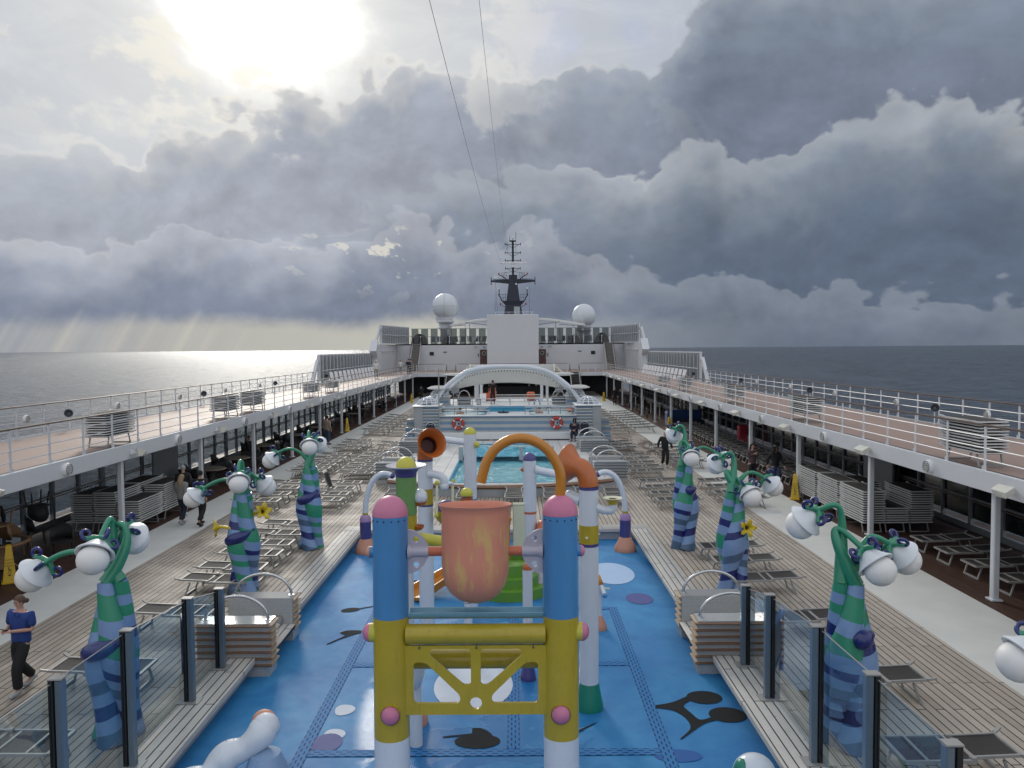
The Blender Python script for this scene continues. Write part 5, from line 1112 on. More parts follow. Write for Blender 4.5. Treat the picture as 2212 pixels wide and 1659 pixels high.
for sx, nm in ((-1, 'left'), (1, 'right')):
    for y, z1, wd in ((33.1, .92, 'front'), (39.9, 1.02, 'third')):
        tile_wall('grey slatted wall with hoop at the %s side of the main pool, %s pair' % (nm, 'nearer' if y < 35 else 'farther'), sx*4.72, y, 0, z1, 1.36, .5, 'front', ('bluegrey_steel', 'grey_panel'), 7, sx=sx)
        tile_wall('plain grey wall with hoop behind a slatted one, %s of the main pool, %s pair' % (nm, 'nearer' if y < 35 else 'farther'), sx*4.62, y+1.35, 0, z1+.02, 1.36, .45, 'back', ('bluegrey_steel', 'grey_panel'), 7, sx=sx)
        mb = MB(); mb.box((sx*4.35, y+.68, .36), (1.0, .8, .18), ch=.01); struct('pool_step', mb, 'teak_pale')
        mb = MB(); mb.box((sx*4.35, y+.68, .14), (.96, .76, .26)); struct('pool_step', mb, 'grey_panel')
# ================================================================== WHIRLPOOL TERRACE
SY = 45.2
st = thing('whirlpool_terrace', 'raised whirlpool terrace faced in blue and grey stripes beyond the main pool', 'terrace', (0, SY, 0))
a = MB(); a.box((.18, 1.5, .93+.22), (8.06, 3.0, 1.38)); a.build('striped_wall', 'stage_stripes', st)
a = MB(); a.box((.0, -.25, .70), (8.1, .5, .42), ch=.03); a.build('bench', 'stage_white', st)
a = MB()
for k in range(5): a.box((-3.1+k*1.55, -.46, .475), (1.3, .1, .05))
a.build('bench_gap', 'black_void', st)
a = MB(); a.box((.18, .03, 1.855), (8.12, .34, .05), ch=.01); a.box((.2, 1.7, 1.845), (2.6, 3.0, .05)); a.build('ledge', 'stage_white', st)
for x, nm in ((-2.7, 'left'), (2.85, 'right')):
    a = MB(); a.lathe([(0, .0), (1.45, .0), (1.45, .03)], (x, 1.55, 1.85), 30); o = a.build('whirlpool_water', 'foam_water', st)
a = MB(); a.box((.2, 3.35, 1.92), (8.0, .3, .5)); a.build('rear_wall', 'stage_stripes', st)
a = MB()
for k in range(3): a.box((.24, 3.12-.12*k, 2.08-.08*k), (2.84, .2, .06))
a.build('cyan_steps', 'pool_tile_blue', st)
a = MB(); a.box((0, 7.5, 2.05), (9.4, 8.0, .12)); a.build('upper_floor', 'stage_white', st)
a = MB(); a.box((0, 11.4, 1.0), (9.4, .3, 2.0)); a.build('back_wall', 'grey_panel', st)
# railings on the terrace
def srail(label, x0, x1, y, z, h=.44, n=4):
    t_ = thing('terrace_railing', label, 'railing', (0, y, z), 0, 'low steel railings on the whirlpool terrace'); a = MB()
    for k in (1., .55): a.rod((x0, 0, h*k), (x1, 0, h*k), .025, 8)
    a.build('rails', 'steel', t_)
    for i in range(n+1): a = MB(); a.rod((x0+(x1-x0)*i/n, 0, 0), (x0+(x1-x0)*i/n, 0, h), .028, 8); a.build('post', 'steel', t_)
srail('front left low steel railing above the striped wall', -3.7, -.93, 46.0, 1.86); srail('front right low steel railing above the striped wall', 1.22, 4.04, 46.0, 1.86); srail('rear steel railing behind the whirlpools', -3.4, 4.0, 50.0, 2.10, .44, 6)
srail('far rail in front of the dark bar under the canopy', -.9, 2.4, 54.0, 2.1, .45, 3)
# lifebuoys
lb = thing('lifebuoy', 'x', 'lifebuoy', group='red lifebuoys on the striped wall')
a = MB(); P = [(.29*cos(2*pi*k/32), 0, .29*sin(2*pi*k/32)) for k in range(33)]; a.tube(P, .085, 14, False); a.build('ring', 'red_buoy', lb)
for k in range(4):
    th = k*pi/2+.95; a = MB(); c = Vector((cos(th), 0, sin(th))); a.tube([c*.29+Vector((-sin(th), 0, cos(th)))*-.03, c*.29+Vector((-sin(th), 0, cos(th)))*.03], .09, 14); a.build('band', 'white_plastic', lb)
a = MB(); a.box((0, .05, 0), (.26, .02, .26)); a.build('bracket', 'play_lavender', lb); a = MB(); a.box((.03, .03, .0), (.09, .02, .12)); a.build('light', 'ink', lb)
lb.location = (-2.73, SY-.13, 1.41); lb['label'] = 'red lifebuoy hanging left of centre on the blue striped wall'
dup(lb, (3.07, SY-.13, 1.43), 0, 'red lifebuoy hanging beside the seated hooded man')
# towers with lattice domes
def lat_dome(parent, c, r, h):
    a = MB()
    for k in range(12):
        th = k*pi/6; a.tube([(c[0]+r*cos(ph)*cos(th), c[1]+r*cos(ph)*sin(th), c[2]+h*sin(ph)) for ph in [pi/2*j/8 for j in range(9)]], .032, 6)
    for j in range(4): ph = pi/2*j/4.6; a.tube([(c[0]+r*cos(ph)*cos(2*pi*k/24), c[1]+r*cos(ph)*sin(2*pi*k/24), c[2]+h*sin(ph)) for k in range(25)], .032, 6, False)
    a.build('lattice_dome', 'white_gloss', parent)
for sx, x0, x1, nm in ((-1, -5.38, -3.9, 'left'), (1, 4.24, 5.74, 'right')):
    xi = x1 if sx < 0 else x0; xm = (x0+x1)/2; w = x1-x0
    t_ = thing('striped_tower', 'louvred striped tower with lattice dome at the %s end of the terrace' % nm, 'tower', (xm, SY+.3, 0), 0, 'towers of the whirlpool terrace')
    ws = w*.62; cx = -sx*(w-ws)/2
    a = MB(); a.box((cx, .75, 1.2), (ws, 2.0, 2.4)); a.build('striped_body', 'tower_stripes', t_)
    for i in range(12): a = MB(); a.box((cx, -.29, .25+i*.18), (ws+.06, .08, .035)); a.box((cx-sx*(ws/2+.03), .5, .25+i*.18), (.08, 1.5, .035)); a.build('louvre', 'stage_white', t_)
    a = MB(); a.box((cx+sx*(ws/2+.27), .75, 1.2), (.52, 2.1, 2.44), ch=.04); a.box((cx+sx*(ws/2+.27), -.31, 1.45), (.5, .01, .14)); a.build('side_pier', 'grey_panel', t_)
    a = MB(); a.box((0, .75, 2.43), (w+.16, 2.3, .06), ch=.02); a.build('cap_slab', 'stage_white', t_)
    a = MB(); a.ball((0, .75, 2.47), 1, 24, (.34, .34, .12), 0, 1); a.build('drum_lamp', 'dark_steel', t_)
    lat_dome(t_, (0, .75, 2.46), .64, .44)
    s_ = thing('arched_sign', 'dark blue arched sign with steel hoop in front of the %s striped tower' % nm, 'sign', (cx+xm+(-.0), SY-.12, PZ), 0, 'arched signs at the towers')
    P = [(-.24, .35)]+[(.24*cos(pi-pi*k/12), .78+.24*sin(pi*k/12)) for k in range(13)]+[(.24, .35)]
    a = MB(); a.prism(P, -.02, .02, 'Y'); a.build('panel', 'navy_board', s_)
    a = MB(); a.tube([(-.27, 0, 0)]+[(.27*cos(pi-pi*k/12), 0, .78+.27*sin(pi*k/12)) for k in range(13)]+[(.27, 0, 0)], .025, 8); a.build('hoop', 'steel', s_)
    for k, ch_ in enumerate('OPEN'):
        th = R(122-k*21.5); text(ch_, .085, 'lettering', 'white_plastic', s_, Matrix.Translation((.17*cos(th), -.024, .78+.155*sin(th))) @ Matrix.Rotation(th-pi/2, 4, Vector((0, -1, 0))) @ Matrix.Rotation(R(90), 4, 'X'))
    # stepped side of the terrace
    mb = MB()
    for k in range(3): mb.box((sx*(abs(x0 if sx < 0 else x1)+.28+.0), SY+.3+k*.5, .35+k*.22), (.55, .5, .7+k*.44), ch=.02)
    o = mb.build('terrace_steps', 'tower_stripes'); tag(o, 'striped stepped side block outside the %s striped tower' % nm, 'steps', 'stepped blocks outside the towers')
    # smaller rear tower with dome
    t2 = thing('striped_tower', 'smaller rear striped tower with lattice dome behind the %s arch foot' % nm, 'tower', (sx*4.45+.12, 50.6, 0), 0, 'towers of the whirlpool terrace')
    a = MB(); a.box((0, 0, 1.33), (1.3, 1.2, 2.66)); a.build('striped_body', 'tower_stripes', t2); a = MB(); a.box((0, 0, 2.69), (1.45, 1.35, .07), ch=.02); a.build('cap_slab', 'stage_white', t2)
    a = MB(); a.ball((0, 0, 2.72), 1, 20, (.4, .4, .12), 0, 1); a.build('drum_lamp', 'dark_steel', t2); lat_dome(t2, (0, 0, 2.72), .62, .44)
    tile_wall('grey slatted wall with hoop on the upper terrace, %s of the bar' % nm, -2.75 if sx < 0 else 3.5, 50.8, 2.1, 2.6, .86, .4, 'front', ('bluegrey_steel', 'grey_panel'), 4, hw=.36, sx=sx, group='slatted walls on the upper terrace')
# arch and canopy
ar = thing('stage_arch', 'large white tubular arch spanning the whirlpool terrace', 'arch', (0, 49.6, 0))
AP = [(-4.95, 1.7), (-4.68, 2.16), (-4.28, 2.78), (-3.86, 3.36), (-2.72, 4.22), (-1.9, 4.50), (-.85, 4.65), (.15, 4.66), (1.15, 4.64), (2.1, 4.50), (3.02, 4.17), (4.15, 3.30), (4.60, 2.7), (5.01, 2.09), (5.3, 1.7)]
a = MB(); a.tube(spline([(x, 0, z) for x, z in AP], 6), .135, 20); a.build('main_tube', 'white_gloss', ar)
a = MB(); a.tube(spline([(x*.95+.05, .75, z-.10) for x, z in AP], 6), .10, 16); a.build('rear_tube', 'white_gloss', ar)
a = MB()
for k in range(46):
    u = k/45; i = 3+u*9; j = int(min(11, i)); f = i-j; x = AP[j][0]*(1-f)+AP[j+1][0]*f; z = AP[j][1]*(1-f)+AP[j+1][1]*f
    a.box((x*.96, .35, z-.30-.0), (.05, .12, .12))
a.build('lacing', 'aluminium', ar)
cp = thing('stage_canopy', 'white arched fabric canopy stretched behind the arch over the terrace', 'canopy', (0, 50.6, 0))
a = MB(); vs = []; n = 40
for i in range(n+1):
    u = i/n*2-1; x = .17+4.05*u
    zt = 4.42-1.02*abs(u)**2.3; zb = 3.56-.50*u*u
    for k in range(7): v = k/6; vs.append((x*(1-.05*v), v*.9, zt*(1-v)+zb*v+.03*sin(v*pi)))
a.add(vs, [(i*7+k, i*7+k+1, (i+1)*7+k+1, (i+1)*7+k) for i in range(n) for k in range(6)])
o = a.build('fabric', 'canvas', cp); sm = o.modifiers.new('thickness', 'SOLIDIFY'); sm.thickness = .05
for s_ in (-1, 1):
    a = MB(); a.ball((.2+s_*4.55, -.6, 3.26), 1, 24, (.75, .8, .11)); a.ball((.2+s_*4.55, -.6, 3.33), 1, 20, (.6, .5, .1)); a.build('wing_tip', 'canvas', cp)
    a = MB(); a.ball((.2+s_*3.75, 2.4, 4.05), 1, 24, (.75, .7, .10)); a.build('upper_wing', 'canvas', cp)
    a = MB(); a.tube([(.1+s_*3.3, .5, 3.2), (.1+s_*3.5, .6, 2.9), (.1+s_*3.2, .5, 2.6)], .05, 8); a.box((.1+s_*3.45, .5, 3.05), (.5, .3, .35)); a.build('speaker_cluster', 'grey_panel', cp)
for x in (-1.95, 2.70):
    for dx_ in (-.2, .2):
        a = MB(); a.box((x+dx_, 54-50.6, 2.75), (.2 if dx_*x < 0 else .14, .2, 1.5)); a.build('column', 'white_paint', cp)
bv = thing('barrel_canopy', 'long white barrel vault canopy with ribbed open ends behind the arch', 'canopy', (.42, 57.5, 4.0))
a = MB(); P = [(0+.62*cos(pi*k/14), .62*sin(pi*k/14)) for k in range(15)]; 
a.add([(x, p[0], p[1]) for x in (-3.1, 3.1) for p in P], [(k, k+1, 16+k, 15+k) for k in range(14)]); o = a.build('vault', 'canvas', bv); sm = o.modifiers.new('thickness', 'SOLIDIFY'); sm.thickness = .04
for s_ in (-1, 1):
    a = MB(); n = 10; vs = [(s_*(3.1+.75*sin(pi*j/10)), .62*cos(pi*k/10)*1, .02+.62*sin(pi*k/10)*cos(pi*0)) for j in (0,) for k in range(11)]
    for k in range(7): ph = pi*(k+1)/8; a.rod((s_*3.1, .62*cos(ph), .62*sin(ph)), (s_*3.75, .35*cos(ph), .05), .03, 6)
    a.tube([(s_*3.12, .62*cos(pi*k/12), .62*sin(pi*k/12)) for k in range(13)], .045, 8); a.rod((s_*3.75, -.4, .05), (s_*3.75, .4, .05), .05); a.build('rib_end', 'lamp_cream', bv)
    a = MB(); vs = []
    for k in range(9): ph = pi*k/8; vs += [(s_*3.11, .6*cos(ph), .6*sin(ph)), (s_*3.70, .36*cos(ph), .05*1.0)]
    a.add(vs, [(2*k, 2*k+1, 2*k+3, 2*k+2) for k in range(8)]); a.build('end_glass', 'table_top', bv)
    for y in (-.5,): p_ = MB(); p_.box((s_*2.6, .3, -1.0), (.16, .16, 2.0)); p_.build('support', 'white_paint', bv)
# padded boxes and bin on the stage
for i, (x, y, w, h, lab) in enumerate(((-1.0, 54.6, .56, .95, 'tall coral padded box upright left of the stage rail'), (-1.5, 54.5, .6, .55, 'low coral padded box beside the tall one'), (1.74, 54.4, .58, .62, 'square coral padded box right of the stage rail'))):
    a = MB(); a.box((0, 0, h/2), (w, .5, h), ch=.08); a.box((0, -.26, h*.55), (w*.8, .03, h*.6), ch=.01); o = a.build('padded_box', 'coral_box'); o.location = (x, y, 2.11); tag(o, lab, 'box')
a = MB(); a.lathe([(0, 0), (.2, 0), (.24, .5), (.22, .55), (0, .5)], n=14); o = a.build('laundry_sack', 'towel_white'); o.location = (-1.62, 53.6, 2.11); tag(o, 'white sack standing in front of the coral boxes', 'sack')
a = MB(); a.tube([(1.62+.32*cos(pi-pi*k/10)*.6, 0, .38*sin(pi*k/10)) for k in range(11)], .05, 10); o = a.build('blue_hoop', 'play_skyblue'); o.location = (.45, 50.5, 2.11); tag(o, 'small pale blue hoop rail on the upper terrace', 'hoop')
for i, (x, y, z) in enumerate(((2.75, 48.15, 1.72), (-1.75, 50.2, 2.13))):
    s_ = thing('framed_notice', ('dark framed white notice by the right whirlpool', 'small framed white notice on the rear steel railing')[i], 'notice', (x, y, z)); a = MB(); a.box((0, 0, .22), (.28, .03, .40)); a.build('frame', 'navy_board', s_); a = MB(); a.box((0, -.02, .2), (.2, .01, .28)); a.build('paper', 'white_plastic', s_)
    a = MB()
    for k in range(4): a.box((0, -.027, .29-.05*k), (.14, .004, .012))
    a.build('print', 'ink', s_)
a = MB(); a.lathe([(0, 0), (.33, 0), (.36, .05), (0, .06)], n=20); a.rod((0, 0, .05), (0, 0, .16), .03); o = a.build('cover_disc', 'navy_board'); o.location = (-.1, 47.0, 1.88); tag(o, 'dark round cover lying between the two whirlpools', 'cover')
a = MB(); a.ball((0, 0, .14), .2, 16, (1.1, .6, .7)); o = a.build('orange_bag', 'coral_box'); o.location = (4.0, 47.2, 1.87); tag(o, 'orange bag left beside the right striped tower', 'bag')
# tall flag staff by the left tower
a = MB(); a.rod((0, 0, 0), (0, 0, 4.2), .035, 8); o = a.build('staff', 'aluminium'); o.location = (-3.84, 45.0, .45); tag(o, 'thin steel staff beside the left striped tower', 'pole')
# ================================================================== SUN LOUNGERS
LGL, LGW = 1.56, .66
def lounger_meshes():
    """foot end at x=0, head end at x=LGL; folding aluminium lounger"""
    fr = MB(); z = .335; hz = .40
    for s_ in (-1, 1):
        y = s_*LGW/2
        fr.bar((0, y, z), (.92, y, z+.012), .036, .046); fr.bar((.86, y*1.0-s_*.045, z+.035), (LGL, y-s_*.045, hz), .032, .04)
        fr.bar((LGL-.02, y-s_*.03, hz+.01), (LGL+.09, y+s_*.03, hz+.055), .05, .03); fr.box((.90, y-s_*.02, z+.035), (.07, .07, .05))
    fr.bar((0, -LGW/2, z), (0, LGW/2, z), .055, .04); fr.bar((LGL-.02, -LGW/2+.04, hz), (LGL-.02, LGW/2-.04, hz), .04, .03)
    for x in (.30, .74, .92): fr.bar((x, -LGW/2, z+.012), (x, LGW/2, z+.012), .035, .03)
    lg = {}
    for nm, x, dx_ in (('foot', .16, -.10), ('head', 1.32, .12)):
        a = MB()
        for s_ in (-1, 1): a.bar((x, s_*(LGW/2-.05), .33), (x+dx_, s_*(LGW/2-.05), .02), .035, .032)
        a.bar((x+dx_, -LGW/2+.03, .022), (x+dx_, LGW/2-.03, .022), .04, .04); lg[nm] = a
    sl = MB(); ys = [-LGW/2+.04+(LGW-.08)*k/4 for k in range(5)]
    def sheet_(x0, z0, x1, z1, sag):
        o = len(sl.v); n = 5
        for i in range(n+1):
            for k, y in enumerate(ys): sl.v.append((x0+(x1-x0)*i/n, y, z0+(z1-z0)*i/n-sag*sin(pi*k/4)*sin(pi*(.15+.7*i/n))))
        for i in range(n):
            for k in range(4): a_ = o+i*5+k; sl.f.append((a_, a_+5, a_+6, a_+1))
    sheet_(.03, z+.012, .72, z+.018, .03); sheet_(.76, z+.018, .90, z+.02, .005)
    bk = MB(); o_ = sl; sl2 = MB(); sl = sl2; sheet_(.95, z+.045, LGL-.05, hz+.005, .025)
    return fr, o_, sl2, lg
fr_, seat_, back_, lg_ = lounger_meshes()
proto = thing('sun_lounger', 'x', 'sun lounger', group='sun loungers on the open deck')
fr_.build('frame', 'aluminium', proto); seat_.build('seat_sling', 'sling', proto, 0); back_.build('back_sling', 'sling', proto, 0)
for nm in ('foot', 'head'): lg_[nm].build('leg_frame', 'aluminium', proto)
used = [False]
LR = random.Random(11)
def lounger(x, y, rz, label, group, z=0):
    rz += LR.uniform(-.025, .025)
    if not used[0]: used[0] = True; proto.location = (x, y, z); proto.rotation_euler = (0, 0, rz); proto['label'] = label; proto['group'] = group; return proto
    return dup(proto, (x, y, z), rz, label, group)
rowsR_in = [9.95+.25, 12.5, 15.35, 18.05, 19.6, 20.95, 27.5, 28.8, 30.1, 31.45, 34.0, 35.2, 36.4, 37.7, 39.1, 41.8, 43.2, 44.6]
rowsL_in = [10.5, 13.05, 15.9, 18.15, 19.2, 20.5, 21.6, 22.8, 24.0, 27.9, 29.0, 30.15, 31.5, 34.0, 35.1, 36.2, 37.4, 38.6, 39.8, 41.2, 43.6, 45.0]
rowsR_out = [27.6, 28.8, 30.15, 31.5, 36.6, 37.8, 39.1, 40.4, 41.8, 43.2]
rowsL_out = [27.8, 29.05, 30.4, 31.7, 34.5, 35.5, 36.5, 37.6, 38.8, 40.1, 42.4, 43.6, 44.9, 46.2]
for i, y in enumerate(rowsR_in): lounger(5.72, y, 0, 'sun lounger in the inner row of the right deck, %s counted from the camera' % ordn(i+1), 'sun loungers on the right deck')
for i, y in enumerate(rowsL_in):
    if i == 11: continue
    lounger(-5.76, y, pi, 'sun lounger in the inner row of the left deck, %s counted from the camera' % ordn(i+1), 'sun loungers on the left deck')
for i, y in enumerate(rowsR_out): lounger(8.12, y, 0, 'sun lounger in the outer row of the right deck, %s counted from the camera' % ordn(i+1), 'sun loungers on the right deck')
for i, y in enumerate(rowsL_out): lounger(-8.02, y, pi, 'sun lounger in the outer row of the left deck, %s counted from the camera' % ordn(i+1), 'sun loungers on the left deck')
for i in range(9): lounger(6.9, 52+i*1.9, 0, 'sun lounger in the far row beyond the right tower, %s counted from the tower' % ordn(i+1), 'far sun loungers on the right deck')
for i in range(8): lounger(8.7, 52.6+i*1.9, 0, 'sun lounger in the far outer row beyond the right tower, %s counted from the tower' % ordn(i+1), 'far sun loungers on the right deck')
for i in range(9): lounger(-6.6, 52+i*1.9, pi, 'sun lounger in the far row beyond the left tower, %s counted from the tower' % ordn(i+1), 'far sun loungers on the left deck')
for i in range(7): lounger(-8.3, 52.4+i*1.9, pi, 'sun lounger in the far outer row beyond the left tower, %s counted from the tower' % ordn(i+1), 'far sun loungers on the left deck')
for i, x in enumerate((-4.0, -1.25, .55, 2.0, 3.2, 4.3)): lounger(x, 28.0, pi/2, 'sun lounger facing the camera in front of the main pool edge, %s from the left' % ordn(i+1), 'sun loungers in front of the main pool')
for i, y in enumerate((21.6, 20.35, 19.1, 17.85, 16.6)): lounger(11.98, y, 0, 'dark lounger under the right walkway nearest the camera, %s from the far end' % ordn(i+1), 'loungers under the right walkway')
for i in range(24): lounger(12.02, 32.3+i*1.02, 0, 'dark lounger in the long right covered row, %s counted from the stacks' % ordn(i+1), 'loungers under the right walkway')
# one with its back raised
rt = dup(proto, (-5.76, rowsL_in[11], 0), pi, 'lounger with its back rest raised upright, inner row of the left deck', 'sun loungers on the left deck')
for c in list(rt.children):
    if c.name.startswith('back_sling'):
        c.matrix_local = Matrix.Translation((.92, 0, .37)) @ Matrix.Rotation(R(-70), 4, 'Y') @ Matrix.Translation((-.92, 0, -.37))
a = MB()
for s_ in (-1, 1): a.bar((.92, s_*(LGW/2-.045), .37), (1.14, s_*(LGW/2-.045), .98), .03, .035)
a.bar((1.14, -LGW/2+.04, .98), (1.14, LGW/2-.04, .98), .03, .035); a.build('raised_back_frame', 'aluminium', rt)
# stacks: folded loungers, each one a thing
paint('stack_alu', (.55, .55, .54), .42, var=.12)
sf = MB(); T = .05
for s_ in (-1, 1):
    sf.bar((-.02, s_*LGW/2, 0), (LGL+.02, s_*LGW/2, .0), .04, .034); sf.bar((.25, s_*(LGW/2+.022), .012), (1.0, s_*(LGW/2+.022), -.004), .02, .022)
    sf.bar((LGL-.1, s_*LGW/2, .01), (LGL+.08, s_*(LGW/2+.03), .035), .05, .035)
for x in (0, .3, .76, .93, LGL-.02): sf.bar((x, -LGW/2, .0), (x, LGW/2, .0), (.05 if x in (0, LGL-.02) else .03), .034)
ss = MB(); ss.box((.77, 0, -.004), (1.5, LGW-.05, .05))
sp_ = thing('stacked_lounger', 'x', 'sun lounger'); sf.build('frame', 'stack_alu', sp_); ss.build('sling', 'sling', sp_)
sb = thing('stacked_lounger', 'x', 'sun lounger'); sf.build('frame', 'stack_alu', sb); ss.build('sling', 'sling', sb)
for x, dx_ in ((.2, -.1), (1.32, .12)):
    a = MB()
    for s_ in (-1, 1): a.bar((x, s_*(LGW/2-.05), -.01), (x+dx_, s_*(LGW/2-.05), -.31), .032, .032)
    a.bar((x+dx_, -LGW/2+.03, -.31), (x+dx_, LGW/2-.03, -.31), .035, .035); a.build('leg_frame', 'aluminium', sb)
u2 = [False, False]
def STK(k, n, where):
    """where: '<nth> <which> stack <side>' spelled out for one lounger of that stack"""
    side = where.split()[-1]; w_ = where[:-len(side)-1]
    pos = 'topmost' if k == n-1 else 'bottom' if k == 0 else ordn(k+1)+' from bottom'
    tail = ('on the %s side' % side) if 'upper' in w_ else ('under the %s walkway' % side)
    return 'folded lounger, %s, in the %s %s' % (pos, w_, tail)
def stack(x, y, z, n, where, group, rz=pi/2):
    for k in range(n):
        lab = STK(k, n, where); src, i = (sb, 0) if k == 0 else (sp_, 1)
        loc = (x+LR.uniform(-.015, .015), y+LR.uniform(-.03, .03), z+.33+k*.073); r_ = rz+LR.uniform(-.012, .012)
        if not u2[i]: u2[i] = True; src.location = loc; src.rotation_euler = (0, 0, r_); src['label'] = lab; src['group'] = group
        else: dup(src, loc, r_, lab, group)
gR, gL, gU = 'stacked loungers under the right walkway', 'stacked loungers under the left walkway', 'stacked loungers on the upper walkways'
for i, (y, n) in enumerate(((23.65, 14), (25.55, 14), (27.45, 14))): stack(11.72, y, 0, n, '%s pale stack right' % ordn(i+1), gR)
stack(12.45, 23.65, 0, 7, 'low middle stack right', gR); stack(13.2, 23.65, 0, 14, 'window side stack right', gR); stack(12.5, 25.55, 0, 13, 'stack behind the low one right', gR)
for i, (x, n) in enumerate(((-13.3, 13), (-12.55, 14), (-11.8, 10))): stack(x, 24.4, 0, n, '%s front stack left' % ordn(i+1), gL)
for i, (x, n) in enumerate(((-12.6, 14), (-11.8, 13))): stack(x, 26.2, 0, n, '%s rear stack left' % ordn(i+1), gL)
for i, (y, n) in enumerate(((17.85, 11), (28.6, 9), (38.2, 9), (49.3, 8), (56.5, 6))): stack(11.75, y, UZ, n, '%s upper walkway stack right' % ordn(i+1), gU)
for i, (y, n) in enumerate(((22.6, 10), (32.0, 9), (35.4, 9), (46.0, 8), (51.3, 7))): stack(-11.8, y, UZ, n, '%s upper walkway stack left' % ordn(i+1), gU)
# white slatted chairs folded along the far walkways
cw = MB(); cw.bar((0, 0, .0), (.05, .25, .95), .5, .03); cw.bar((0, .5, .0), (.05, .2, .5), .5, .03); cwm = cw.mesh('folding_chair', 'white_plastic')
for sx, nm in ((1, 'right'), (-1, 'left')):
    for i in range(13):
        o = bpy.data.objects.new('folding_chair', cwm); COL.objects.link(o); o.location = (sx*15.0, 66+i*1.7, UZ); o.rotation_euler = (0, 0, sx*R(-70)); tag(o, 'pale folding deck chair beside the %s louvred screen, %s from the near end' % (nm, ordn(i+1)), 'deck chair', 'folding chairs along the louvred screens')
# ================================================================== WET FLOOR CONES
def wet_cone():
    t_ = thing('wet_floor_cone', 'x', 'safety cone', group='yellow wet floor cones'); a = MB()
    a.box((0, 0, .03), (.36, .36, .06), ch=.015); a.build('base', 'cone_yellow', t_)
    a = MB(); frus(a, .30, .30, .06, .12, .12, .96); a.ball((0, 0, .95), 1, 12, (.055, .055, .03), 0, 1); b_ = a.build('body', 'cone_yellow', t_)
    for q in range(4):
        Rq = Matrix.Rotation(q*pi/2, 4, 'Z'); Tl = lambda z: Rq @ Matrix.Translation((0, -(.15-.09*(z-.06)/.9)-.003, z)) @ Matrix.Rotation(R(90-5.7), 4, 'X')
        for k, wd in enumerate(('CAUTION', 'CUIDADO', 'ATTENTION')): text(wd, .040, 'lettering', 'ink', b_, Tl(.60-.075*k))
        mk = MB(); 
        for w, h, x, z in ((.10, .010, 0, .27), (.06, .03, 0, .22), (.018, .07, -.01, .34), (.06, .016, .01, .36), (.016, .05, .03, .325), (.03, .03, -.015, .40)): mk.box((0, 0, 0), (w, h, .003), 0, Tl(z) @ Matrix.Translation((x, 0, 0)))
        mk.build('pictogram', 'ink', b_)
    return t_
wc = wet_cone(); CP = [((-12.15, 19.1), 'yellow wet floor cone beside the first left pillar, behind the woman'), ((11.22, 29.0), 'yellow wet floor cone at a right pillar beside the stacked loungers'), ((11.3, 53.2), 'yellow wet floor cone under the right walkway before the blue sofa'), ((-11.33, 54.4), 'yellow wet floor cone at the left deck edge near the tables'), ((-10.6, 83.2), 'farthest yellow wet floor cone on the left'), ((10.3, 83.7), 'farthest yellow wet floor cone on the right')]
for i, ((x, y), lab) in enumerate(CP):
    if i == 0: wc.location = (x, y, 0); wc['label'] = lab; wc.rotation_euler = (0, 0, R(35))
    else: dup(wc, (x, y, 0), R((0, -20, 10, 25, 0, 15)[i]), lab)
# ================================================================== TABLES AND CHAIRS UNDER THE WALKWAYS
def table(loc, label, r=.62, mat='dark_wicker', topm='table_top', group='round tables under the left walkway'):
    t_ = thing('round_table', label, 'table', loc, 0, group); a = MB(); a.lathe([(0, .70), (r, .70), (r+.02, .72), (r, .745), (0, .745)], n=30); a.build('top', topm, t_)
    a = MB(); a.lathe([(.32, 0), (.26, .1), (.16, .4), (.24, .68), (.2, .69)], n=20); a.build('pedestal', mat, t_); return t_
def chair_m():
    a = MB(); a.box((0, 0, .43), (.52, .5, .06), ch=.02)
    sh = MB(); n = 10
    for k in range(n): th = pi*.05+pi*.9*k/(n-1); sh.v += [(.28*cos(th), .0+.26*sin(th), .42), (.31*cos(th), .02+.29*sin(th), .60+.30*sin(th))]
    sh.f = [(2*k, 2*k+2, 2*k+3, 2*k+1) for k in range(n-1)]
    lg = [MB() for _ in range(4)]
    for l, (x, y) in zip(lg, ((-.23, -.2), (.23, -.2), (-.23, .22), (.23, .22))): l.rod((x*.9, y*.9, .42), (x*1.08, y*1.1, 0), .022, 8)
    return a, sh, lg
def chair(loc, rz, label, mat, group):
    t_ = thing('wicker_armchair', label, 'chair', loc, rz, group); s_, b_, l_ = chair_m(); s_.build('seat', mat, t_); o = b_.build('backrest', mat, t_); so_ = o.modifiers.new('thickness', 'SOLIDIFY'); so_.thickness = .03
    for l in l_: l.build('leg', mat, t_)
    return t_
gC = 'dark armchairs under the left walkway'
protoC = chair((-13.2, 32.0, 0), R(150), 'dark wicker armchair nearest the stacks under the left walkway', 'dark_wicker', gC)
tabs = [(-12.5, 32.9), (-12.6, 36.2), (-12.9, 41.0), (-12.7, 46.0), (-12.6, 50.5), (-12.5, 61), (-12.6, 66), (-12.5, 71), (-12.5, 77)]
k = 0
for i, (x, y) in enumerate(tabs):
    table((x, y, 0), 'round table under the left walkway, %s counted from the stacked loungers' % ordn(i+1))
    for j, (dx_, dy_, rz) in enumerate(((-.95, .1, R(90)), (.85, .3, R(-70)), (.05, 1.0, R(8)), (-.1, -1.0, R(175)))):
        if i > 5 and j > 1: continue
        k += 1; dup(protoC, (x+dx_, y+dy_, 0), rz+LR.uniform(-.2, .2), 'dark wicker armchair at the %s left table, %s side' % (ordn(i+1), ('window', 'deck', 'far', 'near')[j]), gC)
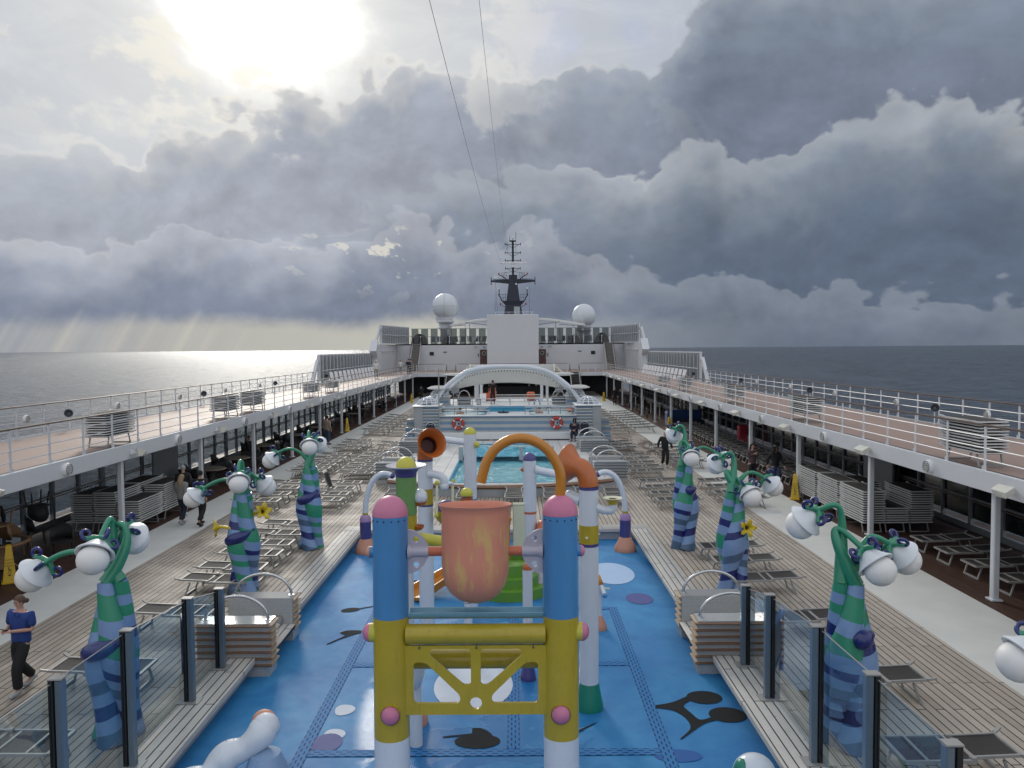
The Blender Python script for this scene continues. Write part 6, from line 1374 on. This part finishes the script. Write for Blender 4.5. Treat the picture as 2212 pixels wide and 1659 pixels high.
# the wicker set at the near left: ring-topped table with chairs turned over on it
t_ = thing('wicker_table', 'round wicker ring table with glass top and overturned chairs, near left edge', 'table', (-13.2, 20.2, 0))
a = MB(); a.tube([(.72*cos(2*pi*i/36), .72*sin(2*pi*i/36), .74) for i in range(37)], .05, 10, False); a.build('rim', 'wicker', t_); a = MB(); a.lathe([(0, .75), (.70, .75)], n=36); a.build('glass_top', 'glass_window', t_)
a = MB()
for k in range(4): th = k*pi/2+.5; a.tube(spline([(.62*cos(th), .62*sin(th), .72), (.25*cos(th), .25*sin(th), .5), (.28*cos(th), .28*sin(th), .25), (.5*cos(th), .5*sin(th), 0)], 5), .03, 8)
a.lathe([(.34, .08), (.2, .55), (.22, .6)], n=18); a.build('pedestal', 'wicker', t_)
c_ = chair((-13.0, 20.0, 1.30), R(30), 'overturned brown wicker chair on the near left ring table', 'wicker', 'brown wicker chairs'); c_.rotation_euler = (pi, 0, R(160)); c_.location = (-13.05, 20.05, 1.72-.0)
c_.location.z = .77+.90
c2 = chair((-13.7, 21.9, 0), R(100), 'brown wicker chair behind the near left ring table', 'wicker', 'brown wicker chairs')
for i, (x, y, rz) in enumerate(((-12.3, 21.6, .4), (-13.9, 23.0, 2.2))):
    dup(protoC, (x, y, 0), rz, ('dark armchair between the ring table and the lounger stacks', 'dark armchair against the windows beside the lounger stacks')[i], gC)
dup(protoC, (-13.8, 22.9, 1.62), 1.0, 'dark armchair stacked upside down near the left windows', gC).rotation_euler = (pi, 0, 1.0)
# right side: blue sofa, small tables, red cabinet
t_ = thing('sofa', 'dark blue sofa with high back under the right walkway', 'sofa', (13.1, 56.2, 0)); a = MB(); a.box((0, 0, .25), (2.6, 1.0, .5), ch=.06); a.build('seat', 'cloth_navy', t_); a = MB(); a.box((0, .5, .6), (2.6, .25, 1.2), ch=.05); a.box((-1.3, 0, .55), (.25, 1.0, 1.1), ch=.05); a.build('back', 'blue_board', t_)
t_ = thing('fire_cabinet', 'red cabinet at the right windows beyond the long lounger row', 'cabinet', (14.3, 46.2, 0)); a = MB(); a.box((0, 0, .55), (.5, .5, 1.1), ch=.03); a.build('body', 'play_red', t_); a = MB(); a.box((-.02, -.26, .55), (.4, .02, .9)); a.build('door', 'play_red', t_)
for i, (x, y) in enumerate(((12.4, 62.5), (12.4, 66.5), (12.4, 70.5), (12.4, 75), (12.6, 80))):
    t_ = thing('bar_table', 'small tall dark table under the far right walkway, %s from the sofa' % ordn(i+1), 'table', (x, y, 0), 0, 'tall tables under the far right walkway'); a = MB(); a.lathe([(0, 1.02), (.3, 1.02), (.3, 1.06), (0, 1.06)], n=20); a.build('top', 'table_top', t_); a = MB(); a.rod((0, 0, 0), (0, 0, 1.02), .05); a.lathe([(0, .02), (.25, .02), (.25, 0)], n=18); a.build('stem', 'steel', t_)
    for s_ in (-1, 1): dup(protoC, (x+s_*.75, y+.2, 0), s_*-pi/2, 'dark armchair at the %s tall table, %s side' % (ordn(i+1), 'window' if s_ > 0 else 'deck'), 'dark armchairs under the right walkway')
# director chair of the seated man
t_ = thing('folding_chair', 'white folding director chair under the seated hooded man', 'chair', (4.05, 44.3, PZ)); a = MB()
for s_ in (-1, 1):
    for y in (-.2, .2): a.bar((s_*.24, y, 0), (s_*.24, y, .62), .03, .03)
    a.bar((s_*.24, -.2, .62), (s_*.24, .22, .62), .04, .03)
for y in (-.2, .2): a.bar((-.24, y, .02), (.24, y, .42), .025, .02); a.bar((.24, y+.025, .02), (-.24, y+.025, .42), .025, .02)
a.build('frame', 'white_plastic', t_); a = MB(); a.box((0, 0, .43), (.48, .42, .02)); a.box((0, .21, .72), (.48, .02, .2)); a.build('canvas_seat', 'cloth_navy', t_)
# ================================================================== PEOPLE
def skin_mesh(chains, mat, name, parent, sub=1, root=0):
    """chains: lists of (x, y, z, r); points that share a position are joined into one connected skeleton, then grown into one surface"""
    idx = {}; V = []; Rr = []; Ed = []
    def vid(p):
        k = (round(p[0], 4), round(p[1], 4), round(p[2], 4))
        if k not in idx: idx[k] = len(V); V.append(p[:3]); Rr.append(p[3])
        return idx[k]
    for ch in chains:
        prev = None
        for p in ch:
            i = vid(p)
            if prev is not None and prev != i: Ed.append((prev, i))
            prev = i
    me = bpy.data.meshes.new('tmp'); me.from_pydata(V, Ed, []); o = bpy.data.objects.new('tmp', me); COL.objects.link(o)
    o.modifiers.new('Skin', 'SKIN'); sv = me.skin_vertices[0].data
    for i, r in enumerate(Rr):
        sv[i].radius = (r if isinstance(r, tuple) else (r, r)); sv[i].use_root = (i == root)
    if sub: s_ = o.modifiers.new('Sub', 'SUBSURF'); s_.levels = sub; s_.render_levels = sub
    ev = o.evaluated_get(bpy.context.evaluated_depsgraph_get()); m2 = bpy.data.meshes.new_from_object(ev)
    bpy.data.objects.remove(o); bpy.data.meshes.remove(me)
    m2.polygons.foreach_set('use_smooth', [True]*len(m2.polygons)); m2.materials.clear(); m2.materials.append(MATS[mat])
    ob = bpy.data.objects.new(name, m2); COL.objects.link(ob); ob.parent = parent; return ob
def lerp(a, b, t): return tuple(a[i]+(b[i]-a[i])*t for i in range(3))
def person(label, loc, rz, h=1.72, pose='stand', top='cloth_black', legs='cloth_black', shoes='cloth_black', skin='skin_light', hair='hair_dark', hairst='short', arms=None, sleeve='long', build=1., skirt=False, hood=None, step=.22, fine=False, head_turn=0., hem=.90, baggy=1.):
    t_ = thing('person', label, 'person', loc, rz, 'people on the deck'); t_.scale = (h/1.75,)*3
    # joints: facing -Y
    sit = pose == 'sit'; walk = pose == 'walk'; b = build
    ph = .48 if sit else .94
    J = {'pelvis': (0, 0, ph), 'waist': (0, .01 if sit else 0, ph+.17), 'chest': (0, .0, ph+.36), 'neck': (0, .012, ph+.53), 'nk2': (0, -.002, ph+.585)}
    for s_, n_ in ((-1, 'l'), (1, 'r')):
        J['hip'+n_] = (s_*.085*b, 0, ph-.02)
        if sit: J['knee'+n_] = (s_*.12, -.42, .50); J['ank'+n_] = (s_*.12, -.40, .09); J['toe'+n_] = (s_*.13, -.55, .035)
        elif walk:
            d = step*s_; J['knee'+n_] = (s_*.09, -.10-d*.45, .50); J['ank'+n_] = (s_*.085, .06-d, .10+(.06 if d < 0 else 0)); J['toe'+n_] = (s_*.10, -.10-d, .04)
        else: J['knee'+n_] = (s_*.10, -.02, .50); J['ank'+n_] = (s_*.10, .03, .09); J['toe'+n_] = (s_*.125, -.14, .035)
        J['sh'+n_] = (s_*.185*b, .012, ph+.485)
        if arms and n_ in arms: J['el'+n_], J['wr'+n_] = arms[n_]
        elif walk: J['el'+n_] = (s_*.245*b, .06+.12*s_*-1, ph+.20); J['wr'+n_] = (s_*.25*b, -.05+.22*s_*-1, ph-.03)
        else: J['el'+n_] = (s_*.245*b, .05, ph+.20); J['wr'+n_] = (s_*.245*b, -.03, ph-.05)
    if pose == 'cross': J['kneer'] = (-.02, -.42, .56); J['ankr'] = (-.24, -.40, .44); J['toer'] = (-.36, -.48, .42)
    P = lambda n_, r: (*J[n_], r)
    torso = [P('pelvis', (.135*b, .10)), P('waist', (.125*b, .092)), P('chest', (.15*b, .10)), P('neck', (.07, .06)), P('nk2', (.05, .052))]
    hd = (0, -.02, ph+.66); ct, st_ = cos(head_turn), sin(head_turn)
    headc = [P('nk2', .05), (0, -.012, ph+.63, (.058, .066)), (0, -.016, ph+.70, (.072, .084)), (0, -.01, ph+.765, (.066, .078)), (0, -.004, ph+.80, (.035, .045))]
    chains = [torso, headc]
    for n_ in 'lr':
        s_ = -1 if n_ == 'l' else 1
        chains.append([P('chest', (.15*b, .10)), P('sh'+n_, .052), (*lerp(J['sh'+n_], J['el'+n_], .5), .045), P('el'+n_, .038), (*lerp(J['el'+n_], J['wr'+n_], .35), .037), P('wr'+n_, .026)])
        chains.append([P('pelvis', (.135*b, .10)), P('hip'+n_, .088), (*lerp(J['hip'+n_], J['knee'+n_], .5), .078), P('knee'+n_, .055), (*lerp(J['knee'+n_], J['ank'+n_], .35), .055), P('ank'+n_, .036), P('toe'+n_, .032)])
        # hand: palm, four bent fingers, thumb
        e, w = Vector(J['el'+n_]), Vector(J['wr'+n_]); d = (w-e).normalized(); side = d.cross(Vector((0, 0, 1))) if abs(d.z) < .8 else Vector((0, 1, 0)); side.normalize(); nrm = side.cross(d).normalized()
        palm = w+d*.055; chains.append([P('wr'+n_, .026), (*(w+d*.03), .03), (*palm, (.034, .02))])
        for f, (o_, L) in enumerate(((-.028, .062), (-.010, .072), (.010, .068), (.028, .054))):
            k0 = palm+d*.022+side*o_; k1 = k0+d*L*.5-nrm*.010; k2 = k1+d*L*.42-nrm*.026
            chains.append([(*palm, (.034, .02)), (*k0, .0105), (*k1, .0095), (*k2, .008)])
        th0 = w+d*.03-side*.03*s_; th1 = th0+d*.03-side*.022*s_-nrm*.012; chains.append([(*(w+d*.03), .03), (*th0, .013), (*th1, .010)])
    skin_mesh(chains, skin, 'body', t_, 1)
    # face
    Hm = Matrix.Translation((0, -.015, ph+.69)) @ Matrix.Rotation(head_turn, 4, 'Z')
    F = MB(); F.add([(-.013, -.078, -.018), (.013, -.078, -.018), (0, -.105, -.022), (0, -.08, .022)], [(0, 2, 3), (2, 1, 3), (0, 1, 2)], Hm); F.build('nose', skin, t_)
    for s_ in (-1, 1):
        E_ = MB(); E_.ball(Hm @ Vector((s_*.03, -.074, .012)), .011, 8, (1.2, .6, .7)); E_.build('eye', 'ink', t_); E_ = MB(); E_.ball(Hm @ Vector((s_*.075, .0, .0)), .022, 8, (.4, .8, 1.2)); E_.build('ear', skin, t_)
    E_ = MB(); E_.box(Hm @ Vector((0, -.078, -.045)), (.042, .012, .009)); E_.build('mouth', 'play_coral', t_)
    # clothes: fitted shells over the same skeleton
    g = 1.14
    lo = .11 if not sit else -.02
    T = [(*J['pelvis'][:2], J['pelvis'][2]-lo, (.178*b, .140)), (*J['pelvis'][:2], J['pelvis'][2]+.05, (.172*b, .136)), (*J['waist'], (.165*b, .132)), (*J['chest'], (.186*b, .138)), (*lerp(J['chest'], J['neck'], .74), (.115*b, .092)), (*lerp(J['chest'], J['neck'], .98), (.074, .068))]
    ch = [T]
    for n_ in 'lr':
        if sleeve == 'long': ch.append([T[3], (*J['sh'+n_], .082), (*lerp(J['sh'+n_], J['el'+n_], .5), .070), (*J['el'+n_], .060), (*lerp(J['el'+n_], J['wr'+n_], .92), .046)])
        else: ch.append([T[3], (*J['sh'+n_], .086), (*lerp(J['sh'+n_], J['el'+n_], .45), .080), (*lerp(J['sh'+n_], J['el'+n_], .85), .078)])
    skin_mesh(ch, top, 'jacket' if sleeve == 'long' else 'shirt', t_, 1)
    L_ = [[(*J['pelvis'][:2], J['pelvis'][2]+.06, (.160*b, .124)), (*J['pelvis'], (.168*b, .130))]]
    for n_ in 'lr': L_.append([(*J['pelvis'], (.168*b, .130)), (*J['hip'+n_], .114*baggy), (*lerp(J['hip'+n_], J['knee'+n_], .5), .102*baggy), (*J['knee'+n_], .084*baggy), (*lerp(J['knee'+n_], J['ank'+n_], .5), .080*baggy), (*lerp(J['knee'+n_], J['ank'+n_], hem), .076*baggy)])
    if skirt: 
        k = MB(); k.lathe([(.12, ph+.12), (.16, ph-.05), (.19, .5), (.22, .12)], n=20); k.build('long_skirt', legs, t_)
    else: skin_mesh(L_, legs, 'trousers', t_, 1)
    for n_ in 'lr':
        a_, to = Vector(J['ank'+n_]), Vector(J['toe'+n_]); k = MB(); dd = (to-a_); dd.z = 0; dd = dd.normalized() if dd.length > .01 else Vector((0, -1, 0))
        k.tube([a_+dd*-.06+Vector((0, 0, -.03)), a_+Vector((0, 0, -.03)), a_+dd*.10+Vector((0, 0, to.z-a_.z+.01)), a_+dd*.20+Vector((0, 0, to.z-a_.z))], [.036, .048, .044, .03], 10); k.build('shoe', shoes, t_)
    # hair
    if hairst != 'bald':
        k = MB(); vs = []; n = 18; m_ = 9
        for i in range(m_):
            a_ = pi/2*(1-i/(m_-1)*1.35)
            for q_ in range(n):
                th = 2*pi*q_/n; fr = max(0, -sin(th)); low = a_ if a_ > .5 else .5+(a_-.5)*(1-fr*1.0)
                wv = 1+.05*sin(7*th+i*1.7)
                vs.append(Hm @ Vector((.086*cos(low)*cos(th)*wv, .005+.100*cos(low)*sin(th)*wv, .028+.106*sin(low))))
        k.add(vs, [(i*n+q_, i*n+(q_+1) % n, (i+1)*n+(q_+1) % n, (i+1)*n+q_) for i in range(m_-1) for q_ in range(n)])
        if hairst == 'bun': k.ball(Hm @ Vector((.0, .125, .0)), .045, 12)
        if hairst == 'long': k.tube([Hm @ Vector((0, .06, .04)), Hm @ Vector((0, .085, -.08)), Hm @ Vector((0, .09, -.22)), Hm @ Vector((0, .085, -.32))], [.08, .095, .085, .04], 12)
        if hairst == 'curly':
            rr_ = random.Random(3)
            for _ in range(46): th = rr_.uniform(-.35*pi, 1.35*pi); z_ = rr_.uniform(-.14, .09); k.ball(Hm @ Vector((.105*cos(th), .02+.10*sin(th), z_)), rr_.uniform(.03, .05), 7)
        k.build('hair', hair, t_)
    if hood:
        k = MB(); vs = []; n = 20; m_ = 8
        for i in range(m_):
            a_ = pi*i/(m_-1)
            for q_ in range(n):
                th = pi*1.72*(q_/(n-1))-pi*.36; vs.append(Hm @ Vector((.115*cos(th)*max(.25, sin(a_*.62+.75)), .012+.125*sin(th)*max(.25, sin(a_*.62+.75)), .145-.31*i/(m_-1))))
        k.add(vs, [(i*n+q_, i*n+q_+1, (i+1)*n+q_+1, (i+1)*n+q_) for i in range(m_-1) for q_ in range(n-1)]); k.ball(Hm @ Vector((0, .02, .075)), .112, 16, (1, 1.05, .75), .2, 1); o = k.build('hood', hood, t_); so_ = o.modifiers.new('thickness', 'SOLIDIFY'); so_.thickness = .015
    return t_
w = person('woman in a blue polo shirt and black trousers walking, looking at her phone', (-7.84, 12.9, 0), R(-14), 1.66, 'walk', 'cloth_blue', 'cloth_black', 'shoe_grey', 'skin_light', 'hair_brown', 'bun', {'l': ((-.255, .0, 1.15), (-.06, -.27, 1.20)), 'r': ((.255, .0, 1.15), (.07, -.26, 1.19))}, 'short', 1.16, step=.24, fine=True, head_turn=R(-14), hem=.97, baggy=1.18)
a = MB(); a.box((0, 0, 0), (.075, .012, .15), ch=.005); ph_ = a.build('mobile_phone', 'ink'); ph_.location = (-7.91, 12.60, 1.165); ph_.rotation_euler = (R(60), 0, R(-14)); tag(ph_, 'dark mobile phone held by the woman in the blue polo', 'phone')
a = MB(); a.tube(spline([(.02, -.06, 1.455), (.055, -.085, 1.43), (.03, -.11, 1.40)], 4), .012, 6); a.tube(spline([(-.02, -.06, 1.455), (-.055, -.085, 1.43), (-.03, -.11, 1.40)], 4), .012, 6); a.tube([(.085*cos(th), .01+.075*sin(th), 1.46) for th in [pi*k/10 for k in range(11)]], .014, 6); a.build('collar', 'cloth_blue', w)
person('bald man in a black jacket and black trousers walking on the right deck', (7.85, 37.0, 0), R(8), 1.76, 'walk', 'cloth_black', 'cloth_black', 'shoe_grey', 'skin_light', 'hair_grey', 'bald', None, 'long', 1.12, step=.10)
person('woman with long dark hair and folded hands in a grey cardigan, right walkway', (10.62, 32.3, 0), R(20), 1.74, 'stand', 'cloth_plum', 'cloth_black', 'cloth_black', 'skin_light', 'hair_dark', 'long', {'l': ((-.24, -.02, 1.17), (-.04, -.20, 1.33)), 'r': ((.24, -.02, 1.17), (.05, -.20, 1.30))}, 'long', 1.05)
person('woman with curly black hair in a black top and jeans under the right walkway', (11.32, 31.5, 0), R(12), 1.72, 'walk', 'cloth_black', 'cloth_denim', 'cloth_black', 'skin_light', 'hair_dark', 'curly', None, 'long', 1.06, step=.12)
person('man in black seen from behind walking on the left pale path', (-9.85, 25.3, 0), R(172), 1.84, 'walk', 'cloth_black', 'cloth_black', 'cloth_black', 'skin_tan', 'hair_dark', 'short', None, 'long', 1.22, step=.22)
person('woman with long blond hair in a pinkish top seen from behind, left path', (-10.55, 25.5, 0), R(168), 1.68, 'walk', 'cloth_grey', 'cloth_navy', 'shoe_grey', 'skin_light', 'hair_blond', 'long', None, 'long', 1.08, step=.2)
person('man in a dark top and pale jeans beside the left lounger stacks', (-11.1, 26.9, 0), R(195), 1.78, 'walk', 'cloth_black', 'cloth_grey', 'cloth_white', 'skin_light', 'hair_grey', 'short', None, 'long', 1.05, step=.18)
person('man in dark clothes standing at the windows at the left picture edge', (-13.95, 21.2, 0), R(-120), 1.78, 'stand', 'cloth_black', 'cloth_navy', 'shoe_grey', 'skin_tan', 'hair_dark', 'short')
person('man in a beige sweater and jeans seen from behind on the left deck edge', (-10.9, 46.9, 0), R(150), 1.78, 'stand', 'cloth_tan', 'cloth_denim', 'cloth_black', 'skin_light', 'hair_dark', 'short', None, 'long', 1.12)
person('man in a dark hooded coat seated with crossed legs before the striped wall', (4.05, 44.28, PZ), R(-12), 1.74, 'sit', 'cloth_navy', 'cloth_navy', 'cloth_black', 'skin_tan', 'hair_dark', 'short', {'l': ((-.25, -.06, .72), (-.04, -.24, .64)), 'r': ((.25, -.06, .72), (.05, -.25, .66))}, 'long', 1.3, hood='cloth_navy')
person('far white haired man in dark clothes on the right deck', (10.75, 78, 0), R(10), 1.80, 'stand', 'cloth_black', 'cloth_black', 'cloth_black', 'skin_light', 'hair_grey', 'short', None, 'long', 1.1)
person('far woman in black with a pale scarf on the right deck', (11.3, 77.9, 0), R(0), 1.66, 'stand', 'cloth_black', 'cloth_black', 'cloth_black', 'skin_light', 'hair_dark', 'long')
person('person in a white hooded jacket on the far left upper walkway', (-13.1, 76, UZ), R(5), 1.78, 'stand', 'cloth_white', 'cloth_grey', 'cloth_black', 'skin_tan', 'hair_dark', 'bald', None, 'long', 1.2, hood='cloth_white')
person('person in a grey coat leaning at the far left walkway railing', (-11.75, 91.0, UZ), R(160), 1.72, 'stand', 'cloth_grey', 'cloth_black', 'cloth_black', 'skin_light', 'hair_dark', 'short'); person('person in a navy coat beside the grey coated one at the far left railing', (-11.7, 88.9, UZ), R(170), 1.74, 'stand', 'cloth_navy', 'cloth_black', 'cloth_black', 'skin_light', 'hair_dark', 'short', None, 'long', 1.15)
person('person in a pale jacket at the foot of the far left stairs', (-13.0, 91.5, UZ), R(190), 1.6, 'stand', 'cloth_white', 'cloth_grey', 'cloth_black', 'skin_light', 'hair_blond', 'short')
person('man in a black coat standing at the rear railing on the terrace', (-.86, 51.3, 2.11), R(185), 1.6, 'stand', 'cloth_black', 'cloth_black', 'cloth_black', 'skin_tan', 'hair_dark', 'short', None, 'long', 1.1)
for x, y, lab, tp in ((-13.45, 40.4, 'dark silhouette of a man seated at the third left table', 'cloth_black'), (-13.2, 66.2, 'dark silhouette of a person seated at a far left table', 'cloth_black'), (-12.0, 71.3, 'second dark silhouette seated at a far left table', 'cloth_navy')):
    person(lab, (x, y, .02), R(60), 1.76, 'sit', tp, 'cloth_black', 'cloth_black', 'skin_tan', 'hair_dark', 'short', None, 'long', 1.1)
person('dark clothed person standing far off at the left bar', (-9.9, 86, 0), R(180), 1.75, 'stand', 'cloth_black', 'cloth_black', 'cloth_black', 'skin_tan', 'hair_dark', 'short'); person('dark clothed person walking far off beside the left stairs', (-8.4, 85.5, 0), R(20), 1.75, 'walk', 'cloth_black', 'cloth_black', 'cloth_black', 'skin_tan', 'hair_dark', 'short')
# bathers: heads and shoulders above the foam
for x, lab, hc, extra in ((-2.72, 'bather with head above the left whirlpool foam, white towel behind', 'hair_dark', True), (2.1, 'bather in a dark cap in the right whirlpool', 'cloth_navy', False)):
    person(lab, (x, 46.75, .98), R(0), 1.7, 'sit', 'skin_tan', 'cloth_navy', 'cloth_navy', 'skin_tan', hc, 'short', None, 'short')
a = MB(); a.ball((0, 0, 0), 1, 16, (.42, .16, .12)); o = a.build('towel', 'towel_white'); o.location = (-2.35, 48.0, 1.95); tag(o, 'white towel heap beside the bather at the left whirlpool', 'towel')
